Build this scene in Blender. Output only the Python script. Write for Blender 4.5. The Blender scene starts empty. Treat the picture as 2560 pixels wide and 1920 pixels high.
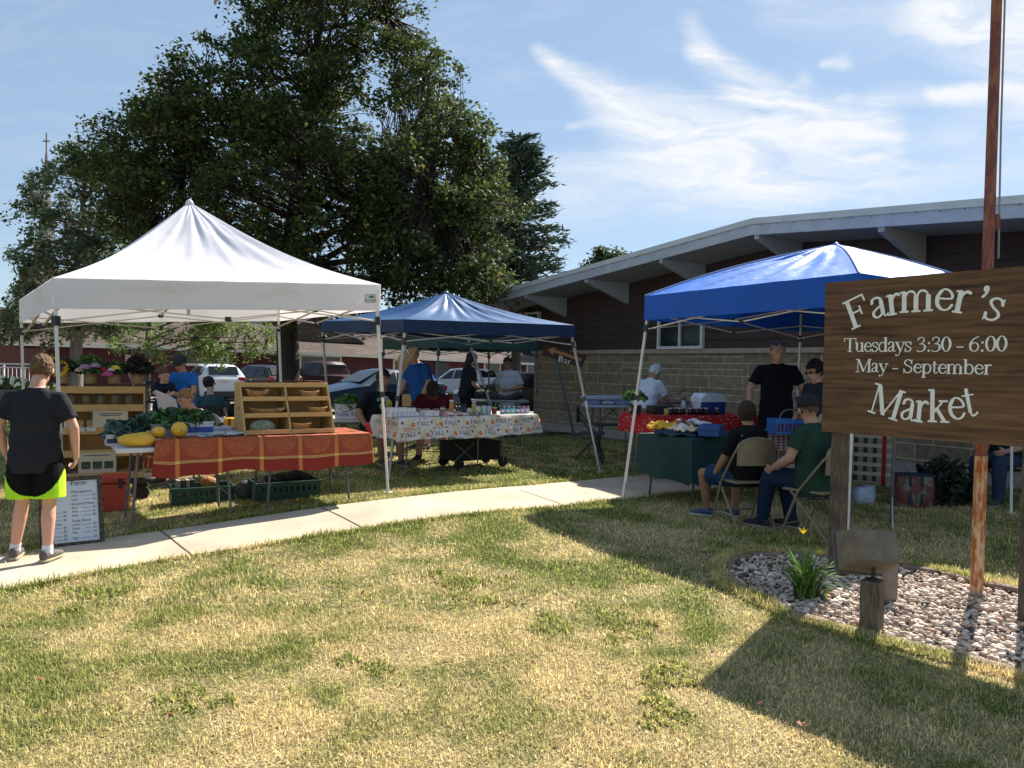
import bpy, bmesh, math, random
import numpy as np
from mathutils import Vector as V, Matrix, Euler
R = math.radians
PI = math.pi
random.seed(7); rng = np.random.default_rng(7)
S = bpy.context.scene
COL = S.collection
# ------------------------------------------------------------------ camera
F_, H0, ROLL, CH = 1900.0, 918.0, 0.018, 1.5
TH = math.atan((960 - H0) / F_)
cF = V((0, math.cos(TH), -math.sin(TH))); cR0 = V((1, 0, 0)); cU0 = V((0, math.sin(TH), math.cos(TH)))
c_, s_ = math.cos(ROLL), math.sin(ROLL)
cR = c_ * cR0 + s_ * cU0; cU = -s_ * cR0 + c_ * cU0
cam = bpy.data.objects.new('camera', bpy.data.cameras.new('camera')); COL.objects.link(cam)
m = Matrix.Identity(4)
for i in range(3):
    m[i][0] = cR[i]; m[i][1] = cU[i]; m[i][2] = -cF[i]
m.translation = V((0, 0, CH)); cam.matrix_world = m
cam.data.sensor_width = 36; cam.data.lens = 36 * F_ / 2560; cam.data.clip_start = 0.05; cam.data.clip_end = 3000
S.camera = cam
def ray(u, v): return cF * 1.0 + cR * ((u - 1280) / F_) + cU * ((960 - v) / F_)
def W(u, v, Y):                      # point seen at (u,v) at depth Y (world y)
    r = ray(u, v); return V((0, 0, CH)) + r * (Y / r.y)
def ss(a, b, x):
    t = min(1, max(0, (x - a) / (b - a))); return t * t * (3 - 2 * t)
def gz(x, y):                        # the lie of the ground
    sy = ss(5.5, 7.6, y) * (1 - ss(13, 17, y))
    g = 0.11 * math.exp(-((x + .8) / 2.2) ** 2) * sy - 0.09 * ss(-2.5, -5.5, x) * sy
    return g - 0.25 * ss(20, 36, y)
def G(u, v, h=0.0):                  # point at height h above the ground seen at (u,v)
    z = h; p = None
    for _ in range(12):
        r = ray(u, v); t = (z - CH) / r.z; p = V((0, 0, CH)) + r * t
        z = .5 * z + .5 * (gz(p.x, p.y) + h)
    return p
def gp(x, y, h=0): return V((x, y, gz(x, y) + h))
# ------------------------------------------------------------------ sun and sky
SUNV = V((1.41, 2.07, 2.16)).normalized()
el = math.asin(SUNV.z); az = math.atan2(SUNV.x, SUNV.y)
sun = bpy.data.lights.new('sun', 'SUN'); sun.energy = 5.0; sun.angle = R(0.55); sun.color = (1.0, .93, .82)
so = bpy.data.objects.new('sun', sun); COL.objects.link(so)
so.rotation_euler = SUNV.to_track_quat('Z', 'Y').to_euler()
S.view_settings.view_transform = 'Standard'; S.view_settings.look = 'None'
S.view_settings.exposure = 1.15; S.view_settings.gamma = 1
S.cycles.max_bounces = 6; S.cycles.transparent_max_bounces = 12
wd = bpy.data.worlds.new('World'); S.world = wd; wd.use_nodes = True
nt = wd.node_tree; N = nt.nodes; L = nt.links; N.clear()
def nn(nt, t, **k):
    n = nt.nodes.new(t)
    for a, b in k.items(): setattr(n, a, b)
    return n
def vm(op, a, b=None, sc=None):
    n = nn(nt, 'ShaderNodeVectorMath', operation=op)
    for i, q in enumerate((a, b)):
        if q is None: continue
        if isinstance(q, (tuple, V)): n.inputs[i].default_value = tuple(q)
        else: L.new(q, n.inputs[i])
    if sc is not None:
        if isinstance(sc, float): n.inputs['Scale'].default_value = sc
        else: L.new(sc, n.inputs['Scale'])
    return n
def mt(op, a, b=None, clamp=False):
    n = nn(nt, 'ShaderNodeMath', operation=op, use_clamp=clamp)
    for i, q in enumerate((a, b)):
        if q is None: continue
        if isinstance(q, (int, float)): n.inputs[i].default_value = q
        else: L.new(q, n.inputs[i])
    return n.outputs[0]
sky = nn(nt, 'ShaderNodeTexSky', sky_type='NISHITA', sun_disc=False)
sky.sun_elevation = el; sky.sun_rotation = az; sky.altitude = 200; sky.air_density = 1.0; sky.dust_density = 0.2; sky.ozone_density = 1.6
tc = nn(nt, 'ShaderNodeTexCoord')
sp = nn(nt, 'ShaderNodeSeparateXYZ'); L.new(tc.outputs['Generated'], sp.inputs[0])
yy = mt('MAXIMUM', sp.outputs['Y'], .05)
cb = nn(nt, 'ShaderNodeCombineXYZ'); L.new(mt('DIVIDE', sp.outputs['X'], yy), cb.inputs[0]); L.new(mt('DIVIDE', sp.outputs['Z'], yy), cb.inputs[1])
nz = nn(nt, 'ShaderNodeTexNoise'); nz.inputs['Scale'].default_value = 4.5; nz.inputs['Detail'].default_value = 6; nz.inputs['Roughness'].default_value = .6
L.new(cb.outputs[0], nz.inputs['Vector'])
wv = vm('SCALE', vm('SUBTRACT', nz.outputs['Color'], (.5, .5, .5)).outputs[0], sc=.06)
P = vm('ADD', cb.outputs[0], wv.outputs[0])
Pf = vm('MULTIPLY', P.outputs[0], (1, 1, 0)).outputs[0]
def sk(u, v):
    r = ray(u, v); return V((r.x / r.y, r.z / r.y, 0))
segs = [  # cirrus streaks: ends, half widths, strength
 ((1350, 130), (1500, 235), .012, .03, .75), ((1500, 235), (1720, 370), .04, .075, .85), ((1640, 330), (1950, 400), .05, .075, .95),
 ((1725, 40), (1760, 150), .016, .03, .45), ((1755, 140), (1900, 275), .026, .055, .95), ((1880, 270), (2170, 340), .05, .055, 1.0),
 ((1850, 390), (2190, 350), .075, .055, .95), ((2130, 335), (2235, 352), .05, .025, .6), ((1420, 460), (2080, 420), .05, .06, .5), ((1560, 330), (1700, 300), .04, .05, .4),
 ((1430, 310), (1560, 300), .006, .02, .4), ((2190, 245), (2400, 243), .02, .02, .3), ((2340, 243), (2600, 222), .014, .018, .75), ((2200, 470), (2600, 320), .05, .10, .38),
 ((2330, 30), (2640, 60), .06, .14, .75), ((2380, 70), (2600, 100), .05, .08, .6), ((2060, 145), (2110, 138), .008, .014, .5), ((1980, 205), (2010, 200), .006, .02, .4), ((1950, 10), (2200, 30), .04, .06, .22),
 ((2110, 245), (2130, 243), .006, .013, .5), ((2110, 290), (2140, 285), .008, .012, .4), ((1400, 530), (1900, 500), .04, .04, .22), ((3000, -300), (3400, 300), .3, .3, .6), ((-900, 500), (-300, 420), .05, .06, .4)]
tot = None
for a, b, w0, w1, st in segs:
    a = sk(*a); b = sk(*b); ba = b - a
    pa = vm('SUBTRACT', Pf, a).outputs[0]
    h = mt('MULTIPLY', vm('DOT_PRODUCT', pa, ba).outputs['Value'], 1 / ba.dot(ba), True)
    d = vm('LENGTH', vm('SUBTRACT', pa, vm('SCALE', ba, sc=h).outputs[0]).outputs[0]).outputs['Value']
    w = mt('ADD', mt('MULTIPLY', h, (w1 - w0) * 1.25), w0 * 1.25)
    q = mt('SUBTRACT', 1.0, mt('DIVIDE', d, w), True)
    q = mt('MULTIPLY', mt('MULTIPLY', mt('MULTIPLY', q, q), mt('SUBTRACT', 3.0, mt('MULTIPLY', q, 2.0))), st * 1.15)
    tot = q if tot is None else mt('SUBTRACT', mt('ADD', tot, q), mt('MULTIPLY', tot, q))
n2 = nn(nt, 'ShaderNodeTexNoise'); n2.inputs['Scale'].default_value = 7; n2.inputs['Detail'].default_value = 9; n2.inputs['Roughness'].default_value = .62; n2.inputs['Distortion'].default_value = .7
mp = nn(nt, 'ShaderNodeMapping'); mp.inputs['Rotation'].default_value = (0, 0, R(28)); mp.inputs['Scale'].default_value = (.8, 3.6, 1)
L.new(P.outputs[0], mp.inputs[0]); L.new(mp.outputs[0], n2.inputs['Vector'])
wis = mt('ADD', mt('MULTIPLY', n2.outputs[0], 2.7), -.60, True)
base = mt('MULTIPLY', mt('SUBTRACT', n2.outputs[0], .47, True), .5)
fac = mt('ADD', mt('ADD', mt('MULTIPLY', tot, wis), base), .03, True)
mx = nn(nt, 'ShaderNodeMix', data_type='RGBA'); L.new(fac, mx.inputs['Factor']); L.new(sky.outputs[0], mx.inputs['A']); mx.inputs['B'].default_value = (6.0, 6.2, 6.5, 1)
hz_ = nn(nt, 'ShaderNodeMix', data_type='RGBA'); hz_.inputs['Factor'].default_value = .62; L.new(sky.outputs[0], hz_.inputs['A']); hz_.inputs['B'].default_value = (2.35, 3.35, 4.6, 1); L.new(hz_.outputs['Result'], mx.inputs['A'])
bg = nn(nt, 'ShaderNodeBackground'); bg.inputs['Strength'].default_value = .070; L.new(mx.outputs['Result'], bg.inputs[0])
wo = nn(nt, 'ShaderNodeOutputWorld'); L.new(bg.outputs[0], wo.inputs[0])
# ------------------------------------------------------------------ materials
MATS = {}
def mat(name, col, rough=.7, var=.12, scale=12., bump=0., bscale=60., metal=0., trans=0., spec=.5, alpha=1., emit=None, attr=None, stretch=None, col2=None, thr=None, transm=0., coat=0.):
    if name in MATS: return MATS[name]
    m = bpy.data.materials.new(name); MATS[name] = m; m.use_nodes = True
    t = m.node_tree; b = t.nodes['Principled BSDF']; lk = t.links
    b.inputs['Roughness'].default_value = rough; b.inputs['Metallic'].default_value = metal
    b.inputs['Specular IOR Level'].default_value = spec; b.inputs['Alpha'].default_value = alpha
    b.inputs['Transmission Weight'].default_value = transm; b.inputs['Coat Weight'].default_value = coat
    tcn = t.nodes.new('ShaderNodeTexCoord'); src = tcn.outputs['Object']
    if stretch:
        mpn = t.nodes.new('ShaderNodeMapping'); mpn.inputs['Scale'].default_value = stretch; lk.new(src, mpn.inputs[0]); src = mpn.outputs[0]
    n = t.nodes.new('ShaderNodeTexNoise'); n.inputs['Scale'].default_value = scale; n.inputs['Detail'].default_value = 5; lk.new(src, n.inputs['Vector'])
    c = tuple(col) + (1,)
    if attr:
        at = t.nodes.new('ShaderNodeAttribute'); at.attribute_name = attr; cin = at.outputs['Color']
    else: cin = None
    mr = t.nodes.new('ShaderNodeMapRange'); mr.inputs['From Min'].default_value = .3; mr.inputs['From Max'].default_value = .7
    lk.new(n.outputs[0], mr.inputs[0])
    if col2 is not None:
        if thr: mr.inputs['From Min'].default_value = thr[0]; mr.inputs['From Max'].default_value = thr[1]
        mxx = t.nodes.new('ShaderNodeMix'); mxx.data_type = 'RGBA'; lk.new(mr.outputs[0], mxx.inputs['Factor'])
        mxx.inputs['A'].default_value = c; mxx.inputs['B'].default_value = tuple(col2) + (1,)
        lk.new(mxx.outputs['Result'], b.inputs['Base Color']); outc = mxx.outputs['Result']
    else:
        mr.inputs['To Min'].default_value = 1 - var; mr.inputs['To Max'].default_value = 1 + var
        mxx = t.nodes.new('ShaderNodeVectorMath'); mxx.operation = 'SCALE'
        if cin: lk.new(cin, mxx.inputs[0])
        else: mxx.inputs[0].default_value = col
        lk.new(mr.outputs[0], mxx.inputs['Scale']); lk.new(mxx.outputs[0], b.inputs['Base Color']); outc = mxx.outputs[0]
    if bump:
        n3 = t.nodes.new('ShaderNodeTexNoise'); n3.inputs['Scale'].default_value = bscale; n3.inputs['Detail'].default_value = 4; lk.new(src, n3.inputs['Vector'])
        bp = t.nodes.new('ShaderNodeBump'); bp.inputs['Strength'].default_value = bump; bp.inputs['Distance'].default_value = .02; lk.new(n3.outputs[0], bp.inputs['Height']); lk.new(bp.outputs[0], b.inputs['Normal'])
    if trans:
        tr = t.nodes.new('ShaderNodeBsdfTranslucent'); lk.new(outc, tr.inputs[0]); ms = t.nodes.new('ShaderNodeMixShader'); ms.inputs[0].default_value = trans
        lk.new(b.outputs[0], ms.inputs[1]); lk.new(tr.outputs[0], ms.inputs[2]); lk.new(ms.outputs[0], t.nodes['Material Output'].inputs[0])
    if emit: b.inputs['Emission Color'].default_value = tuple(emit[:3]) + (1,); b.inputs['Emission Strength'].default_value = emit[3]
    return m
# ------------------------------------------------------------------ mesh builder
def frame(d, up=V((0, 0, 1))):
    d = d.normalized(); a = d.cross(up)
    if a.length < 1e-4: a = d.cross(V((1, 0, 0)))
    a.normalize(); return a, d.cross(a).normalized() * -1 if False else a.cross(d).normalized()
class MB:
    def __init__(s): s.v = []; s.f = []; s.mi = []; s.cm = 0; s.uv = None
    def add(s, vs, fs):
        o = len(s.v); s.v += [V(p) for p in vs]
        for f in fs: s.f.append(tuple(i + o for i in f)); s.mi.append(s.cm)
        return s
    def box(s, c, d, rz=0, M=None, bev=0):
        c = V(c); hx, hy, hz = d[0] / 2, d[1] / 2, d[2] / 2
        if M is None: M = Matrix.Rotation(rz, 3, 'Z')
        if bev:
            bm = bmesh.new(); bmesh.ops.create_cube(bm, size=1)
            for w in bm.verts: w.co = V((w.co.x * d[0], w.co.y * d[1], w.co.z * d[2]))
            bmesh.ops.bevel(bm, geom=bm.edges[:], offset=bev, segments=2, profile=.6, affect='EDGES')
            bm.verts.index_update(); return s.add([c + M @ w.co for w in bm.verts], [[w.index for w in f.verts] for f in bm.faces])
        vs = [c + M @ V((x * hx, y * hy, z * hz)) for x in (-1, 1) for y in (-1, 1) for z in (-1, 1)]
        return s.add(vs, [(0, 1, 3, 2), (4, 6, 7, 5), (0, 4, 5, 1), (2, 3, 7, 6), (0, 2, 6, 4), (1, 5, 7, 3)])
    def bar(s, a, b, w, h=None, up=V((0, 0, 1))):   # rectangular bar from a to b
        a = V(a); b = V(b); h = h or w; x, y = frame(b - a, up); x *= w / 2; y *= h / 2
        return s.add([a - x - y, a + x - y, a + x + y, a - x + y, b - x - y, b + x - y, b + x + y, b - x + y],
                     [(0, 3, 2, 1), (4, 5, 6, 7), (0, 1, 5, 4), (1, 2, 6, 5), (2, 3, 7, 6), (3, 0, 4, 7)])
    def tube(s, pts, r, n=8, cap=True, up=V((0, 0, 1))):
        pts = [V(p) for p in pts]; k = len(pts); rs = r if isinstance(r, (list, tuple)) else [r] * k
        vs = []; px = None
        for i, p in enumerate(pts):
            d = (pts[min(i + 1, k - 1)] - pts[max(i - 1, 0)])
            if d.length < 1e-9: d = V((0, 0, 1))
            if px is None: x, y = frame(d, up)
            else:
                dn = d.normalized(); x = (px - dn * px.dot(dn))
                if x.length < 1e-5: x, y = frame(d, up)
                x.normalize(); y = x.cross(dn)
            px = x
            for j in range(n):
                a = 2 * PI * j / n; vs.append(p + x * (math.cos(a) * rs[i]) + y * (math.sin(a) * rs[i]))
        fs = [(i * n + j, i * n + (j + 1) % n, (i + 1) * n + (j + 1) % n, (i + 1) * n + j) for i in range(k - 1) for j in range(n)]
        if cap: fs += [tuple(range(n - 1, -1, -1)), tuple((k - 1) * n + j for j in range(n))]
        return s.add(vs, fs)
    def lathe(s, prof, c, n=20, sx=1, sy=1, M=None):
        c = V(c); vs = []; k = len(prof)
        for r, z in prof:
            for j in range(n):
                a = 2 * PI * j / n; p = V((r * math.cos(a) * sx, r * math.sin(a) * sy, z)); vs.append(c + (M @ p if M else p))
        fs = [(i * n + j, i * n + (j + 1) % n, (i + 1) * n + (j + 1) % n, (i + 1) * n + j) for i in range(k - 1) for j in range(n)]
        fs += [tuple(range(n - 1, -1, -1)), tuple((k - 1) * n + j for j in range(n))]
        return s.add(vs, fs)
    def ell(s, c, r, M=None, n=12, k=8):
        if isinstance(r, (int, float)): r = (r, r, r)
        c = V(c); vs = []
        for i in range(k + 1):
            t = PI * i / k
            for j in range(n):
                a = 2 * PI * j / n; p = V((r[0] * math.sin(t) * math.cos(a), r[1] * math.sin(t) * math.sin(a), -r[2] * math.cos(t)))
                vs.append(c + (M @ p if M else p))
        return s.add(vs, [(i * n + j, i * n + (j + 1) % n, (i + 1) * n + (j + 1) % n, (i + 1) * n + j) for i in range(k) for j in range(n)])
    def cap(s, a, b, ra, rb, n=12):                 # capsule with taper
        a = V(a); b = V(b); s.ell(a, ra, n=n, k=6); s.ell(b, rb, n=n, k=6)
        if (b - a).length > 1e-5: s.tube([a, b], [ra, rb], n)
        return s
    def loft(s, secs, n=20, cap=True, e=2.3):       # secs: (centre, xvec, yvec)
        vs = []
        for c, x, y in secs:
            for j in range(n):
                a = 2 * PI * j / n; ca, sa = math.cos(a), math.sin(a)
                vs.append(V(c) + V(x) * (abs(ca) ** (2 / e) * (1 if ca > 0 else -1)) + V(y) * (abs(sa) ** (2 / e) * (1 if sa > 0 else -1)))
        k = len(secs); fs = [(i * n + j, i * n + (j + 1) % n, (i + 1) * n + (j + 1) % n, (i + 1) * n + j) for i in range(k - 1) for j in range(n)]
        if cap: fs += [tuple(range(n - 1, -1, -1)), tuple((k - 1) * n + j for j in range(n))]
        return s.add(vs, fs)
    def prism(s, poly, a, b):                       # polygon points (3D) extruded a->b offset vector
        n = len(poly); a = V(a); b = V(b)
        return s.add([V(p) + a for p in poly] + [V(p) + b for p in poly], [tuple(range(n - 1, -1, -1)), tuple(range(n, 2 * n))] + [(i, (i + 1) % n, n + (i + 1) % n, n + i) for i in range(n)])
    def grid(s, fn, nu, nv, thick=0, uv=None):      # surface fn(s,t)
        o = len(s.v); pts = [V(fn(i / nu, j / nv)) for i in range(nu + 1) for j in range(nv + 1)]
        if uv is not None and s.uv is None: s.uv = {}
        if uv is not None:
            for q, (i, j) in enumerate((i, j) for i in range(nu + 1) for j in range(nv + 1)): s.uv[o + q] = uv(i / nu, j / nv)
        fs = [(i * (nv + 1) + j, (i + 1) * (nv + 1) + j, (i + 1) * (nv + 1) + j + 1, i * (nv + 1) + j + 1) for i in range(nu) for j in range(nv)]
        return s.add(pts, fs)
    def build(s, name, mats, parent=None, smooth=False, loc=None, attr=None, norm=False, angle=None, mods=None):
        me = bpy.data.meshes.new(name); off = V((0, 0, 0))
        if parent is not None and parent.get('_off') is not None: off = V(parent['_off'])
        if loc is not None: off = V(loc)
        me.from_pydata([tuple(p - off) for p in s.v], [], s.f)
        for mm in (mats if isinstance(mats, (list, tuple)) else [mats]): me.materials.append(mm)
        if max(s.mi, default=0) > 0: me.polygons.foreach_set('material_index', s.mi)
        if s.uv:
            ul = me.uv_layers.new(name='UVMap')
            for lp in me.loops: ul.data[lp.index].uv = s.uv.get(lp.vertex_index, (0, 0))
        if smooth or angle: me.polygons.foreach_set('use_smooth', [True] * len(me.polygons))
        if norm:
            bm = bmesh.new(); bm.from_mesh(me); bmesh.ops.recalc_face_normals(bm, faces=bm.faces); bm.to_mesh(me); bm.free()
        me.update()
        if angle: me.set_sharp_from_angle(angle=R(angle))
        o = bpy.data.objects.new(name, me); COL.objects.link(o)
        if parent is not None: o.parent = parent; o['_off'] = tuple(off)
        if loc is not None: o.location = loc; o['_off'] = tuple(off)
        return o
def remesh(mb, vox=.01, smooth=3, fac=.6):          # union of closed shapes as one continuous surface
    me = bpy.data.meshes.new('tmp'); me.from_pydata([tuple(p) for p in mb.v], [], mb.f)
    o = bpy.data.objects.new('tmp', me); COL.objects.link(o)
    r = o.modifiers.new('r', 'REMESH'); r.mode = 'VOXEL'; r.voxel_size = vox
    if smooth: q = o.modifiers.new('s', 'SMOOTH'); q.iterations = smooth; q.factor = fac
    dg = bpy.context.evaluated_depsgraph_get(); ev = o.evaluated_get(dg); m2 = bpy.data.meshes.new_from_object(ev)
    out = MB(); co = np.empty(len(m2.vertices) * 3, 'f'); m2.vertices.foreach_get('co', co)
    out.v = [V(p) for p in co.reshape(-1, 3).tolist()]; out.f = [tuple(p.vertices) for p in m2.polygons]; out.mi = [0] * len(out.f)
    bpy.data.objects.remove(o); bpy.data.meshes.remove(me); bpy.data.meshes.remove(m2)
    return out
def thing(name, label, cat, loc=(0, 0, 0), rz=0, group=None, local=False):
    o = bpy.data.objects.new(name, None); COL.objects.link(o); o.location = loc; o.rotation_euler = (0, 0, rz); o.empty_display_size = .1
    o['label'] = label; o['category'] = cat
    if group: o['group'] = group
    if not local: o['_off'] = tuple(loc)            # parts given in world coordinates
    return o
def tag(o, label=None, cat=None, group=None, kind=None):
    if label: o['label'] = label
    if cat: o['category'] = cat
    if group: o['group'] = group
    if kind: o['kind'] = kind
    return o
def copy_tree(o, parent=None):
    c = o.copy(); COL.objects.link(c); c.parent = parent
    for ch in list(o.children): copy_tree(ch, c)
    return c
def dup(o, loc, rz, label=None, group=None):
    c = copy_tree(o); c.location = loc; c.rotation_euler = (0, 0, rz)
    if label: c['label'] = label
    if group: c['group'] = group
    return c
def rnd(a, b): return random.uniform(a, b)
# tiled value noise for placing and tinting plants
_NT = rng.random((256, 256))
def vnoise(x, y):
    xi = np.floor(x).astype(int); yi = np.floor(y).astype(int); fx = x - xi; fy = y - yi
    fx = fx * fx * (3 - 2 * fx); fy = fy * fy * (3 - 2 * fy); a = lambda i, j: _NT[(xi + i) % 256, (yi + j) % 256]
    return (a(0, 0) * (1 - fx) + a(1, 0) * fx) * (1 - fy) + (a(0, 1) * (1 - fx) + a(1, 1) * fx) * fy
def fbm(x, y, o=4):
    r = 0; w = .5; t = 0
    for i in range(o): r = r + w * vnoise(x * 2 ** i + 17.3 * i, y * 2 ** i + 5.1 * i); t += w; w *= .5
    return r / t
def np_gz(x, y):
    def s(a, b, q): t = np.clip((q - a) / (b - a), 0, 1); return t * t * (3 - 2 * t)
    sy = s(5.5, 7.6, y) * (1 - s(13, 17, y))
    return .11 * np.exp(-((x + .8) / 2.2) ** 2) * sy - .09 * s(-2.5, -5.5, x) * sy - .25 * s(20, 36, y)
# ================================================================== GROUND
near_px = [(-300, 1545), (0, 1478), (417, 1400), (810, 1337), (1157, 1288), (1389, 1270), (1678, 1236), (1900, 1212), (2300, 1165)]
far_px = [(-330, 1402), (0, 1383), (266, 1348), (613, 1299), (984, 1248), (1331, 1215), (1505, 1198), (1620, 1187), (1900, 1150), (2300, 1112)]
near = [G(*p) for p in near_px]; far = [G(*p) for p in far_px]
def pl_dist(pl, x, y):                # distance to polyline (numpy)
    d = np.full(np.shape(x), 1e9)
    for a, b in zip(pl[:-1], pl[1:]):
        bx, by = b.x - a.x, b.y - a.y; t = np.clip(((x - a.x) * bx + (y - a.y) * by) / (bx * bx + by * by), 0, 1)
        d = np.minimum(d, np.hypot(x - a.x - t * bx, y - a.y - t * by))
    return d
nx_ = np.array([p.x for p in near]); ny_ = np.array([p.y for p in near]); fx_ = np.array([p.x for p in far]); fy_ = np.array([p.y for p in far])
def on_walk(x, y):
    return (y > np.interp(x, nx_, ny_)) & (y < np.interp(x, fx_, fy_)) & (x > nx_[0]) & (x < nx_[-1])
bed_px = [(1812, 1425), (1830, 1400), (1880, 1388), (2000, 1388), (2120, 1398), (2240, 1416), (2330, 1430), (2450, 1460), (2560, 1480), (2900, 1545), (3100, 1700), (2900, 1790), (2560, 1690), (2430, 1655), (2330, 1630), (2190, 1597), (2090, 1570), (1990, 1540), (1930, 1510), (1880, 1488), (1830, 1462)]
bed = [G(*p) for p in bed_px]
def in_poly(pl, x, y):
    r = np.zeros(np.shape(x), bool); n = len(pl)
    for i in range(n):
        a, b = pl[i], pl[i - 1]
        c = ((a.y > y) != (b.y > y)) & (x < (b.x - a.x) * (y - a.y) / (b.y - a.y + 1e-12) + a.x); r ^= c
    return r
def dryness(x, y):
    n = fbm(x * .9 + 3, y * .9 + 8, 4); n2 = fbm(x * 3.5, y * 3.5, 3)
    dw = np.minimum(pl_dist(near, x, y), pl_dist(far, x, y))
    d = .62 + (n - .5) * 1.3 + (n2 - .5) * 1.7 + (fbm(x * 9, y * 9, 2) - .5) * .8
    d -= .5 * np.exp(-dw / .4)
    d += .35 * np.exp(-((x - .1) ** 2 + (y - 3.3) ** 2) / 1.2)
    d -= .25 * np.exp(-((x - .4) ** 2 + (y - 5.6) ** 2) / .8)
    d -= .3 * np.where(y > 8.5, 1, 0) * np.where(y < 18, 1, 0)
    d -= .25 * np.exp(-((x + 2.0) ** 2 + (y - 5.4) ** 2) / 1.0)
    return np.clip(d, 0, 1)
GREEN = np.array([.145, .195, .040]); GREEN2 = np.array([.44, .47, .13]); STRAW = np.array([.88, .72, .39]); STRAW2 = np.array([.62, .46, .21])
# one ground sheet to the horizon, finer near the lawn
xs = np.concatenate([np.linspace(-900, -60, 8), np.linspace(-40, -14, 8), np.linspace(-12, 12, 241), np.linspace(14, 40, 8), np.linspace(60, 900, 8)])
ys = np.concatenate([np.linspace(-300, -6, 6), np.linspace(-2, 1, 5), np.linspace(1.2, 19, 179), np.linspace(19.5, 40, 30), np.linspace(45, 1200, 14)])
X, Y = np.meshgrid(xs, ys, indexing='ij'); Z = np_gz(X, Y) + (fbm(X * 1.6, Y * 1.6) - .5) * .02 * (np.abs(X) < 12)
near_s = ((X > -7) & (X < 9) & (Y < 16)); Z = np.where(on_walk(X, Y) , np_gz(X, Y) - .05, Z); Z = np.where(in_poly(bed, X, Y), -.06, Z)
me = bpy.data.meshes.new('ground'); nxn, nyn = X.shape
me.from_pydata(np.stack([X, Y, Z], -1).reshape(-1, 3).tolist(), [], [(i * nyn + j, (i + 1) * nyn + j, (i + 1) * nyn + j + 1, i * nyn + j + 1) for i in range(nxn - 1) for j in range(nyn - 1)])
D = dryness(X, Y); n_ = fbm(X * 6, Y * 6, 2)[..., None]
C = (GREEN * .45 * (1 - D[..., None]) + STRAW * .38 * D[..., None]) * (.6 + .7 * n_)
ca = me.color_attributes.new('tint', 'FLOAT_COLOR', 'POINT'); ca.data.foreach_set('color', np.concatenate([C, np.ones(C.shape[:2] + (1,))], -1).astype('f').reshape(-1))
gm = mat('lawn_soil', (.1, .1, .05), rough=.95, var=.45, scale=55, bump=.9, bscale=90, attr='tint', spec=.1); me.materials.append(gm)
me.polygons.foreach_set('use_smooth', [True] * len(me.polygons))
go = bpy.data.objects.new('ground', me); COL.objects.link(go); tag(go, kind='structure')
# concrete walk in slabs with joints
def concrete():
    m = mat('concrete', (.50, .41, .31), rough=.9, var=.17, scale=1.8, bump=.25, bscale=220, spec=.2); return m
cm = concrete()
def walk(name, nr, fr, joints_at, th=.05, lift=.012):
    mb = MB(); k = 160
    def rs(pl, t):
        ls = [0]
        for a, b in zip(pl[:-1], pl[1:]): ls.append(ls[-1] + (b - a).length)
        q = t * ls[-1]
        for i in range(len(pl) - 1):
            if q <= ls[i + 1] + 1e-9: f = (q - ls[i]) / (ls[i + 1] - ls[i]); return pl[i].lerp(pl[i + 1], f)
        return pl[-1]
    row = []
    for i in range(k + 1):
        a = rs(nr, i / k); b = rs(fr, i / k)
        row.append([a.lerp(b, j / 8) for j in range(9)])
    vs = []
    for r_ in row:
        for p in r_: vs.append(gp(p.x, p.y, lift))
    fs = [(i * 9 + j, (i + 1) * 9 + j, (i + 1) * 9 + j + 1, i * 9 + j + 1) for i in range(k) for j in range(8)]
    mb.add(vs, fs)
    o1 = [gp(r_[0].x, r_[0].y, -.06) for r_ in row]; top = [gp(r_[0].x, r_[0].y, lift) for r_ in row]
    mb.add(o1 + top, [(i, i + 1, k + 2 + i, k + 1 + i) for i in range(k)])
    o1 = [gp(r_[8].x, r_[8].y, -.06) for r_ in row]; top = [gp(r_[8].x, r_[8].y, lift) for r_ in row]
    mb.add(o1 + top, [(i + 1, i, k + 1 + i, k + 2 + i) for i in range(k)])
    o = mb.build(name, cm, smooth=False); tag(o, kind='structure')
    jb = MB()
    for (pa, pb) in joints_at:
        a = G(*pa); b = G(*pb); d = (b - a); n = V((-d.y, d.x, 0)).normalized() * .006
        m_ = 14; vs = []
        for i in range(m_ + 1):
            p = a.lerp(b, i / m_) + V((rnd(-1, 1), rnd(-1, 1), 0)) * .002; z = gz(p.x, p.y) + lift + .004; vs += [V((p.x - n.x, p.y - n.y, z)), V((p.x + n.x, p.y + n.y, z))]
        jb.add(vs, [(2 * i, 2 * i + 1, 2 * i + 3, 2 * i + 2) for i in range(m_)])
    if joints_at: jo = jb.build('pavement_joints', mat('joint', (.09, .07, .05), rough=1)); tag(jo, kind='structure')
walk('sidewalk', near, far, [((480, 1391), (402, 1331)), ((908, 1324), (803, 1272)), ((1400, 1262), (1300, 1228))])
# parking lot and street beyond the lawn
def sheet(name, pts, m, h):
    mb = MB(); n = len(pts); st = [gp(p[0], p[1], h) for p in pts]; mb.add(st, [tuple(range(n))]); o = mb.build(name, m); tag(o, kind='structure'); return o
lot_m = mat('lot_asphalt', (.20, .19, .175), rough=.95, var=.15, scale=.7, bump=.3, bscale=150, spec=.2)
def strip(name, L1, L2, m, h, k=40):
    mb = MB(); mb.grid(lambda s, t: (lambda p: gp(p.x, p.y, h))(V(L1[0]).lerp(V(L1[1]), s).lerp(V(L2[0]).lerp(V(L2[1]), s), t)), k, 30); o = mb.build(name, m, smooth=True); tag(o, kind='structure')
strip('parking_lot', ((-34, 33.5, 0), (4, 18.2, 0)), ((-34, 60, 0), (40, 72, 0)), lot_m, .012)
strip('lot_sidewalk', ((-34, 31.6, 0), (3.2, 16.6, 0)), ((-34, 33.4, 0), (4, 18.15, 0)), cm, .03)
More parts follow.
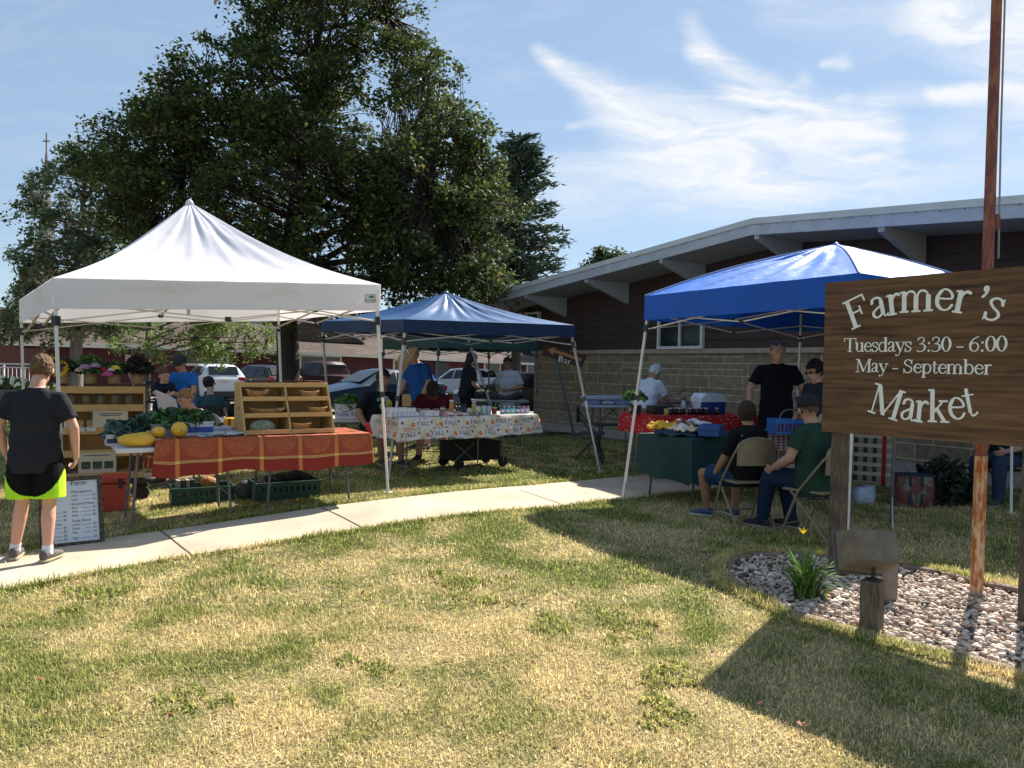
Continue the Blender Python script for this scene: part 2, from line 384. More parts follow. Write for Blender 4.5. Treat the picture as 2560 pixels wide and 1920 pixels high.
strip('side_path', ((-30, 19.2, 0), (-8.2, 18.6, 0)), ((-30, 20.6, 0), (-8.2, 20.0, 0)), cm, .012)
# ------------------------------------------------------------------ grass blades
def blades(n, xr, yr, ln, wd_, name, seed, keep=None, lmin=.4):
    r = np.random.default_rng(seed); x = r.uniform(*xr, n); y = r.uniform(*yr, n)
    k = (x > -y * .74 - 1.6) & (x < y * .74 + 2.6) & ~on_walk(x, y) & ~in_poly(bed, x, y)
    if keep is not None: k &= keep(x, y)
    d = dryness(x, y); den = .45 + .75 * fbm(x * 4 + 9, y * 4, 3); k &= r.random(n) < np.clip(den + .2, 0, 1)
    x, y, d = x[k], y[k], d[k]; n = len(x)
    if name == 'lawn_weeds': d = d * 0
    z = np_gz(x, y) + (fbm(x * 1.6, y * 1.6) - .5) * .02 - .004
    L_ = ln * (lmin + (1 - lmin) * r.random(n) ** 1.5) * (.6 + .8 * fbm(x * 2.2, y * 2.2 + 40, 2)); ang = r.uniform(0, 2 * PI, n); lean = r.uniform(.15, 1.5, n) * (.7 + .5 * d)
    w = wd_ * (.6 + .8 * r.random(n)); fa = ang + PI / 2 + r.uniform(-.6, .6, n)
    dx, dy = np.cos(ang), np.sin(ang); px, py = np.cos(fa) * w / 2, np.sin(fa) * w / 2
    h1 = L_ * .5 * np.cos(lean * .6); o1 = L_ * .5 * np.sin(lean * .6); h2 = h1 + L_ * .5 * np.cos(np.minimum(lean * 1.5, 1.9)); o2 = o1 + L_ * .5 * np.sin(lean * 1.5)
    vs = np.stack([np.stack([x - px, y - py, z], -1), np.stack([x + px, y + py, z], -1), np.stack([x + dx * o1 + px * .8, y + dy * o1 + py * .8, z + h1], -1),
                   np.stack([x + dx * o1 - px * .8, y + dy * o1 - py * .8, z + h1], -1), np.stack([x + dx * o2, y + dy * o2, z + np.maximum(h2, .004)], -1)], 1)
    me = bpy.data.meshes.new(name); me.vertices.add(n * 5); me.vertices.foreach_set('co', vs.astype('f').reshape(-1))
    b = np.arange(n)[:, None] * 5; li = np.concatenate([b + [0, 1, 2, 3], b + [3, 2, 4]], 1).reshape(-1)
    me.loops.add(n * 7); me.loops.foreach_set('vertex_index', li.astype('i'))
    st = (np.arange(n)[:, None] * 7 + [0, 4]).reshape(-1); me.polygons.add(2 * n); me.polygons.foreach_set('loop_start', st.astype('i')); me.polygons.foreach_set('loop_total', np.tile([4, 3], n).astype('i'))
    me.update(calc_edges=True)
    dr = np.clip(d + r.normal(0, .30, n), 0, 1)[:, None]; gmix = r.random(n)[:, None]; gcol = GREEN * (1 - gmix) + GREEN2 * gmix; scol = STRAW * (1 - gmix ** 2) + STRAW2 * gmix ** 2
    c = (gcol * (1 - dr) + scol * dr) * r.uniform(.42, 1.55, n)[:, None]
    cc = np.repeat(np.concatenate([c, np.ones((n, 1))], 1), 5, 0)
    a = me.color_attributes.new('tint', 'FLOAT_COLOR', 'POINT'); a.data.foreach_set('color', cc.astype('f').reshape(-1))
    me.materials.append(mat('grass_blade', (.1, .2, .05), rough=.65, var=.05, attr='tint', trans=.42, spec=.18))
    o = bpy.data.objects.new(name, me); COL.objects.link(o)
    return o
g1 = blades(400000, (-4.6, 5.2), (1.6, 4.6), .046, .0040, 'lawn_grass', 1); tag(g1, 'short dry straw and green lawn blades in the foreground', 'grass', kind='stuff')
g2 = blades(390000, (-8, 8.5), (4.6, 9.5), .055, .0062, 'lawn_grass', 2); tag(g2, 'patchy green and straw lawn around the concrete walk', 'grass', kind='stuff')
g3 = blades(240000, (-14, 10), (9.5, 18), .06, .010, 'lawn_grass', 3, keep=lambda x, y: (y < 17 - .42 * (x + 1))); tag(g3, 'shaded lawn grass under and behind the market tents', 'grass', kind='stuff')
g5 = blades(60000, (-20, 0), (17, 30), .08, .02, 'lawn_grass', 6, keep=lambda x, y: (y < 16.2 - .40 * (x - 3.2)) & ~((y > 18.5) & (y < 20.7) & (x < -8))); tag(g5, 'distant strip of sunlit lawn between the tents and the parking lot', 'grass', kind='stuff')
# long edge tufts along the walk
def edge(x, y): return np.minimum(pl_dist(near, x, y), pl_dist(far, x, y)) < .07
g4 = blades(900000, (-5, 6), (4.5, 12), .085, .007, 'walk_edge_grass', 4, keep=edge); tag(g4, 'longer green grass tufts fringing the concrete walk', 'grass', kind='stuff')
def ebed(x, y): return pl_dist(bed + bed[:1], x, y) < .12
g6 = blades(500000, (1, 4.5), (3.2, 6.4), .085, .0055, 'bed_edge_grass', 5, keep=ebed); tag(g6, 'longer straw coloured grass around the gravel bed edging', 'grass', kind='stuff')
wp = [G(a_ + rnd(-70, 70), b_ + rnd(-28, 28)) for a_, b_ in ((1130, 1440), (1190, 1470), (1220, 1500), (1660, 1690), (1700, 1700), (1600, 1580), (1560, 1560), (250, 1500), (1640, 1780), (1400, 1560), (900, 1650), (500, 1760)) for _ in range(4)] + [G(545, 1292), G(580, 1285), G(610, 1283)]
def weeds(x, y):
    r = np.zeros(x.shape, bool)
    for p in wp: r |= np.hypot(x - p.x, (y - p.y)) < .055 + .035 * np.sin(x * 60 + y * 47)
    return r
g7 = blades(500000, (-3.5, 2.5), (3, 8.6), .05, .013, 'lawn_weeds', 9, keep=weeds, lmin=.2); tag(g7, 'broad leaved bright green weeds scattered through the dry lawn', 'weeds', kind='stuff')
# dead leaves, one merged scatter of litter
mb = MB()
for i in range(150):
    y = rnd(2.9, 9); x = rnd(-.7, .7) * y; 
    if bool(on_walk(np.array([x]), np.array([y]))[0]): continue
    c = gp(x, y, .035); M3 = Euler((rnd(-.6, .6), rnd(-.6, .6), rnd(0, 6))).to_matrix(); s = rnd(.008, .02)
    mb.add([c + M3 @ V(q) * s for q in ((-1, 0, 0), (-.3, .6, .2), (.9, .3, 0), (1.2, 0, .3), (.4, -.6, .1))], [(0, 4, 3, 2, 1)])
tag(mb.build('leaf_litter', mat('dead_leaf', (.30, .12, .05), var=.5, scale=3)), 'small reddish brown fallen leaves lying on the lawn', 'leaves', kind='stuff')
# gravel bed
grm = mat('gravel_base', (.12, .10, .085), rough=1, var=.4, scale=40)
mb = MB(); mb.add([V((p.x, p.y, -.03)) for p in bed], [tuple(range(len(bed)))]); tag(mb.build('gravel_bed_soil', grm), kind='structure')
def stones():
    r = np.random.default_rng(5); bm = bmesh.new(); bmesh.ops.create_icosphere(bm, subdivisions=1, radius=1); bv = np.array([w.co[:] for w in bm.verts]); bf = np.array([[w.index for w in f.verts] for f in bm.faces]); bm.free()
    n = 34000; x = r.uniform(1.3, 6.4, n); y = r.uniform(2.6, 6.6, n); k = in_poly(bed, x, y); x, y = x[k], y[k]; n = len(x)
    s = .008 + .017 * r.random(n) ** 2.2; z = -.03 + r.random(n) * .035 + s * .4
    sc = np.stack([s * r.uniform(.8, 1.6, n), s * r.uniform(.7, 1.2, n), s * r.uniform(.45, .85, n)], -1)
    a = r.uniform(0, 2 * PI, n); ti = r.normal(0, .35, n)
    P_ = bv[None] * (1 + r.normal(0, .09, (n, len(bv), 1))) * sc[:, None]
    ct, st = np.cos(ti)[:, None], np.sin(ti)[:, None]; P_ = np.stack([P_[..., 0] * ct - P_[..., 2] * st, P_[..., 1], P_[..., 0] * st + P_[..., 2] * ct], -1)
    ca_, sa_ = np.cos(a)[:, None], np.sin(a)[:, None]; P_ = np.stack([P_[..., 0] * ca_ - P_[..., 1] * sa_, P_[..., 0] * sa_ + P_[..., 1] * ca_, P_[..., 2]], -1)
    P_ += np.stack([x, y, z], -1)[:, None]
    me = bpy.data.meshes.new('gravel'); me.from_pydata(P_.reshape(-1, 3).tolist(), [], (bf[None] + np.arange(n)[:, None, None] * len(bv)).reshape(-1, 3).tolist())
    pal = np.array([[.66, .54, .44], [.56, .44, .34], [.50, .39, .31], [.74, .64, .55], [.40, .34, .30], [.60, .40, .30], [.13, .11, .10], [.68, .52, .40]]); c = pal[r.choice(8, n, p=[.26, .2, .14, .14, .1, .07, .03, .06])] * r.uniform(.8, 1.12, n)[:, None]
    cc = np.repeat(np.concatenate([c, np.ones((n, 1))], 1), len(bv), 0); at = me.color_attributes.new('tint', 'FLOAT_COLOR', 'POINT'); at.data.foreach_set('color', cc.astype('f').reshape(-1))
    me.materials.append(mat('stone', (.5, .5, .5), rough=.8, var=.18, scale=60, attr='tint')); me.polygons.foreach_set('use_smooth', [True] * len(me.polygons))
    o = bpy.data.objects.new('gravel', me); COL.objects.link(o); tag(o, 'rounded white tan and grey river stones filling the sign bed', 'gravel', kind='stuff')
stones()
# edging stones round the bed
em = mat('edging_concrete', (.21, .15, .11), rough=.9, var=.35, scale=18, bump=.5, bscale=70)
lp = bed + bed[:1]; pts = []
for a, b in zip(lp[:-1], lp[1:]):
    k = max(1, int((b - a).length / .04)); pts += [a.lerp(b, i / k) for i in range(k)]
edge_src = bed[8:]
i = 0; cnt = 0
segl = 7 
vis = [p for p in pts]
while i + segl < len(vis):
    q = vis[i:i + segl]; i += segl; c = q[segl // 2]
    if c.y < 2.5 or c.x > 6: continue
    mb = MB(); secs = []
    for j, p in enumerate(q):
        d = (q[min(j + 1, segl - 1)] - q[max(0, j - 1)]); d.z = 0; d.normalize(); n = V((-d.y, d.x, 0)); f = .86 if j in (0, segl - 1) else 1
        secs.append((V((p.x, p.y, .008)), n * .045 * f, V((0, 0, .022 * f))))
    mb.loft(secs, n=12, e=3)
    o = mb.build('edging_stone', em, loc=(c.x, c.y, 0), smooth=True, norm=True)
    tag(o, 'low curved brown concrete edging stone round the gravel bed', 'edging', 'edging stones round the gravel bed'); cnt += 1
# ================================================================== LETTERING (own serif glyphs, outlined from a field)
def arc(cx, cy, rx, ry, a0, a1, n=14): return [(cx + rx * math.cos(R(a0 + (a1 - a0) * i / n)), cy + ry * math.sin(R(a0 + (a1 - a0) * i / n))) for i in range(n + 1)]
def cr(p, k=7):
    q = [p[0]] + list(p) + [p[-1]]; o = []
    for i in range(1, len(q) - 2):
        for j in range(k):
            t = j / k; a, b, c, d = q[i - 1], q[i], q[i + 1], q[i + 2]
            o.append(tuple(.5 * ((2 * b[m_]) + (-a[m_] + c[m_]) * t + (2 * a[m_] - 5 * b[m_] + 4 * c[m_] - d[m_]) * t * t + (-a[m_] + 3 * b[m_] - 3 * c[m_] + d[m_]) * t ** 3) for m_ in (0, 1)))
    return o + [p[-1]]
K = (.046, .019); T_ = (.018, .018); MD = (.03, .02)
def sr(x, y=.018, w=.10): return ([(x - w, y), (x + w, y)], T_)
GL = {
 'F': (.60, [([(.16, .02), (.16, .64)], K), sr(.16), ([(.06, .642), (.55, .642)], T_), ([(.16, .34), (.40, .34)], T_), ([(.55, .64), (.56, .51)], T_), ([(.40, .43), (.40, .25)], T_)]),
 'T': (.62, [([(.31, .02), (.31, .64)], K), sr(.31), ([(.03, .642), (.59, .642)], T_), ([(.03, .64), (.015, .50)], T_), ([(.59, .64), (.605, .50)], T_)]),
 'M': (.86, [([(.14, .02), (.14, .64)], T_), sr(.14, w=.09), ([(.17, .63), (.43, .05)], (.05, .02)), ([(.43, .05), (.70, .63)], T_), ([(.72, .02), (.72, .64)], K), sr(.72), ([(.04, .642), (.18, .642)], T_), ([(.68, .642), (.82, .642)], T_)]),
 'S': (.52, [(cr([(.42, .46), (.38, .58), (.26, .635), (.14, .60), (.09, .50), (.14, .41), (.27, .34), (.39, .26), (.42, .15), (.34, .05), (.22, .018), (.11, .06), (.06, .19)]), MD), ([(.43, .45), (.43, .65)], (.014, .014)), ([(.055, .20), (.055, 0)], (.014, .014))]),
 'a': (.43, [(cr([(.08, .35), (.11, .43), (.20, .455), (.28, .42), (.30, .33)]), MD), ([(.295, .36), (.295, .09)], (.042, .02)), (cr([(.29, .27), (.18, .22), (.09, .16), (.08, .08), (.14, .03), (.22, .045), (.29, .11)]), (.03, .017)), (cr([(.30, .10), (.32, .035), (.36, .03), (.41, .06)]), (.018, .016))]),
 'r': (.35, [([(.12, .02), (.12, .42)], K), sr(.12, w=.085), ([(.04, .425), (.13, .435)], T_), (cr([(.14, .30), (.18, .39), (.25, .435), (.31, .41)]), (.026, .026))]),
 'm': (.78, [([(.12, .02), (.12, .42)], K), sr(.12, w=.085), ([(.04, .425), (.13, .435)], T_), (cr([(.14, .33), (.20, .42), (.29, .435), (.35, .38), (.37, .28)]), (.02, .02)), ([(.375, .33), (.375, .02)], K), sr(.375, w=.08), (cr([(.40, .33), (.45, .42), (.54, .435), (.61, .38), (.63, .28)]), (.02, .02)), ([(.635, .33), (.635, .02)], K), sr(.635, w=.085)]),
 'e': (.43, [(cr([(.08, .26), (.36, .26), (.34, .38), (.23, .445), (.12, .39), (.07, .24), (.11, .09), (.22, .025), (.32, .05), (.38, .13)]), (.026, .017)), (cr([(.14, .40), (.075, .28), (.09, .13), (.17, .04)]), (.038, .02))]),
 "'": (.25, [(cr([(.13, .60), (.14, .52), (.09, .43)]), (.025, .02)), ([(.115, .60), (.12, .585)], (.05, .05))]),
 's': (.38, [(cr([(.31, .34), (.27, .42), (.18, .445), (.10, .41), (.08, .34), (.16, .26), (.27, .20), (.31, .12), (.25, .04), (.16, .018), (.08, .05), (.06, .13)]), (.028, .018)), ([(.31, .33), (.31, .45)], (.013, .013)), ([(.055, .13), (.055, 0)], (.013, .013))]),
 'u': (.50, [([(.12, .42), (.12, .13)], K), ([(.04, .435), (.13, .435)], T_), (cr([(.12, .15), (.15, .05), (.23, .02), (.31, .06), (.36, .13)]), (.024, .02)), ([(.37, .43), (.37, .05)], K), ([(.29, .435), (.38, .435)], T_), ([(.37, .025), (.46, .03)], T_)]),
 'd': (.50, [(cr([(.36, .36), (.28, .44), (.16, .42), (.08, .30), (.08, .15), (.16, .03), (.27, .03), (.36, .11)]), (.03, .018)), ([(.375, .03), (.375, .66)], K), ([(.29, .655), (.38, .66)], T_), ([(.37, .025), (.46, .03)], T_)]),
 'y': (.48, [([(.09, .43), (.26, .04)], (.044, .02)), (cr([(.42, .43), (.26, .03), (.19, -.13), (.09, -.17)]), (.018, .018)), sr(.10, .435, .08), sr(.40, .435, .07), ([(.09, -.165), (.06, -.15)], (.03, .03))]),
 'p': (.50, [([(.12, .43), (.12, -.19)], K), sr(.12, -.185, .09), ([(.03, .425), (.13, .435)], T_), (cr([(.14, .35), (.22, .44), (.34, .42), (.42, .30), (.41, .14), (.33, .03), (.22, .02), (.14, .09)]), (.032, .018))]),
 't': (.30, [([(.13, .55), (.13, .10)], (.036, .02)), ([(.02, .43), (.26, .43)], (.016, .014)), (cr([(.13, .11), (.16, .03), (.22, .03), (.28, .07)]), (.02, .018))]),
 'b': (.50, [([(.12, .66), (.12, .03)], K), ([(.03, .655), (.12, .66)], T_), (cr([(.14, .35), (.22, .44), (.34, .42), (.42, .30), (.41, .14), (.33, .03), (.22, .02), (.14, .06)]), (.032, .018))]),
 'k': (.50, [([(.12, .02), (.12, .66)], K), sr(.12, w=.09), ([(.03, .655), (.12, .66)], T_), ([(.14, .18), (.36, .43)], T_), sr(.37, .435, .09), ([(.22, .28), (.40, .03)], (.042, .02)), sr(.41, w=.09)]),
 '3': (.48, [(cr([(.08, .52), (.13, .61), (.23, .64), (.33, .59), (.34, .48), (.27, .38), (.17, .35)]), (.026, .017)), (cr([(.17, .35), (.32, .33), (.39, .22), (.36, .09), (.25, .02), (.13, .02), (.06, .06)]), (.03, .018)), (cr([(.38, .28), (.39, .20), (.36, .10)]), (.04, .02))]),
 '0': (.48, [(arc(.24, .33, .165, .31, 0, 360, 26), (.03, .016)), (arc(.24, .33, .165, .28, -45, 45, 8), (.045, .02)), (arc(.24, .33, .165, .28, 135, 225, 8), (.045, .02))]),
 '6': (.48, [(cr([(.40, .63), (.25, .56), (.13, .42), (.08, .26), (.10, .11), (.20, .02), (.31, .04), (.39, .13), (.39, .27), (.31, .37), (.20, .37), (.11, .29)]), (.028, .017)), (cr([(.12, .40), (.08, .25), (.11, .10)]), (.04, .02))]),
 ':': (.26, [([(.13, .04), (.13, .045)], (.045, .045)), ([(.13, .38), (.13, .385)], (.045, .045))]),
 '-': (.33, [([(.05, .20), (.28, .20)], (.024, .024))]), ' ': (.25, []),
 'B': (.62, [([(.16, .02), (.16, .64)], (.08, .02)), ([(.06, .642), (.34, .642)], T_), ([(.06, .018), (.38, .018)], T_), (cr([(.30, .64), (.43, .60), (.46, .49), (.42, .38), (.28, .345)]), (.05, .02)), (cr([(.28, .345), (.48, .32), (.53, .18), (.47, .06), (.32, .02)]), (.055, .02)), ([(.16, .345), (.3, .345)], T_)]),
 'A': (.66, [([(.09, .02), (.31, .65)], T_), ([(.31, .65), (.55, .02)], K), ([(.17, .22), (.46, .22)], T_), sr(.09, w=.08), sr(.55, w=.1)]),
 'L': (.56, [([(.16, .02), (.16, .64)], K), sr(.16, .642), ([(.06, .018), (.50, .018)], T_), ([(.50, .02), (.52, .16)], T_)]),
}
_gc = {}
def glyph(ch, res=.0085, bold=1.0):
    if (ch, bold) in _gc: return _gc[(ch, bold)]
    w, st = GL[ch]; x = np.arange(-.08, w + .12, res); y = np.arange(-.25, .74, res); X_, Y_ = np.meshgrid(x, y, indexing='ij'); Fd = np.full(X_.shape, 9.)
    for pl, (a, b) in st:
        a *= bold; b *= bold
        for p, q in zip(pl[:-1], pl[1:]):
            px_, py_, qx, qy = p[0] / a, p[1] / b, q[0] / a, q[1] / b; bx, by = qx - px_, qy - py_; dd = bx * bx + by * by + 1e-12
            t = np.clip(((X_ / a - px_) * bx + (Y_ / b - py_) * by) / dd, 0, 1); Fd = np.minimum(Fd, (np.hypot(X_ / a - px_ - t * bx, Y_ / b - py_ - t * by) - 1) * min(a, b))
    polys = []; ins = Fd < 0
    for j in range(len(y) - 1):
        run = None
        for i in range(len(x) - 1):
            c4 = [(i, j), (i + 1, j), (i + 1, j + 1), (i, j + 1)]; s = [ins[c] for c in c4]
            if all(s):
                if run is None: run = i
                continue
            if run is not None: polys.append([(x[run], y[j]), (x[i], y[j]), (x[i], y[j + 1]), (x[run], y[j + 1])]); run = None
            if not any(s): continue
            po = []
            for m_ in range(4):
                a, b = c4[m_], c4[(m_ + 1) % 4]
                if s[m_]: po.append((x[a[0]], y[a[1]]))
                if s[m_] != s[(m_ + 1) % 4]:
                    t = Fd[a] / (Fd[a] - Fd[b]); po.append((x[a[0]] + (x[b[0]] - x[a[0]]) * t, y[a[1]] + (y[b[1]] - y[a[1]]) * t))
            if len(po) > 2: polys.append(po)
    _gc[(ch, bold)] = (w, polys); return w, polys
def put_glyph(mb, fn, ch, x, y, size, rot=0, bold=1.0, centre=True, xs=1.0):   # fn(x,y)->3D
    w, polys = glyph(ch, bold=bold); c, s = math.cos(rot), math.sin(rot); ox = w / 2 if centre else 0
    for po in polys:
        mb.add([fn(x + ((px - ox) * xs * c - py * s) * size, y + ((px - ox) * xs * s + py * c) * size) for px, py in po], [tuple(range(len(po)))])
    return w * size
def put_text(mb, fn, txt, x0, x1, y0, y1, size, bold=1.0):
    tot = sum(GL[c][0] for c in txt); k = (x1 - x0) / (tot * size); x = x0
    for c in txt:
        w = GL[c][0] * size * k; put_glyph(mb, fn, c, x + w / 2, y0 + (y1 - y0) * (x + w / 2 - x0) / (x1 - x0), size, math.atan2(y1 - y0, x1 - x0), bold); x += w
def wood(name, c1, c2, scale=6, axis=(1, 1, 8), rough=.75, bump=.25, dist=7, mottled=.35):
    m = bpy.data.materials.new(name); m.use_nodes = True; t = m.node_tree; b = t.nodes['Principled BSDF']; lk = t.links
    b.inputs['Roughness'].default_value = rough; b.inputs['Specular IOR Level'].default_value = .3
    c = t.nodes.new('ShaderNodeTexCoord'); mp_ = t.nodes.new('ShaderNodeMapping'); mp_.inputs['Scale'].default_value = axis; lk.new(c.outputs['Object'], mp_.inputs[0])
    w = t.nodes.new('ShaderNodeTexWave'); w.bands_direction = 'Z'; w.inputs['Scale'].default_value = scale; w.inputs['Distortion'].default_value = dist; w.inputs['Detail'].default_value = 4; w.inputs['Detail Scale'].default_value = .9; lk.new(mp_.outputs[0], w.inputs[0])
    f = t.nodes.new('ShaderNodeTexNoise'); f.inputs['Scale'].default_value = scale * 7; f.inputs['Detail'].default_value = 6; lk.new(mp_.outputs[0], f.inputs['Vector'])
    g = t.nodes.new('ShaderNodeTexNoise'); g.inputs['Scale'].default_value = 2.2; g.inputs['Detail'].default_value = 3; lk.new(c.outputs['Object'], g.inputs['Vector'])
    a1 = t.nodes.new('ShaderNodeMath'); a1.operation = 'MULTIPLY_ADD'; lk.new(w.outputs['Fac'], a1.inputs[0]); a1.inputs[1].default_value = .13; lk.new(f.outputs[0], a1.inputs[2])
    a2 = t.nodes.new('ShaderNodeMath'); a2.operation = 'MULTIPLY_ADD'; lk.new(g.outputs[0], a2.inputs[0]); a2.inputs[1].default_value = mottled; lk.new(a1.outputs[0], a2.inputs[2])
    mr = t.nodes.new('ShaderNodeMapRange'); mr.inputs['From Min'].default_value = .45; mr.inputs['From Max'].default_value = 1.0 + mottled * .6; lk.new(a2.outputs[0], mr.inputs[0])
    mx_ = t.nodes.new('ShaderNodeMix'); mx_.data_type = 'RGBA'; lk.new(mr.outputs[0], mx_.inputs['Factor']); mx_.inputs['A'].default_value = tuple(c1) + (1,); mx_.inputs['B'].default_value = tuple(c2) + (1,); lk.new(mx_.outputs['Result'], b.inputs['Base Color'])
    bp = t.nodes.new('ShaderNodeBump'); bp.inputs['Strength'].default_value = bump; bp.inputs['Distance'].default_value = .006; lk.new(a1.outputs[0], bp.inputs['Height']); lk.new(bp.outputs[0], b.inputs['Normal'])
    return m
# ================================================================== MARKET SIGN
sd = V((.602, -.798, 0)); sn = V((-.798, -.602, 0))     # along the board, and out of its face
p0 = G(2092, 1438); p0.z = 0
rzs = math.atan2(sd.y, sd.x)
sgn = thing('market_sign', "brown stained wooden sign reading Farmer's Market on weathered posts in the gravel bed", 'sign', (p0.x, p0.y, 0), rzs, local=True)
Msi = (Matrix.Translation(p0) @ Matrix.Rotation(rzs, 4, 'Z')).inverted()
FACE = -.088                                            # local y of the board's front face
def BP(u, v, yl=FACE):                                  # pixel -> local x,z on the sign face
    r = ray(u, v); pp = p0 + sn * (-yl); t = (pp - V((0, 0, CH))).dot(sn) / r.dot(sn); q = Msi @ (V((0, 0, CH)) + r * t); return q.x, q.z
bl = BP(2055, 1078); tl = BP(2063, 708); tr_ = BP(2560, 665); br_ = BP(2560, 1118); te = BP(2515, 878)
x0 = (bl[0] + tl[0]) / 2; zb0, zt0 = bl[1], tl[1]; x1 = BP(2573, 880)[0] + .03
sl_b = (br_[1] - bl[1]) / (br_[0] - bl[0]); sl_t = (tr_[1] - tl[1]) / (tr_[0] - tl[0])
wsign = wood('sign_wood', (.024, .012, .007), (.25, .135, .066), scale=2.1, axis=(.20, 1, 2.6), bump=.7, dist=11, mottled=.5)
wedge = wood('sign_edge_wood', (.16, .09, .045), (.30, .18, .09), scale=5, axis=(.4, 1, 3))
mb = MB(); th = .04
pts = [V((x0, 0, zb0)), V((x1, 0, zb0 + sl_b * (x1 - x0))), V((x1, 0, zt0 + sl_t * (x1 - x0))), V((x0, 0, zt0))]
mb.prism(pts, (0, FACE, 0), (0, FACE + th, 0)); mb.build('board', wsign, sgn, norm=True)
zb1 = zb0 + sl_b * (x1 - x0); zt1 = zt0 + sl_t * (x1 - x0)
mt_paint = mat('sign_paint', (.80, .80, .75), rough=.7, var=.06, scale=30)
fn = lambda x, z: V((x, FACE - .003, z))
def arc_text(items, size, xs=.95):
    mb = MB()
    for ch, u, v, r_ in items:
        x, z = BP(u, v); put_glyph(mb, fn, ch, x, z, size, R(r_), bold=1.12, xs=xs)
    return mb
mb = arc_text([('F', 2155, 814, 22), ('a', 2202, 795, 13), ('r', 2238, 787, 8), ('m', 2292, 780, 1), ('e', 2358, 778, -4), ('r', 2399, 783, -10), ("'", 2446, 797, -14), ('s', 2474, 802, -20)], .322)
mb.build('lettering', mt_paint, sgn)
for txt, a, b, sz in (('Tuesdays 3:30 - 6:00', (2112, 880), (2518, 879), .150), ('May - September', (2140, 930), (2479, 937), .142)):
    mb = MB(); xa, za = BP(*a); xb, zb_ = BP(*b); put_text(mb, fn, txt, xa, xb, za, zb_, sz, bold=1.1); mb.build('lettering', mt_paint, sgn)
mb = arc_text([('M', 2205, 1041, -15), ('a', 2267, 1052, -7), ('r', 2302, 1056, -3), ('k', 2345, 1056, 1), ('e', 2394, 1050, 6), ('t', 2431, 1042, 12)], .322, .84)
mb.build('lettering', mt_paint, sgn)
wpost = wood('weathered_post', (.030, .024, .018), (.21, .165, .12), scale=3, axis=(5, 5, .5), bump=1.0, dist=5)
for px_ in (.0, 1.22):
    mb = MB()
    if px_ > 1: px_ = BP(2566, 1300)[0]
    mb.box((px_, .0, (zt0 - .06) / 2), (.095, .095, zt0 - .06), bev=.006); mb.build('post', wpost, sgn)
# bolts
for px_ in (x0 + .03, x1 - .03):
    for z in (zb0 + .12, zt0 - .12):
        pass
# flag pole
p = G(2441, 1484); a = W(2470, 668, p.y - .02); b = V((p.x + .03 + (a.x - p.x), p.y, 7.5)); topx = W(2492, 0, p.y).x
k = (topx - p.x) / (W(2492, 0, p.y).z)
fp = thing('flag_pole', 'tall rusty red and orange steel pole behind the market sign with a cord', 'pole', (p.x, p.y, 0))
rust = mat('rusty_paint', (.20, .065, .060), rough=.8, col2=(.33, .13, .075), scale=9, thr=(.44, .60), stretch=(3, 3, 1), bump=.6, bscale=70)
rust2 = mat('peeling_orange', (.68, .48, .30), rough=.85, col2=(.42, .13, .035), scale=11, thr=(.40, .58), stretch=(4, 4, 1), bump=.6, bscale=80)
mb = MB(); H = 7.6; mb.tube([(p.x, p.y, -.1), (p.x + .95 * k, p.y, .95)], .040, 20); mb.build('pole_base', rust2, fp, smooth=False, angle=40)
mb = MB(); mb.tube([(p.x + .95 * k, p.y, .95), (p.x + 2 * k, p.y, 2), (p.x + H * k, p.y, H)], [.038, .036, .026], 20); mb.build('shaft', rust, fp, angle=40)
mb = MB(); mb.tube([(p.x + 2.3 * k + .065, p.y - .01, 2.3), (p.x + 3.2 * k + .052, p.y - .01, 3.2), (p.x + H * k + .04, p.y, H - .1)], .006, 6); mb.build('cord', mat('cord', (.25, .27, .28)), fp)
mb = MB(); mb.box((p.x + 2.55 * k + .05, p.y - .01, 2.55), (.03, .02, .10), bev=.004); mb.build('cleat', rust, fp)
# flood light on a short post
q = G(2178, 1578); fl = thing('flood_light', 'dusty bronze box flood light aimed up at the sign on a short timber post', 'flood light', (q.x, q.y, 0), R(18), local=True)
wp2 = wood('lamp_post_wood', (.06, .045, .03), (.27, .215, .15), scale=3, axis=(4, 4, .5), bump=.7)
mb = MB(); mb.box((0, 0, .13), (.105, .105, .34), rz=R(28), bev=.005); mb.build('post', wp2, fl)
mb = MB(); mb.tube([(0, 0, .29), (.005, 0, .37)], .011, 10); mb.box((0, 0, .305), (.07, .05, .012), bev=.003); mb.build('bracket', mat('black_iron', (.02, .02, .02), rough=.6), fl)
bz = mat('lamp_bronze', (.17, .135, .10), rough=.7, var=.25, scale=14, bump=.2, bscale=120)
Mh = Euler((R(-24), R(5), R(-14))).to_matrix(); hc = V((-.005, .03, .475))
mb = MB(); sec = []
for y_, w_, h_ in ((-.11, .10, .075), (-.105, .115, .09), (.12, .135, .115), (.13, .13, .11)):
    sec.append([hc + Mh @ V((sx_ * w_, y_, sz_ * h_)) for sx_, sz_ in ((-1, -1), (1, -1), (1, 1), (-1, 1))])
vs = [v_ for s in sec for v_ in s]; mb.add(vs, [(3, 2, 1, 0), (12, 13, 14, 15)] + [(i * 4 + j, i * 4 + (j + 1) % 4, (i + 1) * 4 + (j + 1) % 4, (i + 1) * 4 + j) for i in range(3) for j in range(4)]); o = mb.build('housing', bz, fl, norm=True)
bv_ = o.modifiers.new('b', 'BEVEL'); bv_.width = .008; bv_.segments = 2
mb = MB(); mb.box(hc + Mh @ V((0, .136, 0)), (.29, .018, .255), M=Mh, bev=.004)
for i in (-.09, -.03, .03, .09): mb.box(hc + Mh @ V((i, .14, .13)), (.03, .028, .012), M=Mh)
mb.build('door_frame', mat('lamp_trim', (.10, .09, .08), rough=.6), fl)
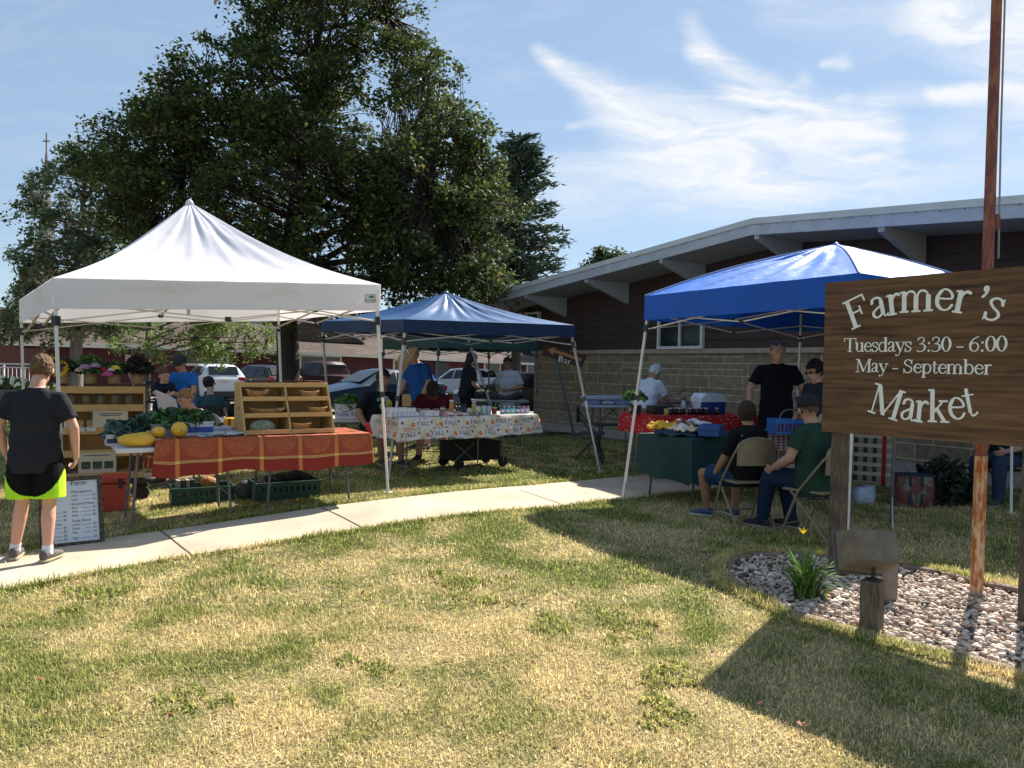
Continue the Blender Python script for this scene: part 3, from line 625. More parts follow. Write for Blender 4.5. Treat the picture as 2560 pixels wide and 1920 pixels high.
q2 = G(2222, 1502); o = MB(); o.box((q2.x, q2.y, .13), (.09, .06, .28), rz=R(20), bev=.006); o = o.build('outlet_box', mat('outlet_grey', (.20, .17, .145), rough=.6), loc=(q2.x, q2.y, 0)); tag(o, 'small pale grey outlet box standing behind the flood light post', 'outlet box')
# ================================================================== TREES
leafmats = {}
def leafmat(name, trans=.35, rough=.5): return mat(name, (.05, .08, .02), rough=max(rough, .62), var=.12, scale=1.2, attr='tint', trans=trans, spec=.22)
def tree(name, label, group, base, prof, trunk_pts, tr, ntips, nl, lsize, cols, spread=.42, seed=1, limbs=16, gap=.44, shell=.55, droop=.0, leafshape=.55, matname='leaf', rough=.5, bark=(.045, .035, .028), twig=.012, persp=True, lobes=0, lr=(.7, 1.2)):
    r = np.random.default_rng(seed); rd = random.Random(seed)
    root = thing(name, label, 'tree', tuple(base), 0, group)
    zs = np.array([p_[0] for p_ in prof]); cols_ = [np.array([p_[i] for p_ in prof]) for i in (1, 2, 3)]
    tips = []; lc = []
    tries = 0
    while len(tips) < ntips and tries < ntips * 60:
        tries += 1
        z = rd.uniform(zs[0], zs[-1]); xl, xr, ry = (np.interp(z, zs, c) for c in cols_)
        area = ((xr - xl) * ry) ** (.6 if lobes else 1)
        if rd.random() > area / (max((cols_[1] - cols_[0]) * cols_[2]) ** (.6 if lobes else 1) + 1e-9) * 1.0: continue
        a = rd.uniform(0, 2 * PI); q_ = rd.random() ** .5
        if rd.random() < shell: q_ = rd.uniform(.72, 1.0)
        cx = (xl + xr) / 2; x = cx + math.cos(a) * q_ * (xr - xl) / 2; y = math.sin(a) * q_ * ry
        if lobes:
            if len(lc) < lobes: lc.append((V((cx + (x - cx) * .95, y * .9, z)), rd.uniform(*lr))); continue
            c0, r0_ = lc[rd.randrange(len(lc))]; d_ = V((rd.gauss(0, 1), rd.gauss(0, 1), rd.gauss(.35, 1))).normalized(); x, y, z = c0 + V((d_.x, d_.y, d_.z * .72)) * r0_ * rd.uniform(.62, 1.0)
        nv = float(fbm(np.array([x * .55 + seed * 3 + y * .31]), np.array([z * .75 + y * .4 + 7]), 3)[0])
        if nv < gap - .06 and rd.random() < .93: continue
        if persp: kk = (base[1] + y) / base[1]; x = (x + base[0]) * kk - base[0]; z = (z - CH + base[2]) * kk + CH - base[2]
        tips.append(V((x, y, max(z, .3))))
    tp = [V(t_) for t_ in trunk_pts]
    wmb = MB(); k = len(tp); wmb.tube([tp[0] + V((0, 0, -.1))] + tp, [tr * 1.35] + [tr * (1 - .86 * i / (k - 1)) + .01 for i in range(k)], 12)
    def tpt(f): q_ = f * (k - 1); i = min(int(q_), k - 2); return tp[i].lerp(tp[i + 1], q_ - i)
    lp_ = []
    for i in range(limbs):
        f = .28 + .70 * i / limbs; s_ = tpt(f); 
        cand = [t_ for t_ in rd.sample(tips, min(40, len(tips))) if t_.z > s_.z - .3]
        if not cand: continue
        t_ = max(cand, key=lambda c: (V((c.x - s_.x, c.y - s_.y, 0))).length - abs(c.z - s_.z - .8) * .6); e = s_.lerp(t_, .85)
        mid = s_.lerp(e, .5) + V((rd.uniform(-.3, .3), rd.uniform(-.3, .3), .12 * (e - s_).length))
        pts_ = [s_.lerp(mid, j / 4).lerp(mid.lerp(e, j / 4), j / 4) for j in range(5)] ; pts_ = [s_ * (1 - t) ** 2 + mid * 2 * t * (1 - t) + e * t * t for t in [j / 6 for j in range(7)]]
        r0 = tr * .42 * (1 - f * .6); wmb.tube(pts_, [r0 * (1 - .8 * j / 6) for j in range(7)], 7); lp_ += pts_[1:]
    lp_ += [tpt(i / 14) for i in range(5, 15)]
    la = np.array([p_[:] for p_ in lp_])
    for t_ in tips:
        dd = np.linalg.norm(la - np.array(t_[:]), axis=1) + (la[:, 2] > t_.z) * .6; j = int(dd.argmin()); s_ = V(la[j]); mid = s_.lerp(t_, .5) + V((rd.uniform(-.15, .15), rd.uniform(-.15, .15), .1 - droop * .5))
        wmb.tube([s_, mid, t_], [twig * 1.8, twig, twig * .4], 3, cap=False)
    bk = mat('bark_' + matname, bark, rough=.95, var=.4, scale=8, bump=1.0, bscale=14, stretch=(3, 3, .6)); wmb.v = [v_ + V(base) for v_ in wmb.v]; wmb.build('trunk', bk, root, smooth=True)
    T3 = np.array([t_[:] for t_ in tips]); n = len(T3) * nl; c = np.repeat(T3, nl, 0); off = r.normal(0, 1, (n, 3)); off /= np.linalg.norm(off, axis=1)[:, None] + 1e-9; off *= (r.random((n, 1)) ** .6) * spread * r.uniform(.6, 1.25, (len(T3), 1)).repeat(nl, 0); off[:, 2] *= .7; off[:, 2] -= droop * np.hypot(off[:, 0], off[:, 1])
    c = c + off; s = lsize * r.uniform(.55, 1.25, n)
    nrm = r.normal(0, 1, (n, 3)); nrm[:, 2] = np.abs(nrm[:, 2]) + .55; nrm /= np.linalg.norm(nrm, axis=1)[:, None]
    t1 = np.cross(nrm, r.normal(0, 1, (n, 3))); t1 /= np.linalg.norm(t1, axis=1)[:, None] + 1e-9; t2 = np.cross(nrm, t1)
    s_ = s[:, None]; vs = np.stack([c - t1 * s_ * .5, c + t2 * s_ * leafshape * .5 + nrm * s_ * .10, c + t1 * s_ * .5, c - t2 * s_ * leafshape * .5 + nrm * s_ * .10], 1) + np.array(base)
    vs -= np.array(base)
    me = bpy.data.meshes.new('crown'); me.vertices.add(n * 4); me.vertices.foreach_set('co', vs.astype('f').reshape(-1)); b_ = np.arange(n)[:, None] * 4
    me.loops.add(n * 4); me.loops.foreach_set('vertex_index', (b_ + [0, 1, 2, 3]).reshape(-1).astype('i')); me.polygons.add(n); me.polygons.foreach_set('loop_start', (np.arange(n) * 4).astype('i')); me.polygons.foreach_set('loop_total', np.full(n, 4, 'i')); me.update(calc_edges=True)
    ci = r.choice(len(cols), n, p=[c_[1] for c_ in cols]); cc = np.array([c_[0] for c_ in cols])[ci] * r.uniform(.7, 1.3, (n, 1)) * r.uniform(.8, 1.2, (len(T3), 1)).repeat(nl, 0); cc = np.repeat(np.concatenate([cc, np.ones((n, 1))], 1), 4, 0)
    at = me.color_attributes.new('tint', 'FLOAT_COLOR', 'POINT'); at.data.foreach_set('color', cc.astype('f').reshape(-1)); me.materials.append(leafmat('foliage_' + matname, rough=rough))
    o = bpy.data.objects.new('crown', me); COL.objects.link(o); o.parent = root
    return root
def prof_px(Y, bx, rows, bz, ry=.85):               # pixel silhouette rows (v, ul, ur) -> local profile at depth Y
    out = []
    for v, ul, ur in rows:
        a = W(ul, v, Y); b = W(ur, v, Y); out.append(((a.z + b.z) / 2 - bz, a.x - bx, b.x - bx, (b.x - a.x) / 2 * ry))
    return sorted(out)
Ym = 18.5; tb = W(722, 1000, Ym); bz = gz(tb.x, Ym); mb_ = V((tb.x, Ym, bz))
rows = [(-120, 740, 900), (-60, 670, 985), (0, 615, 1015), (60, 565, 1035), (110, 515, 1065), (165, 420, 1145), (254, 340, 1185), (320, 200, 1235), (364, 150, 1290), (440, 150, 1320), (520, 200, 1310), (617, 250, 1290), (683, 300, 1300), (760, 380, 1290), (800, 480, 1150)]
tw = lambda u, v: (lambda q_: (q_.x - mb_.x, 0, q_.z - bz))(W(u, v, Ym))
tree('maple_tree', 'huge dense dark green broadleaf tree rising behind the white canopy', None, mb_, prof_px(Ym, mb_.x, rows, bz, .72), [(0, 0, 0), tw(720, 880), tw(716, 760), tw(728, 600), tw(750, 420), tw(778, 240), tw(800, 60), tw(820, -80)], .30, 4300, 28, .13,
     [((.034, .060, .022), .36), ((.055, .088, .028), .34), ((.11, .14, .035), .24), ((.19, .16, .04), .06)], spread=.34, seed=3, limbs=26, gap=.30, shell=.70, matname='maple', twig=.014, lobes=300, lr=(.5, .9))
Yl = 25; q = W(190, 1000, Yl); b_ = V((q.x, Yl, gz(q.x, Yl)))
tree('silver_maple_tree', 'feathery pale green tree at the far left in front of the steeple', None, b_, prof_px(Yl, b_.x, [(345, 175, 240), (400, 120, 290), (460, 70, 330), (540, 45, 360), (620, 40, 380), (700, 10, 400), (770, -30, 400), (840, -30, 330)], b_.z), [(0, 0, 0), (0, 0, 2), (.1, 0, 4), (.15, 0, 6), (.3, 0, 8.2)], .22, 1000, 30, .16,
     [((.11, .15, .085), .5), ((.17, .21, .12), .3), ((.06, .09, .04), .2)], spread=.36, seed=5, limbs=18, gap=.30, shell=.6, droop=.25, lobes=110, lr=(.4, .9), matname='silver_maple', bark=(.13, .12, .11))
Ys = 21.5; q = W(366, 1000, Ys); b_ = V((q.x, Ys, gz(q.x, Ys)))
tree('young_tree', 'small light green tree whose low branches hang over the stalls', None, b_, prof_px(Ys, b_.x, [(620, 330, 480), (700, 270, 560), (780, 240, 640), (840, 250, 690), (885, 300, 640), (905, 340, 560)], b_.z), [(0, 0, 0), (0, 0, 1), (.02, 0, 2), (.1, 0, 3.2), (.2, 0, 4.3)], .115, 520, 28, .11,
     [((.15, .23, .065), .5), ((.21, .29, .08), .3), ((.09, .14, .04), .2)], spread=.30, seed=8, limbs=12, gap=.34, shell=.5, droop=.2, lobes=34, lr=(.35, .7), matname='young', bark=(.11, .10, .085))
def pine():
    Yp = 42; rd = random.Random(4); q = W(1290, 900, Yp); b_ = V((q.x, Yp, gz(q.x, Yp))); root = thing('pine_tree', 'dark layered conifer standing behind the brown building roof', 'tree', tuple(b_))
    top = W(1275, 330, Yp).z - b_.z; mb = MB(); mb.tube([b_, b_ + V((0, 0, top))], [.32, .05], 8); lf = MB()
    for i in range(270):
        z = rd.uniform(.2, .985) ; a = rd.uniform(0, 2 * PI); L_ = (1 - z) ** .6 * 3.4 * rd.uniform(.5, 1.25) + .4; s = b_ + V((0, 0, top * z)); d = V((math.cos(a), math.sin(a) , -.05 + .25 * rd.random()))
        e = s + d * L_; mb.tube([s, s.lerp(e, .5) + V((0, 0, -.1)), e], [.05, .03, .012], 4, cap=False)
        for j in range(int(20 + 24 * L_)):
            f = rd.uniform(.2, 1.05); c = s.lerp(e, f) + V((rd.gauss(0, .3), rd.gauss(0, .3), rd.gauss(-.10, .17))) * (.4 + .5 * L_ / 3)
            dd = (d + V((rd.gauss(0, .5), rd.gauss(0, .5), rd.gauss(.1, .35)))).normalized() * .30; w = V((rd.gauss(0, 1), rd.gauss(0, 1), rd.gauss(0, 1))).normalized() * .075
            lf.add([c - dd * .4, c + w, c + dd, c - w], [(0, 1, 2, 3)])
    mb.build('trunk', mat('bark_pine', (.05, .04, .035), rough=.9), root); lf.build('crown', mat('needles', (.042, .072, .045), rough=.6, var=.35, scale=1.5, trans=.2), root)
pine()
Yr = 70; q = W(1515, 700, Yr); b_ = V((q.x, Yr, -.3))
tree('distant_tree', 'small tree top showing above the brown building roof', None, b_, prof_px(Yr, b_.x, [(622, 1495, 1535), (640, 1490, 1560), (700, 1440, 1600)], b_.z), [(0, 0, 0), (0, 0, 4), (0, 0, 8), (0, 0, 11)], .3, 200, 26, .42, [((.06, .09, .04), .6), ((.09, .12, .05), .4)], spread=1.0, seed=9, limbs=8, gap=.35, matname='far', twig=.03)
for i, (u, Yb, vt, w_, lab) in enumerate(((1320, 105, 868, 300, 'distant round green tree behind the shingled roof near the stone wall'), (-10, 60, 800, 420, 'dark broad green tree at the far left edge beyond the railing'), (150, 75, 790, 300, 'distant green tree behind the red building left end'))):
    q = W(u, 900, Yb); b_ = V((q.x, Yb, -.4)); h_ = W(u, vt, Yb).z + .4; w_ = w_ / 1900 * Yb / 2
    tree('background_tree', lab, None, b_, [(.5, -w_ * .6, w_ * .6, w_ * .6), (h_ * .5, -w_, w_, w_), (h_ * .85, -w_ * .7, w_ * .7, w_ * .7), (h_, -w_ * .2, w_ * .2, w_ * .2)], [(0, 0, 0), (0, 0, h_ * .4), (0, 0, h_ * .8)], .3, 260, 26, .45, [((.06, .095, .035), .6), ((.10, .14, .05), .4)], spread=1.1, seed=20 + i, limbs=6, gap=.3, matname='bg', twig=.03)
# ================================================================== BROWN BUILDING (right)
wdir = V((.584, -.81, 0)).normalized(); wn = V((-.81, -.584, 0)).normalized(); wc = V((.547, 18.9, 0)); rzw = math.atan2(wdir.y, wdir.x)
bb = thing('brown_building', 'long low building with dark brown siding, stone base and pale overhanging roof', 'building', tuple(wc), rzw, local=True)
Mw = Matrix.Translation(wc) @ Matrix.Rotation(rzw, 4, 'Z'); Mwi = Mw.inverted()      # local x along wall, -y outward
def WP(u, v, off=0.0):                              # pixel -> local x,z on the wall plane, off metres out
    r = ray(u, v); pp = wc + wn * off; t = (pp - V((0, 0, CH))).dot(wn) / r.dot(wn); q = Mwi @ (V((0, 0, CH)) + r * t); return q.x, q.z
def brickmat(name, c1, c2, mort, w, h, scale=1., off=.37, sq=.7, ms=.012):
    m = bpy.data.materials.new(name); m.use_nodes = True; t = m.node_tree; b = t.nodes['Principled BSDF']; lk = t.links; b.inputs['Roughness'].default_value = .9; b.inputs['Specular IOR Level'].default_value = .2
    c = t.nodes.new('ShaderNodeTexCoord'); sp_ = t.nodes.new('ShaderNodeSeparateXYZ'); cb_ = t.nodes.new('ShaderNodeCombineXYZ'); lk.new(c.outputs['Object'], sp_.inputs[0]); lk.new(sp_.outputs['X'], cb_.inputs[0]); lk.new(sp_.outputs['Z'], cb_.inputs[1])
    def bk(w, h, off, sq, fr):
        k = t.nodes.new('ShaderNodeTexBrick'); lk.new(cb_.outputs[0], k.inputs['Vector']); k.inputs['Color1'].default_value = c1 + (1,); k.inputs['Color2'].default_value = c2 + (1,); k.inputs['Mortar'].default_value = mort + (1,)
        k.inputs['Scale'].default_value = 1; k.inputs['Brick Width'].default_value = w; k.inputs['Row Height'].default_value = h; k.inputs['Mortar Size'].default_value = ms; k.inputs['Mortar Smooth'].default_value = .2; k.inputs['Bias'].default_value = .1
        k.offset = off; k.squash = sq; k.squash_frequency = fr; return k
    A = bk(w, h, off, sq, 2); B = bk(w * 1.35, h / 2, .5, 1.0, 3)
    n = t.nodes.new('ShaderNodeTexVoronoi'); n.inputs['Scale'].default_value = 1; n.distance = 'CHEBYCHEV'
    # choose small or large courses by coarse cells
    fl1 = t.nodes.new('ShaderNodeVectorMath'); fl1.operation = 'DIVIDE'; lk.new(cb_.outputs[0], fl1.inputs[0]); fl1.inputs[1].default_value = (w * 2, h, 1)
    fl2 = t.nodes.new('ShaderNodeVectorMath'); fl2.operation = 'FLOOR'; lk.new(fl1.outputs[0], fl2.inputs[0]); wn_ = t.nodes.new('ShaderNodeTexWhiteNoise'); wn_.noise_dimensions = '2D'; lk.new(fl2.outputs[0], wn_.inputs['Vector'])
    gt = t.nodes.new('ShaderNodeMath'); gt.operation = 'GREATER_THAN'; gt.inputs[1].default_value = .6; lk.new(wn_.outputs['Value'], gt.inputs[0])
    mx_ = t.nodes.new('ShaderNodeMix'); mx_.data_type = 'RGBA'; lk.new(gt.outputs[0], mx_.inputs['Factor']); lk.new(A.outputs['Color'], mx_.inputs['A']); lk.new(B.outputs['Color'], mx_.inputs['B'])
    ns = t.nodes.new('ShaderNodeTexNoise'); ns.inputs['Scale'].default_value = 9; ns.inputs['Detail'].default_value = 6; lk.new(c.outputs['Object'], ns.inputs['Vector'])
    mr = t.nodes.new('ShaderNodeMapRange'); mr.inputs['From Min'].default_value = .3; mr.inputs['From Max'].default_value = .7; mr.inputs['To Min'].default_value = .72; mr.inputs['To Max'].default_value = 1.25; lk.new(ns.outputs[0], mr.inputs[0])
    sc_ = t.nodes.new('ShaderNodeVectorMath'); sc_.operation = 'SCALE'; lk.new(mx_.outputs['Result'], sc_.inputs[0]); lk.new(mr.outputs[0], sc_.inputs['Scale']); lk.new(sc_.outputs[0], b.inputs['Base Color'])
    mf = t.nodes.new('ShaderNodeMix'); lk.new(gt.outputs[0], mf.inputs['Factor']); lk.new(A.outputs['Fac'], mf.inputs[2]); lk.new(B.outputs['Fac'], mf.inputs[3])
    iv = t.nodes.new('ShaderNodeMath'); iv.operation = 'MULTIPLY_ADD'; lk.new(ns.outputs[0], iv.inputs[0]); iv.inputs[1].default_value = .8
    ng = t.nodes.new('ShaderNodeMath'); ng.operation = 'MULTIPLY'; ng.inputs[1].default_value = -1; lk.new(mf.outputs[0], ng.inputs[0]); lk.new(ng.outputs[0], iv.inputs[2])
    bp = t.nodes.new('ShaderNodeBump'); bp.inputs['Strength'].default_value = .8; bp.inputs['Distance'].default_value = .02; lk.new(iv.outputs[0], bp.inputs['Height']); lk.new(bp.outputs[0], b.inputs['Normal'])
    return m
stone = brickmat('limestone', (.31, .25, .175), (.22, .178, .122), (.55, .47, .34), .78, .235, ms=.009)
LZ = 1.83; WL = 15.5; SH = .02
mb = MB(); mb.box((WL / 2, .15, (LZ + .1) / 2), (WL, .30, LZ - .1)); mb.build('stone_wall', stone, bb)
mb = MB(); mb.box((WL / 2, .12, -.05), (WL + .1, .50, .46)); mb.build('foundation', mat('foundation_concrete', (.33, .31, .28), rough=.95, var=.2, bump=.3, bscale=60), bb)
mb = MB(); mb.box((WL / 2 + .02, .10, LZ + .045), (WL + .12, .34, .09), bev=.008); mb.build('stone_ledge', mat('ledge_stone', (.36, .31, .23), rough=.9, var=.18, scale=8, bump=.3), bb)
# siding: lapped boards
def roofz(x):                                       # underside height of the roof along the wall
    return Z0 + (Z1 - Z0) * (x - X0) / (X1 - X0) if x < X1 else Z1 + (Z2 - Z1) * (x - X1) / (X2 - X1)
OH = 1.22
(a0, b0), (a1, b1), (a2, b2) = WP(1285, 716, OH), WP(1880, 546, OH), WP(2560, 488, OH)
X0, Z0, X1, Z1, X2, Z2 = a0, b0 - .26, a1, b1 - .26, a2, b2 - .26
xl = -.75; xr = WL; sidm = mat('brown_siding', (.050, .030, .027), rough=.75, var=.22, scale=6, stretch=(.4, 1, 4), bump=.25, bscale=60)
mb = MB(); z = LZ + .09; bh = .165
while z < Z1 + .02:
    def xr_at(zz):                                   # span of this board below the sloping roof
        lo = xl; hi = xr
        if roofz(xl) < zz: lo = X0 + (zz - Z0) / (Z1 - Z0) * (X1 - X0)
        if roofz(xr) < zz: hi = X1 + (zz - Z1) / (Z2 - Z1) * (X2 - X1)
        return lo, hi
    lo, hi = xr_at(z + .02)
    if lo < hi: mb.add([(lo, -.035, z), (hi, -.035, z), (hi, -.012, z + bh), (lo, -.012, z + bh), (lo, .2, z), (hi, .2, z), (hi, .2, z + bh), (lo, .2, z + bh)], [(0, 1, 2, 3), (0, 4, 5, 1), (0, 3, 7, 4), (1, 5, 6, 2), (3, 2, 6, 7)])
    z += bh
mb.build('siding', sidm, bb)
mb = MB(); mb.box((xl / 2, .7, 1.0), (.01, .01, .01))  # back volume of the house
mb = MB(); mb.add([(xl + .02, .16, LZ), (xr, .16, LZ), (xr, .16, roofz(xr)), (X1, .16, Z1), (xl + .02, .16, roofz(xl)), (xl + .02, 12, LZ - 1.6), (xr, 12, LZ - 1.6), (xr, 12, roofz(xr)), (X1, 12, Z1), (xl + .02, 12, roofz(xl))], [(4, 3, 2, 1, 0), (5, 6, 7, 8, 9), (0, 5, 9, 4), (1, 2, 7, 6)]); mb.build('rear_wall', sidm, bb)
# roof slab with soffit, fascia in two bands
rfm = mat('roof_metal', (.50, .50, .47), rough=.55, var=.08, scale=3); fas = mat('fascia_paint', (.42, .45, .50), rough=.6, var=.10, scale=5); sof = mat('soffit_paint', (.38, .40, .42), rough=.7)
XA, XB = -4.5, WL + .8; ends = [(XA, roofz(XA)), (X1, Z1), (XB, roofz(XB))]
mb = MB()
for (xa, za), (xb, zb_) in zip(ends[:-1], ends[1:]):
    f = -OH; mb.add([(xa, f, za), (xb, f, zb_), (xb, f, zb_ + .02), (xa, f, za + .02), (xa, 12.6, za), (xb, 12.6, zb_), (xb, 12.6, zb_ + .02), (xa, 12.6, za + .02)], [(0, 4, 5, 1)])
mb.build('soffit', sof, bb)
mb = MB()
for (xa, za), (xb, zb_) in zip(ends[:-1], ends[1:]):
    f = -OH - .02; mb.add([(xa, f, za - .01), (xb, f, zb_ - .01), (xb, f, zb_ + .17), (xa, f, za + .17), (xa, f + .02, za - .01), (xb, f + .02, zb_ - .01)], [(0, 1, 2, 3), (0, 4, 5, 1)])
mb.build('fascia', fas, bb)
mb = MB()
for (xa, za), (xb, zb_) in zip(ends[:-1], ends[1:]):
    f = -OH - .045; mb.add([(xa, f, za + .16), (xb, f, zb_ + .16), (xb, f + .06, zb_ + .27), (xa, f + .06, za + .27), (xa, 12.6, za + .27), (xb, 12.6, zb_ + .27), (xa, f + .03, za + .155), (xb, f + .03, zb_ + .155)], [(0, 1, 3, 2)[:0] or (0, 1, 2, 3), (3, 2, 5, 4), (0, 6, 7, 1)])
L_ = XB - XA
mb.build('roof', rfm, bb)
xx = -2.0
while xx < 12.5: mb = MB(); mb.ell((xx, -OH - .026, roofz(xx) + .145), (.010, .006, .010), n=6, k=4); mb.build('rivet', mat('rivet', (.12, .12, .12)), bb); xx += .305
for (uw, i) in ((1416, 0), (1570, 1), (1759, 2), (1998, 3), (2305, 4), (2720, 5)):
    x = WP(uw, 800)[0]; zr = roofz(x) - .003; mb = MB()
    for sx_ in (0,):
        t2 = .045; poly = [(x - t2, -.03, zr), (x - t2, -OH + .01, zr), (x - t2, -OH + .01, zr - .07), (x - t2, -.03, zr - .44)]
        mb.prism([V(p_) for p_ in poly], (0, 0, 0), (2 * t2, 0, 0))
    mb.build('roof_bracket', sof, bb, norm=True)
def window(parent, x, zb, w, h, y=-.04, fr=None, gl=None, bars=1, d=.09, name='window', fw=.055):
    fr = fr or mat('white_vinyl', (.62, .64, .64), rough=.5, var=.04); gl = gl or mat('dark_glass', (.010, .018, .020), rough=.12, spec=.35)
    mb = MB(); mb.box((x, y, zb + fw / 2), (w, d, fw)); mb.box((x, y, zb + h - fw / 2), (w, d, fw)); mb.box((x - w / 2 + fw / 2, y, zb + h / 2), (fw, d - .004, h - 2 * fw)); mb.box((x + w / 2 - fw / 2, y, zb + h / 2), (fw, d - .004, h - 2 * fw))
    for i in range(bars): mb.box((x - w / 2 + w * (i + 1) / (bars + 1), y, zb + h / 2), (fw * .8, d - .012, h - 2 * fw))
    f = mb.build(name, fr, parent); g = MB(); g.box((x, y + .012, zb + h / 2), (w - 2 * fw, .01, h - 2 * fw)); g.build('pane', gl, f); return f
(wa, wz), (wb_, _) = WP(1646, 873, .05), WP(1759, 873, .05); window(bb, (wa + wb_) / 2, wz, wb_ - wa, 1.15, y=-.06)
(wa, wz), (wb_, _) = WP(1302, 850, .05), WP(1350, 850, .05); zt_ = WP(1330, 781, .05)[1]; window(bb, (wa + wb_) / 2, wz, wb_ - wa, zt_ - wz, y=-.06, bars=0)
# ================================================================== RED BUILDING (behind the lot)
ra = W(63, 900, 33.0); rb = W(1700, 900, 83); ra.z = rb.z = 0; rd_ = (rb - ra).normalized(); rzr = math.atan2(rd_.y, rd_.x); RL = (rb - ra).length
rbg = thing('red_building', 'long low dark red building with brown shingle roof and cream trim beyond the cars', 'building', (ra.x, ra.y, -.25), rzr, local=True)
Mr = Matrix.Translation((ra.x, ra.y, -.25)) @ Matrix.Rotation(rzr, 4, 'Z'); Mri = Mr.inverted(); rn = V((rd_.y, -rd_.x, 0))
def RP(u, v, off=0.0):
    r = ray(u, v); pp = ra + rn * off; t = (pp - V((0, 0, CH))).dot(rn) / r.dot(rn); q = Mri @ (V((0, 0, CH)) + r * t); return q.x, q.z
redm = mat('red_siding', (.075, .012, .013), rough=.8, var=.18, scale=4, stretch=(6, 1, .3)); crm = mat('cream_trim', (.62, .58, .46), rough=.6, var=.06)
shm = brickmat('shingles', (.115, .085, .07), (.075, .055, .048), (.045, .032, .03), .9, .16, ms=.012)
e0 = RP(63, 856, .6)[1]; e1 = RP(690, 877, .6)[1]; e2 = RP(1341, 909, .6)[1]; x_e1 = RP(690, 877, .6)[0]; x_e2 = RP(1341, 909, .6)[0]
def rez(x): return e0 + (e1 - e0) * x / x_e1 if x < x_e1 else e1 + (e2 - e1) * (x - x_e1) / (x_e2 - x_e1)
KX = [0, x_e1, x_e2, RL]
mb = MB()
for a_, b_2 in zip(KX[:-1], KX[1:]): mb.add([(a_, 0, -1.2), (b_2, 0, -1.2), (b_2, 0, rez(b_2)), (a_, 0, rez(a_)), (a_, 9, -1.2), (b_2, 9, -1.2), (b_2, 9, rez(b_2)), (a_, 9, rez(a_))], [(0, 1, 2, 3), (4, 7, 6, 5)] + ([(0, 3, 7, 4)] if a_ == 0 else []))
mb.build('wall', redm, rbg)
mb = MB()
for a_, b_2 in zip(KX[:-1], KX[1:]):
    s = -1.2 if a_ == 0 else a_; mb.add([(s, -.6, rez(a_) + .02), (b_2, -.6, rez(b_2) + .02), (b_2, 4.6, rez(b_2) + 1.75), (s, 4.6, rez(a_) + 1.75), (b_2, 9.8, rez(b_2)), (s, 9.8, rez(a_))], [(0, 1, 2, 3), (3, 2, 4, 5)])
    mb.add([(s, -.55, rez(a_)), (b_2, -.55, rez(b_2)), (b_2, 0, rez(b_2)), (s, 0, rez(a_))], [(0, 3, 2, 1)])
mb.build('roof', shm, rbg)
mb = MB()
for a_, b_2 in zip(KX[:-1], KX[1:]):
    s = -1.2 if a_ == 0 else a_; mb.add([(s, -.62, rez(a_) - .14), (b_2, -.62, rez(b_2) - .14), (b_2, -.62, rez(b_2) + .03), (s, -.62, rez(a_) + .03), (s, -.55, rez(a_) - .14), (b_2, -.55, rez(b_2) - .14)], [(0, 1, 2, 3), (0, 4, 5, 1)])
mb.build('eave_trim', crm, rbg)
gx = RP(790, 850, -2)[0]; mb = MB(); mb.prism([V((gx - 3.6, 1.5, e1 + .7)), V((gx + 3.6, 1.5, e1 + .7)), V((gx, 1.5, e1 + 2.5))], (0, 0, 0), (0, 7, 0)); mb.build('roof_gable', shm, rbg)
cg = mat('window_dark', (.02, .028, .03), rough=.1, spec=.6)
for u0, u1, v0, v1, bars in ((449, 571, 875, 914, 1), (746, 852, 888, 930, 0), (981, 1013, 897, 932, 0), (1208, 1250, 905, 945, 0), (1314, 1348, 909, 955, 0), (1420, 1500, 915, 960, 1)):
    xa, za = RP(u0, v1); xb, zb_ = RP(u1, v0); window(rbg, (xa + xb) / 2, za, xb - xa, zb_ - za, y=-.04, fr=crm, gl=cg, bars=bars, fw=.13, d=.1)
xa, za = RP(1084, 985); xb, zb_ = RP(1122, 905); mb = MB(); mb.box(((xa + xb) / 2, -.03, (za + zb_) / 2), (xb - xa, .08, zb_ - za), bev=.01); mb.build('door', mat('dark_door', (.025, .02, .02), rough=.5), rbg)
mb = MB(); x_, z_ = RP(106, 880); mb.box((x_ - .9, -.25, .9), (1.8, .6, 2.6)); mb.build('entry_bay', mat('red_siding_light', (.11, .035, .03), rough=.8), rbg)
# notices on the wall
for u0, u1, v0, v1 in ((313, 327, 887, 897), (313, 327, 899, 908)):
    xa, za = RP(u0, v1, .05); xb, zb_ = RP(u1, v0, .05); mb = MB(); mb.box(((xa + xb) / 2, -.05, (za + zb_) / 2), (xb - xa, .02, zb_ - za)); n_o = mb.build('notice', mat('notice_white', (.6, .55, .56)), rbg)
    mb = MB()
    for k in range(3): mb.box(((xa + xb) / 2, -.063, za + (zb_ - za) * (.25 + .25 * k)), ((xb - xa) * .7, .004, .02))
    mb.build('notice_print', mat('notice_red', (.35, .05, .06)), n_o)
# ================================================================== FAR LEFT: church, pale house, railing, planter
Yc = 120
c = W(112, 900, Yc); ch = thing('church', 'distant church with tall grey spire topped by a thin cross', 'church', (c.x, Yc, -.5))
zt = W(118, 332, Yc).z; zs0 = W(110, 660, Yc).z; sc = Yc / 1900; sx_ = W(116, 400, Yc).x
slate = mat('slate_spire', (.16, .165, .19), rough=.8, var=.1); mb = MB(); zsp = W(118, 380, Yc).z; mb.lathe([(26 * sc, zs0 - 2), (13 * sc, (zs0 + zsp) / 2), (2.2 * sc, zsp)], (sx_, Yc, 0), 8); mb.build('spire', slate, ch)
mb = MB(); mb.tube([(sx_, Yc, zsp - .5), (sx_, Yc, zt)], 1.8 * sc, 6); mb.box((sx_, Yc, zt - 1.3), (1.1, .15, .2)); mb.build('cross', mat('cross_stone', (.20, .15, .16)), ch)
mb = MB(); mb.box((sx_, Yc, zs0 / 2 - 1), (5.2, 5.2, zs0)); mb.build('tower', mat('church_brick', (.20, .12, .10), var=.15), ch)
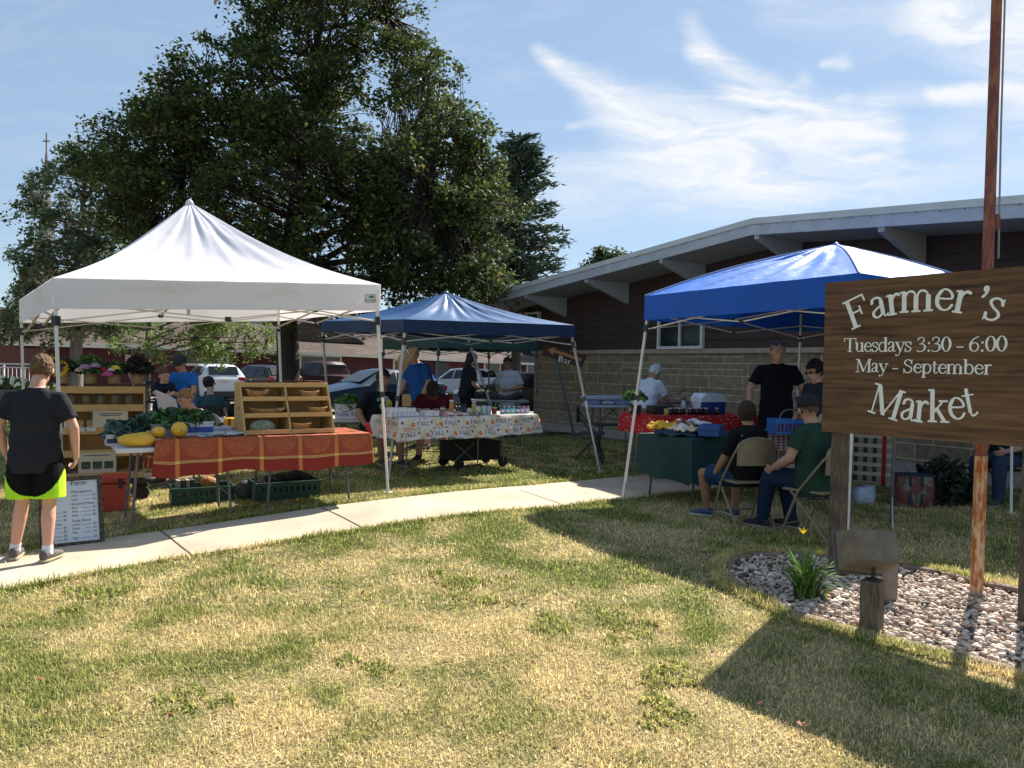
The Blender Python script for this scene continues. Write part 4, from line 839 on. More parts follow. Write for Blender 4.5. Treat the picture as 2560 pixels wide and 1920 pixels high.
mb = MB(); mb.prism([V((-5, 0, 0)), V((5, 0, 0)), V((5, 0, 9)), V((0, 0, 14)), V((-5, 0, 9))], (sx_ + 7, Yc + 2, 0), (sx_ + 9, Yc + 30, 0)); mb.build('nave', mat('church_brick', (.2, .12, .1)), ch)
for (lx) in (-1.4, 1.4):
    mb = MB(); mb.box((sx_ + lx, Yc - 2.63, zs0 - 5), (.9, .1, 3.2)); mb.build('louvre', mat('louvre_dark', (.05, .05, .05)), ch)
Yh = 62; c = W(48, 900, Yh); hs = thing('pale_house', 'small tan gabled house with pale green porch seen past the left tent leg', 'house', (c.x, Yh, -.4))
a = W(20, 800, Yh); b = W(95, 900, Yh); mb = MB(); mb.box(((a.x + b.x) / 2, Yh + 3, 1.2), (b.x - a.x, 6, 3.4)); mb.build('wall', mat('tan_wall', (.42, .34, .24)), hs)
mb = MB(); xm = (a.x + b.x) / 2; hw = (b.x - a.x) / 2 + .3; mb.prism([V((xm - hw, Yh - .3, 2.9)), V((xm + hw, Yh - .3, 2.9)), V((xm, Yh - .3, 5.2))], (0, 0, 0), (0, 6.6, 0)); mb.build('roof', mat('grey_roof', (.17, .15, .15)), hs)
mb = MB(); mb.box((xm, Yh - 1.0, 1.75), (b.x - a.x, 1.6, .15)); 
for k in (-1, 0, 1): mb.box((xm + k * (hw - .4), Yh - 1.7, .7), (.12, .12, 2.0))
mb.build('porch', mat('mint_paint', (.35, .48, .36)), hs)
# railing
Yra = 26; a = W(-160, 950, Yra); b = W(96, 950, Yra); ral = thing('railing', 'white metal picket railing above the planter wall at the far left', 'railing', (b.x, Yra, 0)); wm = mat('white_paint_metal', (.66, .67, .66), rough=.5)
zt = W(40, 910, Yra).z; zb_ = W(40, 960, Yra).z - .1; mb = MB(); mb.bar((a.x, Yra, zt), (b.x, Yra, zt), .05); mb.bar((a.x, Yra, zt - .12), (b.x, Yra, zt - .12), .035); mb.build('top_rail', wm, ral); mb = MB(); mb.bar((a.x, Yra, zb_), (b.x, Yra, zb_), .04); mb.build('bottom_rail', wm, ral)
x = a.x; i = 0
while x <= b.x + .01:
    mb = MB(); mb.bar((x, Yra, zb_ - (.3 if i % 8 == 0 else 0)), (x, Yra, zt - (0 if i % 8 == 0 else .1)), .05 if i % 8 == 0 else .018); mb.build('rail_post' if i % 8 == 0 else 'picket', wm, ral); x += .145; i += 1
a = W(-200, 1000, 23.5); b = W(45, 1000, 23.5); mb = MB(); zt = W(20, 975, 23.5).z; mb.box(((a.x + b.x) / 2, 25.2, zt / 2 - .2), (b.x - a.x, 3.4, zt + .4), bev=.03)
tag(mb.build('planter_wall', brickmat('planter_brick', (.20, .14, .12), (.16, .11, .10), (.25, .22, .2), .3, .1), loc=(b.x, 23.5, 0)), 'low brown masonry planter wall holding the white flowering bush', 'planter wall')
def bush(name, label, base, rx, ry, rz_, n, ls, cols, seed, cat='bush', flowers=None):
    rd = random.Random(seed); root = thing(name, label, cat, tuple(base)); mb = MB(); ca_ = []
    for i in range(n):
        a_ = rd.uniform(0, 2 * PI); e_ = rd.uniform(0, 1) ** .6 * PI / 2; q_ = rd.uniform(.6, 1) ; c_2 = V(base) + V((math.cos(a_) * math.sin(e_) * rx * q_, math.sin(a_) * math.sin(e_) * ry * q_, math.cos(e_) * rz_ * q_))
        M3 = Euler((rd.uniform(-1.2, 1.2), rd.uniform(-1.2, 1.2), rd.uniform(0, 6.3))).to_matrix(); s_ = ls * rd.uniform(.6, 1.3); mb.cm = rd.randrange(len(cols)); mb.add([c_2 + M3 @ V(p_) * s_ for p_ in ((-1, 0, 0), (0, .5, .15), (1, 0, 0), (0, -.5, .15))], [(0, 1, 2, 3)])
    mb.build('foliage', [mat('bush_leaf_%s_%d' % (seed, j), c_2, var=.25, scale=4, trans=.25) for j, c_2 in enumerate(cols)], root)
    st = MB()
    for i in range(7): a_ = rd.uniform(0, 6.3); st.tube([V(base) + V((0, 0, -.05)), V(base) + V((math.cos(a_) * rx * .5, math.sin(a_) * ry * .5, rz_ * .7))], [.012, .005], 4)
    st.build('stems', mat('stem_brown', (.08, .06, .03)), root)
    if flowers:
        col_, nf, fs_ = flowers
        for i in range(nf):
            a_ = rd.uniform(PI, 2 * PI); e_ = rd.uniform(.15, 1.2); c_2 = V(base) + V((math.cos(a_) * math.sin(e_) * rx, math.sin(a_) * math.sin(e_) * ry, math.cos(e_) * rz_ * 1.05)); f = MB()
            for k in range(16): f.ell(c_2 + V((rd.gauss(0, .4), rd.gauss(0, .4), rd.gauss(0, .5))) * fs_, fs_ * .33, n=5, k=3)
            remesh(f, .03, 1).build('flower_head', mat('flower_' + name, col_, var=.1), root, smooth=True)
    return root
zp = W(20, 975, 23.8).z
bush('hydrangea_bush', 'green bush with creamy white flower heads on the planter wall', (W(25, 1000, 24).x, 24, zp - .05), .85, .5, .42, 900, .07, [(.10, .15, .04), (.15, .22, .06)], 31, flowers=((.72, .72, .55), 15, .09))
bush('hydrangea_bush', 'creamy white flowering bush just right of the left rear tent leg', (W(92, 1000, 24).x, 24.4, zp - .1), .45, .4, .35, 420, .07, [(.10, .15, .04), (.15, .22, .06)], 32, flowers=((.74, .74, .58), 8, .09))
hl = MB(); nh = 40; a_ = [(x_2, 420, -2 + (26 + 9 * math.sin(x_2 * .012) + 5 * math.sin(x_2 * .031 + 1)) * ss(40, -160, x_2 + 60)) for x_2 in [-700 + 900 * i / nh for i in range(nh + 1)]]
hl.add([(p_[0], 420, -3) for p_ in a_] + [p_ for p_ in a_] + [(p_[0], 640, p_[2] * .9) for p_ in a_], [(i, i + 1, nh + 2 + i, nh + 1 + i) for i in range(nh)] + [(nh + 1 + i, nh + 2 + i, 2 * nh + 3 + i, 2 * nh + 2 + i) for i in range(nh)]); tag(hl.build('hills', mat('wooded_hill', (.12, .17, .16), rough=1, var=.25, scale=.05), smooth=True), kind='structure')
# ================================================================== TENTS
steel = mat('tent_steel', (.42, .43, .43), rough=.45, metal=.3, var=.08); steelw = mat('tent_leg_white', (.70, .69, .64), rough=.5, var=.08, scale=6); plastic_k = mat('black_plastic', (.02, .02, .022), rough=.5)
def tent(label, name, E_, drop, peak, feet, cl, va, lm, sag=.10, group=None, jn=plastic_k, sc_=.6, wr=.012, hip=None, bow=0.):
    c = (E_[0] + E_[1] + E_[2] + E_[3]) / 4; root = thing(name, label, 'canopy tent', (c.x, c.y, gz(c.x, c.y)), 0, group)
    mb = MB(); vb = MB()
    def hipc(p, t):
        q = p.lerp(peak, t); q.z -= sag * math.sin(PI * t) * (1 - .25 * t); return q
    for i in range(4):
        a, b = E_[i], E_[(i + 1) % 4]; nrm = (b - a).cross(peak - a).normalized()
        if nrm.z < 0: nrm = -nrm
        def fn(s, t, a=a, b=b, nrm=nrm, i=i):
            t2 = min(t, .985); p = hipc(a, t2).lerp(hipc(b, t2), s); z = 4 * s * (1 - s)
            f1 = math.sin(s * 31 + i + 3 * t) * .5 + math.sin(s * 57 + 2 * i - 5 * t) * .3 + math.sin((s - .5) * 14 / (1.12 - t2)) * .28
            return p + nrm * (f1 * wr * (.25 + .75 * math.sin(PI * t2)) * z) - V((0, 0, .045 * z * math.sin(PI * min(t2 * 1.2, 1))))
        mb.grid(fn, 48, 30)
        out = V((b.y - a.y, -(b.x - a.x), 0)).normalized()
        if out.dot((a + b) / 2 - c) < 0: out = -out
        def fv(s, t, a=a, b=b, out=out, i=i):
            p = a.lerp(b, s); e = 4 * s * (1 - s); return p + V((0, 0, -drop * t - .012 * e * math.sin(PI * t))) + out * (.004 + (math.sin(s * 17 + i * 2) * .5 + math.sin(s * 41 + i) * .3) * .016 * e * t + bow * e * math.sin(t * PI))
        vb.grid(fv, 60, 6)
    if hip:
        for i in range(4): h_ = MB(); h_.tube([hipc(E_[i], t / 14) + V((0, 0, .006)) for t in range(15)], .009, 6); h_.build('hip_seam', hip, root)
    mb.build('canopy', cl, root, smooth=True); vb.build('valance', va, root, smooth=True)
    mb = MB(); mb.lathe([(.05, -.03), (.035, .012), (.01, .03)], peak + V((0, 0, -.0)), 12); mb.build('peak_cap', cl, root, smooth=True)
    tops = []
    for i in range(4):
        e, f = E_[i], feet[i]; top = e + V((0, 0, -.06)) + (c - e).normalized() * .03; top.z = e.z - .05; kn = top + V((0, 0, -drop + .02)); d = f - kn; m_ = kn + d * .45; tops.append((top, kn, d.normalized()))
        mb = MB(); mb.tube([top, kn, m_], .019, 4); mb.bar(m_, f, .026); o = mb.build('leg', lm, root)
        mb = MB(); mb.bar(m_ - d.normalized() * .03, m_ + d.normalized() * .03, .042); mb.build('collar', jn, o)
        mb = MB(); zz = kn + d.normalized() * .08; mb.bar(zz - d.normalized() * .045, zz + d.normalized() * .045, .055); mb.build('slider', jn, o)
        mb = MB(); mb.box((f.x, f.y, f.z + .004), (.09, .09, .008)); mb.build('foot_plate', lm, o)
    mids = []
    for i in range(4):
        (a, ka, da), (b, kb, db) = tops[i], tops[(i + 1) % 4]; hi0 = a.lerp(ka, .6); lo0 = ka + da * .08; hi1 = b.lerp(kb, .6); lo1 = kb + db * .08
        mh = (hi0 + hi1) / 2; ml = (lo0 + lo1) / 2 + V((0, 0, .02)); inn = (c - (a + b) / 2); inn.z = 0; inn = inn.normalized() * .050
        for k, (p, q) in enumerate(((hi0, ml), (lo0, mh), (hi1, ml), (lo1, mh))):
            mb = MB(); o_ = inn * (1.0 if k % 2 else 1.32); mb.bar(p + o_, q + o_, .026, .013); mb.build('truss_bar', lm, root)
        [MB().box(q_ + inn * 1.2, (.05, .05, .045)).build('truss_joint', jn, root) for q_ in (ml, mh)]; mids.append((mh, ml))
    cp = V((peak.x, peak.y, peak.z - .05)); cb_ = V((peak.x, peak.y, (mids[0][1].z + mids[2][1].z) / 2 + .12)); mb = MB(); mb.bar(cp, cb_, .03); mb.build('centre_pole', lm, root)
    for mh, ml in mids:
        mb = MB(); mb.bar(mh + (cb_ - mh) * .02, cb_.lerp(cp, .25), .022, .013); mb.build('truss_bar', lm, root)
    return root
wcl = mat('white_canopy', (.78, .76, .82), rough=.75, var=.03, scale=2, bump=.25, bscale=7, trans=.13, spec=.25, stretch=(1, 1, .4))
wva = mat('white_valance', (.86, .84, .87), rough=.75, col2=(.74, .68, .60), thr=(.60, .85), scale=2.2, bump=.2, bscale=9, trans=.34, spec=.25, stretch=(.5, .5, 2))
FR = G(970, 1232); E0 = [W(133, 694, 7.0), W(951, 711, FR.y - .02), None, None]
E0[3] = W(49, 750, 9.5); BRt = W(699, 800, 11.1); E0[2] = V((BRt.x, BRt.y, BRt.z + .27))
fFL = gp(E0[0].x + .09, E0[0].y, .0); u_ = E0[1]
feetW = [gp(W(160, 1000, 7.0).x, 7.0), FR, gp(W(712, 1000, 11.1).x, 11.1), gp(W(66, 1000, 9.5).x, 9.5)]
cen = (E0[0] + E0[1] + E0[2] + E0[3]) / 4; pk = W(474, 505, cen.y)
wt = tent('white peaked canopy tent with white legs over the produce stall', 'canopy_tent', E0, .285, pk, feetW, wcl, wva, steelw, sag=.13, group='market canopy tents', wr=.011)
# maker patch on the valance: green leaf and block letters
a, b = E0[0], E0[1]; dx_ = (b - a).normalized(); on = V((dx_.y, -dx_.x, 0)).normalized(); on = on if on.y < 0 else -on
c = a.lerp(b, .963) + V((0, 0, -.155)); PW, PH = .115, .085
def pp(x, z, o): return c + dx_ * x + V((0, 0, z)) + on * (.014 + o)
mb = MB(); mb.add([pp(-PW / 2, -PH / 2, 0), pp(PW / 2, -PH / 2, 0), pp(PW / 2, PH / 2, 0), pp(-PW / 2, PH / 2, 0)], [(0, 1, 2, 3)]); pa = mb.build('logo_patch', mat('patch_white', (.62, .66, .58)), wt)
mb = MB(); bw = .004
for x0_, x1_, z0_, z1_ in ((-PW / 2, PW / 2, PH / 2 - bw, PH / 2), (-PW / 2, PW / 2, -PH / 2, -PH / 2 + bw), (-PW / 2, -PW / 2 + bw, -PH / 2 + bw, PH / 2 - bw), (PW / 2 - bw, PW / 2, -PH / 2 + bw, PH / 2 - bw)): mb.add([pp(x0_, z0_, .002), pp(x1_, z0_, .002), pp(x1_, z1_, .002), pp(x0_, z1_, .002)], [(0, 1, 2, 3)])
mb.build('patch_border', mat('ink', (.02, .02, .02)), pa)
mb = MB(); mb.add([pp(-.025, .012, .002), pp(0, .006, .002), pp(.03, .008, .002), pp(.045, .018, .002), pp(.03, .028, .002), pp(.0, .028, .002), pp(-.015, .022, .002)], [tuple(range(7))]); mb.build('leaf_mark', mat('leaf_green', (.03, .16, .05)), pa)
def label_text(txt, size, fnp, m, parent, name='lettering', cx=True):
    cu = bpy.data.curves.new('t', 'FONT'); cu.body = txt; cu.size = size; cu.align_x = 'CENTER' if cx else 'LEFT'; cu.align_y = 'CENTER'
    o = bpy.data.objects.new('t', cu); COL.objects.link(o); dg = bpy.context.evaluated_depsgraph_get(); m2 = bpy.data.meshes.new_from_object(o.evaluated_get(dg)); mb = MB(); mb.add([fnp(v_.co.x, v_.co.y) for v_ in m2.vertices], [tuple(p_.vertices) for p_ in m2.polygons])
    bpy.data.objects.remove(o); return mb.build(name, m, parent)
label_text('Eurmax', .034, lambda x, y: pp(x, y - .016, .002), mat('ink', (.02, .02, .02)), pa)
# navy tent (centre)
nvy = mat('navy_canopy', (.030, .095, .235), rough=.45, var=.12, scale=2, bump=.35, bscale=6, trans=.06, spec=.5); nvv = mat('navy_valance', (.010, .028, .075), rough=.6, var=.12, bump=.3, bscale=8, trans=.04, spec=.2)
def square_feet(fa, fb, side=None):                  # complete a square away from the camera
    d = fb - fa; d.z = 0; n = V((-d.y, d.x, 0)); n = n if n.y > 0 else -n; q = fb + n; r = fa + n; return [fa, fb, gp(q.x, q.y), gp(r.x, r.y)]
fN = square_feet(G(972, 1197), G(1500, 1180)); cN = sum(fN, V()) / 4
EN = [W(1010, 798, cN.y + .85 * (fN[0].y - cN.y)), W(1437, 813, cN.y + .85 * (fN[1].y - cN.y)), None, W(803, 803, cN.y + .80 * (fN[3].y - cN.y))]
q = EN[1] + EN[3] - EN[0]; EN[2] = V((q.x, q.y, EN[1].z + .03)); pkN = W(1115, 732, cN.y)
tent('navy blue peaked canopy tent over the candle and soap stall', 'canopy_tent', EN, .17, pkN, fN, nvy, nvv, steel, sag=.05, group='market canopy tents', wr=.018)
# dark green tent behind
gcl = mat('green_canopy', (.02, .07, .06), rough=.6, trans=.1); dsteel = mat('dark_steel', (.06, .07, .08), rough=.5)
def on_g(u, Y): p_ = W(u, 900, Y); return gp(p_.x, Y)
Eg = [W(1096, 846, 14.6), W(1345, 852, 16.0), W(1224, 846, 18.6), W(957, 850, 17.2)]
for e in Eg: e.z = 2.12
fg = [on_g(1086, 14.4), on_g(1350, 16.0), on_g(1224, 18.6), on_g(931, 17.3)]
tent('dark green canopy tent tucked behind the navy tent', 'canopy_tent', Eg, .27, (Eg[0] + Eg[2]) / 2 + V((0, 0, .35)), fg, gcl, gcl, mat('blue_steel', (.10, .17, .22), rough=.5), sag=.04, group='market canopy tents')
# bright blue tent (right)
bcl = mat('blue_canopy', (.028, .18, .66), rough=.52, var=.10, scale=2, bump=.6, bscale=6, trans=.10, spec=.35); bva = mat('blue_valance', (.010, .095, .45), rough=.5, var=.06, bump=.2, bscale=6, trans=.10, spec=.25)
f0 = G(1557, 1245); f1 = gp(W(2116, 1385, 6.45).x, 6.45); fB = square_feet(f0, f1); fB = [fB[0], fB[1], fB[2], fB[3]]
# square continues away from the camera: recompute so the rear-left leg stands at u=1992
cB = sum(fB, V()) / 4
EB = [W(1612, 740, 9.35), W(2148, 682, 7.15), None, W(2003, 742, 10.9)]
EB[3].z = EB[0].z - .02; q = EB[1] + EB[3] - EB[0]; EB[2] = V((q.x, q.y, EB[0].z)); pkB = W(2090, 612, (EB[0].y + EB[2].y) / 2)
fB[3] = on_g(1992, 10.4); q = fB[1] + fB[3] - fB[0]; fB[2] = gp(q.x, q.y)
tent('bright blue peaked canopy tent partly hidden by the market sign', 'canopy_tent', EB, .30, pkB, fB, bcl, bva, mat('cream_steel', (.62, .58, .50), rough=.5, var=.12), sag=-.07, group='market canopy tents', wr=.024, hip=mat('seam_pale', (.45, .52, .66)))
# ================================================================== TABLES AND CHAIRS
tw_ = mat('table_white', (.62, .62, .64), rough=.5, var=.05, scale=20); tleg = mat('table_leg_grey', (.10, .10, .11), rough=.5)
def ftable(label, c, rz, L_, Wd, h, m=None, lm=None, group='folding tables', cat='table', inset=.16, vis=True):
    m = m or tw_; lm = lm or tleg; z = gz(c.x, c.y); t = thing('folding_table', label, cat, (c.x, c.y, z), rz, group, local=True)
    mb = MB(); mb.box((0, 0, h - .02), (L_, Wd, .04), bev=.014); mb.build('tabletop', m, t)
    for sx_ in (-1, 1):
        for sy_ in (-1, 1):
            x = sx_ * (L_ / 2 - inset); mb = MB(); g_ = 0; mb.tube([(x - sx_ * .02, sy_ * (Wd / 2 - .10), h - .04), (x + sx_ * .03, sy_ * (Wd / 2 - .07), .0 + g_)], .0125, 8); mb.build('leg', lm, t)
        mb = MB(); mb.tube([(sx_ * (L_ / 2 - inset), -Wd / 2 + .08, h * .35), (sx_ * (L_ / 2 - inset), Wd / 2 - .08, h * .35)], .009, 6); mb.build('brace', lm, t); mb = MB(); mb.tube([(sx_ * (L_ / 2 - inset - .01), 0, h * .62), (sx_ * (L_ / 2 - inset - .38), 0, h - .05)], .009, 6); mb.build('brace', lm, t)
    return t
class Cloth:
    def __init__(s, c, rz, L_, Wd, h, dr, rip=.018, k=9, flare=.04, seed=0, z=None):
        s.c = V((c.x, c.y, gz(c.x, c.y) if z is None else z)); s.M = Matrix.Rotation(rz, 3, 'Z'); s.L, s.W, s.h, s.dr, s.rip, s.k, s.fl, s.sd = L_, Wd, h + .006, dr, rip, k, flare, seed
        s.per = 2 * (L_ + Wd)
    def ring(s, q, t, out=0.):                        # q metres along perimeter from front-left, t 0..1 drop
        L_, Wd = s.L, s.W; q %= s.per
        if q < L_: p = V((-L_ / 2 + q, -Wd / 2, 0)); n = V((0, -1, 0)); i = 0; f = q / L_
        elif q < L_ + Wd: p = V((L_ / 2, -Wd / 2 + q - L_, 0)); n = V((1, 0, 0)); i = 1; f = (q - L_) / Wd
        elif q < 2 * L_ + Wd: p = V((L_ / 2 - (q - L_ - Wd), Wd / 2, 0)); n = V((0, 1, 0)); i = 2; f = (q - L_ - Wd) / L_
        else: p = V((-L_ / 2, Wd / 2 - (q - 2 * L_ - Wd), 0)); n = V((-1, 0, 0)); i = 3; f = (q - 2 * L_ - Wd) / Wd
        e = .06 if i in (0, 2) else .12; n2 = n; d = s.dr[i]
        if f < e: g_ = .5 + f / e * .5; n2 = (n * g_ + [V((-1, 0, 0)), V((0, -1, 0)), V((1, 0, 0)), V((0, 1, 0))][i] * (1 - g_)).normalized(); d = s.dr[i] * g_ + s.dr[i - 1] * (1 - g_)
        elif f > 1 - e: g_ = .5 + (1 - f) / e * .5; n2 = (n * g_ + [V((1, 0, 0)), V((0, 1, 0)), V((-1, 0, 0)), V((0, -1, 0))][i] * (1 - g_)).normalized(); d = s.dr[i] * g_ + s.dr[(i + 1) % 4] * (1 - g_)
        o_ = .012 * min(1, t * 8) + s.fl * t + s.rip * t ** .7 * (math.sin(q * s.k + s.sd) + .6 * math.sin(q * s.k * 2.3 + 1 + s.sd)) + out
        d = d * (1 + (.05 * math.sin(q * 5 + s.sd) + .03 * math.sin(q * 13.7 + s.sd)) * t)
        return s.c + s.M @ (p + n2 * o_ + V((0, 0, s.h - d * t)))
    def build(s, name, m, label, cat, group=None, nu=180, nt_=12, extra=()):
        mb = MB(); mb.grid(lambda a, b: s.ring(a * s.per, b), nu, nt_, uv=lambda a, b: (a * s.per, b))
        mb.grid(lambda a, b: s.c + s.M @ V(((a - .5) * (s.L + .0), (b - .5) * s.W, s.h + .002 * math.sin(a * 19) * math.sin(b * 11))), 30, 12, uv=lambda a, b: (a * s.L, -b))
        for k, (m2, _) in enumerate(extra): mb.cm = k + 1; mb.add(m2.v, m2.f)
        o = mb.build(name, [m] + [q[1] for q in extra], loc=s.c, smooth=True, angle=50); tag(o, label, cat, group); return o
def nodes_mat(name, rough=.85):
    m = bpy.data.materials.new(name); m.use_nodes = True; b = m.node_tree.nodes['Principled BSDF']; b.inputs['Roughness'].default_value = rough; b.inputs['Specular IOR Level'].default_value = .25; return m, m.node_tree, b
class NB:                                             # tiny node-graph helper
    def __init__(s, t): s.t = t
    def n(s, ty, **k): return nn(s.t, ty, **k)
    def m(s, op, a, b=None, c=None, clamp=False):
        n = nn(s.t, 'ShaderNodeMath', operation=op, use_clamp=clamp)
        for i, q in enumerate((a, b, c)):
            if q is None: continue
            if isinstance(q, (int, float)): n.inputs[i].default_value = q
            else: s.t.links.new(q, n.inputs[i])
        return n.outputs[0]
    def mix(s, f, a, b):
        n = nn(s.t, 'ShaderNodeMix', data_type='RGBA')
        if isinstance(f, (int, float)): n.inputs['Factor'].default_value = f
        else: s.t.links.new(f, n.inputs['Factor'])
        for k, q in (('A', a), ('B', b)):
            if isinstance(q, tuple): n.inputs[k].default_value = q + (1,)
            else: s.t.links.new(q, n.inputs[k])
        return n.outputs['Result']
    def uv(s): 
        u = s.n('ShaderNodeUVMap'); sp_ = s.n('ShaderNodeSeparateXYZ'); s.t.links.new(u.outputs[0], sp_.inputs[0]); return u.outputs[0], sp_.outputs['X'], sp_.outputs['Y']
    def noise(s, vec, scale, det=3, dist=0.): 
        n = s.n('ShaderNodeTexNoise'); n.inputs['Scale'].default_value = scale; n.inputs['Detail'].default_value = det; n.inputs['Distortion'].default_value = dist; s.t.links.new(vec, n.inputs['Vector']); return n.outputs[0]
    def band(s, x, c, w): return s.m('LESS_THAN', s.m('ABSOLUTE', s.m('SUBTRACT', x, c)), w)
# autumn red damask cloth with gold bands
m_, t_, b_ = nodes_mat('red_damask'); g_ = NB(t_); uvv, U_, V_ = g_.uv()
per_ = .365; fr = g_.m('FRACT', g_.m('DIVIDE', g_.m('ADD', U_, .02), per_)); band = g_.band(fr, .5, .05); hb = g_.band(V_, .62, .035); hb2 = g_.band(V_, .62, .018)
cx_ = g_.m('SUBTRACT', g_.m('FRACT', g_.m('ADD', g_.m('DIVIDE', g_.m('ADD', U_, .02), per_), .5)), .5); dd = g_.m('POWER', g_.m('ADD', g_.m('POWER', g_.m('MULTIPLY', cx_, 2.2), 2.0), g_.m('POWER', g_.m('MULTIPLY', V_, 1.75), 2.0)), .5)
nz_ = g_.noise(uvv, 22, 2, 2.2); lines = g_.m('LESS_THAN', g_.m('ABSOLUTE', g_.m('SUBTRACT', nz_, .5)), .035); med = g_.m('MULTIPLY', lines, g_.m('LESS_THAN', dd, .92)); tex = g_.noise(uvv, 120, 2)
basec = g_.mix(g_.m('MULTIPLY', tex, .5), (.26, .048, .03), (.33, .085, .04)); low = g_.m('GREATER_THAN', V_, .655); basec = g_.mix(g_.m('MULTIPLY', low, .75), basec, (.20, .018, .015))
c1 = g_.mix(g_.m('MULTIPLY', med, .8), basec, (.47, .18, .06)); c2 = g_.mix(hb, c1, (.46, .30, .12)); c2 = g_.mix(g_.m('MULTIPLY', hb2, .6), c2, (.34, .12, .05)); c3 = g_.mix(g_.m('MULTIPLY', band, .85), c2, (.50, .19, .05)); c4 = g_.mix(g_.m('MULTIPLY', band, hb), c3, (.60, .45, .12)); t_.links.new(c4, b_.inputs['Base Color']); damask = m_
# red floral cloth
m_, t_, b_ = nodes_mat('red_floral'); g_ = NB(t_); uvv, U_, V_ = g_.uv(); vo = g_.n('ShaderNodeTexVoronoi'); vo.inputs['Scale'].default_value = 13; t_.links.new(uvv, vo.inputs['Vector']); big = g_.noise(uvv, 4.5, 2); sel = g_.m('MULTIPLY', g_.m('LESS_THAN', vo.outputs['Distance'], .26), g_.m('GREATER_THAN', big, .48)); cc_ = g_.mix(sel, (.42, .02, .025), (.62, .55, .42)); ring_ = g_.m('MULTIPLY', g_.m('LESS_THAN', vo.outputs['Distance'], .14), g_.m('GREATER_THAN', big, .48)); cc_ = g_.mix(ring_, cc_, (.25, .08, .2)); t_.links.new(cc_, b_.inputs['Base Color']); floral = m_
# checked cloth
m_, t_, b_ = nodes_mat('purple_gingham'); g_ = NB(t_); uvv, U_, V_ = g_.uv(); f1_ = g_.m('LESS_THAN', g_.m('FRACT', g_.m('MULTIPLY', U_, 16.0)), .5); f2_ = g_.m('LESS_THAN', g_.m('FRACT', g_.m('MULTIPLY', V_, 6.0)), .5); sm = g_.m('MULTIPLY', g_.m('ADD', f1_, f2_), .5); cc_ = g_.mix(sm, (.62, .55, .58), (.16, .01, .07)); t_.links.new(cc_, b_.inputs['Base Color']); gingham = m_
# produce tables under the white tent
dT = V((.85, .53, 0)).normalized(); nT = V((-dT.y, dT.x, 0)); rzT = math.atan2(dT.y, dT.x)
A = G(300, 1131, .70); B = G(885, 1070, .74); B2 = A + dT * ((B - A).dot(dT)); TL = (B2 - A).length
def tp_(s, w): return A + dT * s + nT * w            # point along / across the produce table edge
L1 = 1.22 if TL > 2.4 else TL / 2
half = TL / 2
cA = tp_(half / 2 - .03, .36); cB_ = tp_(half * 1.5 + .03, .36)
ftable('long white folding table carrying squash and kale, its left end bare', cA, rzT, half + .0, .72, .71, lm=mat('grey_leg', (.13, .13, .135), rough=.5)); ftable('white folding table mostly hidden by the orange red cloth and display rack', cB_, rzT, half - .02, .70, .70 + gz((A + dT * TL * .6).x, (A + dT * TL * .6).y) - gz(cB_.x, cB_.y) + .02)
cs = G(400, 1120, .71); s0 = (cs - A).dot(dT) ; cl_c = tp_((s0 + TL) / 2 + .02, .36); CLL = TL - s0 + .10
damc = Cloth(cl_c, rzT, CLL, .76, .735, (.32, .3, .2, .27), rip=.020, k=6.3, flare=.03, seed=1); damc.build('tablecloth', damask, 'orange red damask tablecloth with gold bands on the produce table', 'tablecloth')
tabz = lambda p_, h=.745: gz(p_.x, p_.y) + h
# folding chairs
def chair(label, loc, rz, fm, sm, group, name='folding_chair', loc2=None):
    z = gz(loc[0], loc[1]); t = thing(name, label, 'chair', (loc[0], loc[1], z), rz, group, local=True)   # faces +y
    for sx_ in (-1, 1):
        x = sx_ * .215; mb = MB(); mb.tube([(x, .22, .0), (x, .06, .42), (x * .98, -.17, .72)], .0115, 8); mb.build('leg', fm, t); mb = MB(); mb.tube([(x * .92, -.24, 0), (x * .92, .14, .43)], .0115, 8); mb.build('leg', fm, t)
    mb = MB(); pts_ = [V((-.211, -.17, .72))]
    for i in range(13): a_ = PI - PI * i / 12; pts_.append(V((math.cos(a_) * .205, -.19 - .02, .76 + math.sin(a_) * .10)))
    pts_.append(V((.211, -.17, .72))); mb.tube(pts_, .0125, 8); mb.build('back_frame', fm, t)
    mb = MB(); mb.grid(lambda a_, b__: V(((a_ - .5) * .40 * (1 - .35 * max(0, b__ - .7)), -.188 - .03 * math.sin(PI * a_) - .012 * b__, .60 + b__ * .22 + .035 * math.sin(PI * a_) * b__)), 14, 6); mb.grid(lambda a_, b__: V(((.5 - a_) * .40 * (1 - .35 * max(0, b__ - .7)), -.194 - .03 * math.sin(PI * a_) - .012 * b__, .60 + b__ * .22 + .035 * math.sin(PI * a_) * b__)), 14, 6); mb.build('backrest', sm, t, smooth=True)
    mb = MB(); mb.box((0, .02, .435), (.40, .40, .022), bev=.009); mb.build('seat', sm, t); [MB().tube([(-.20, y, .12), (.20, y, .12)], .008, 6).build('stretcher', fm, t) for y in (-.15, .17)]
    return t
bge = mat('beige_steel', (.20, .165, .11), rough=.45, var=.1, spec=.5); blk = mat('black_steel', (.018, .018, .02), rough=.4)
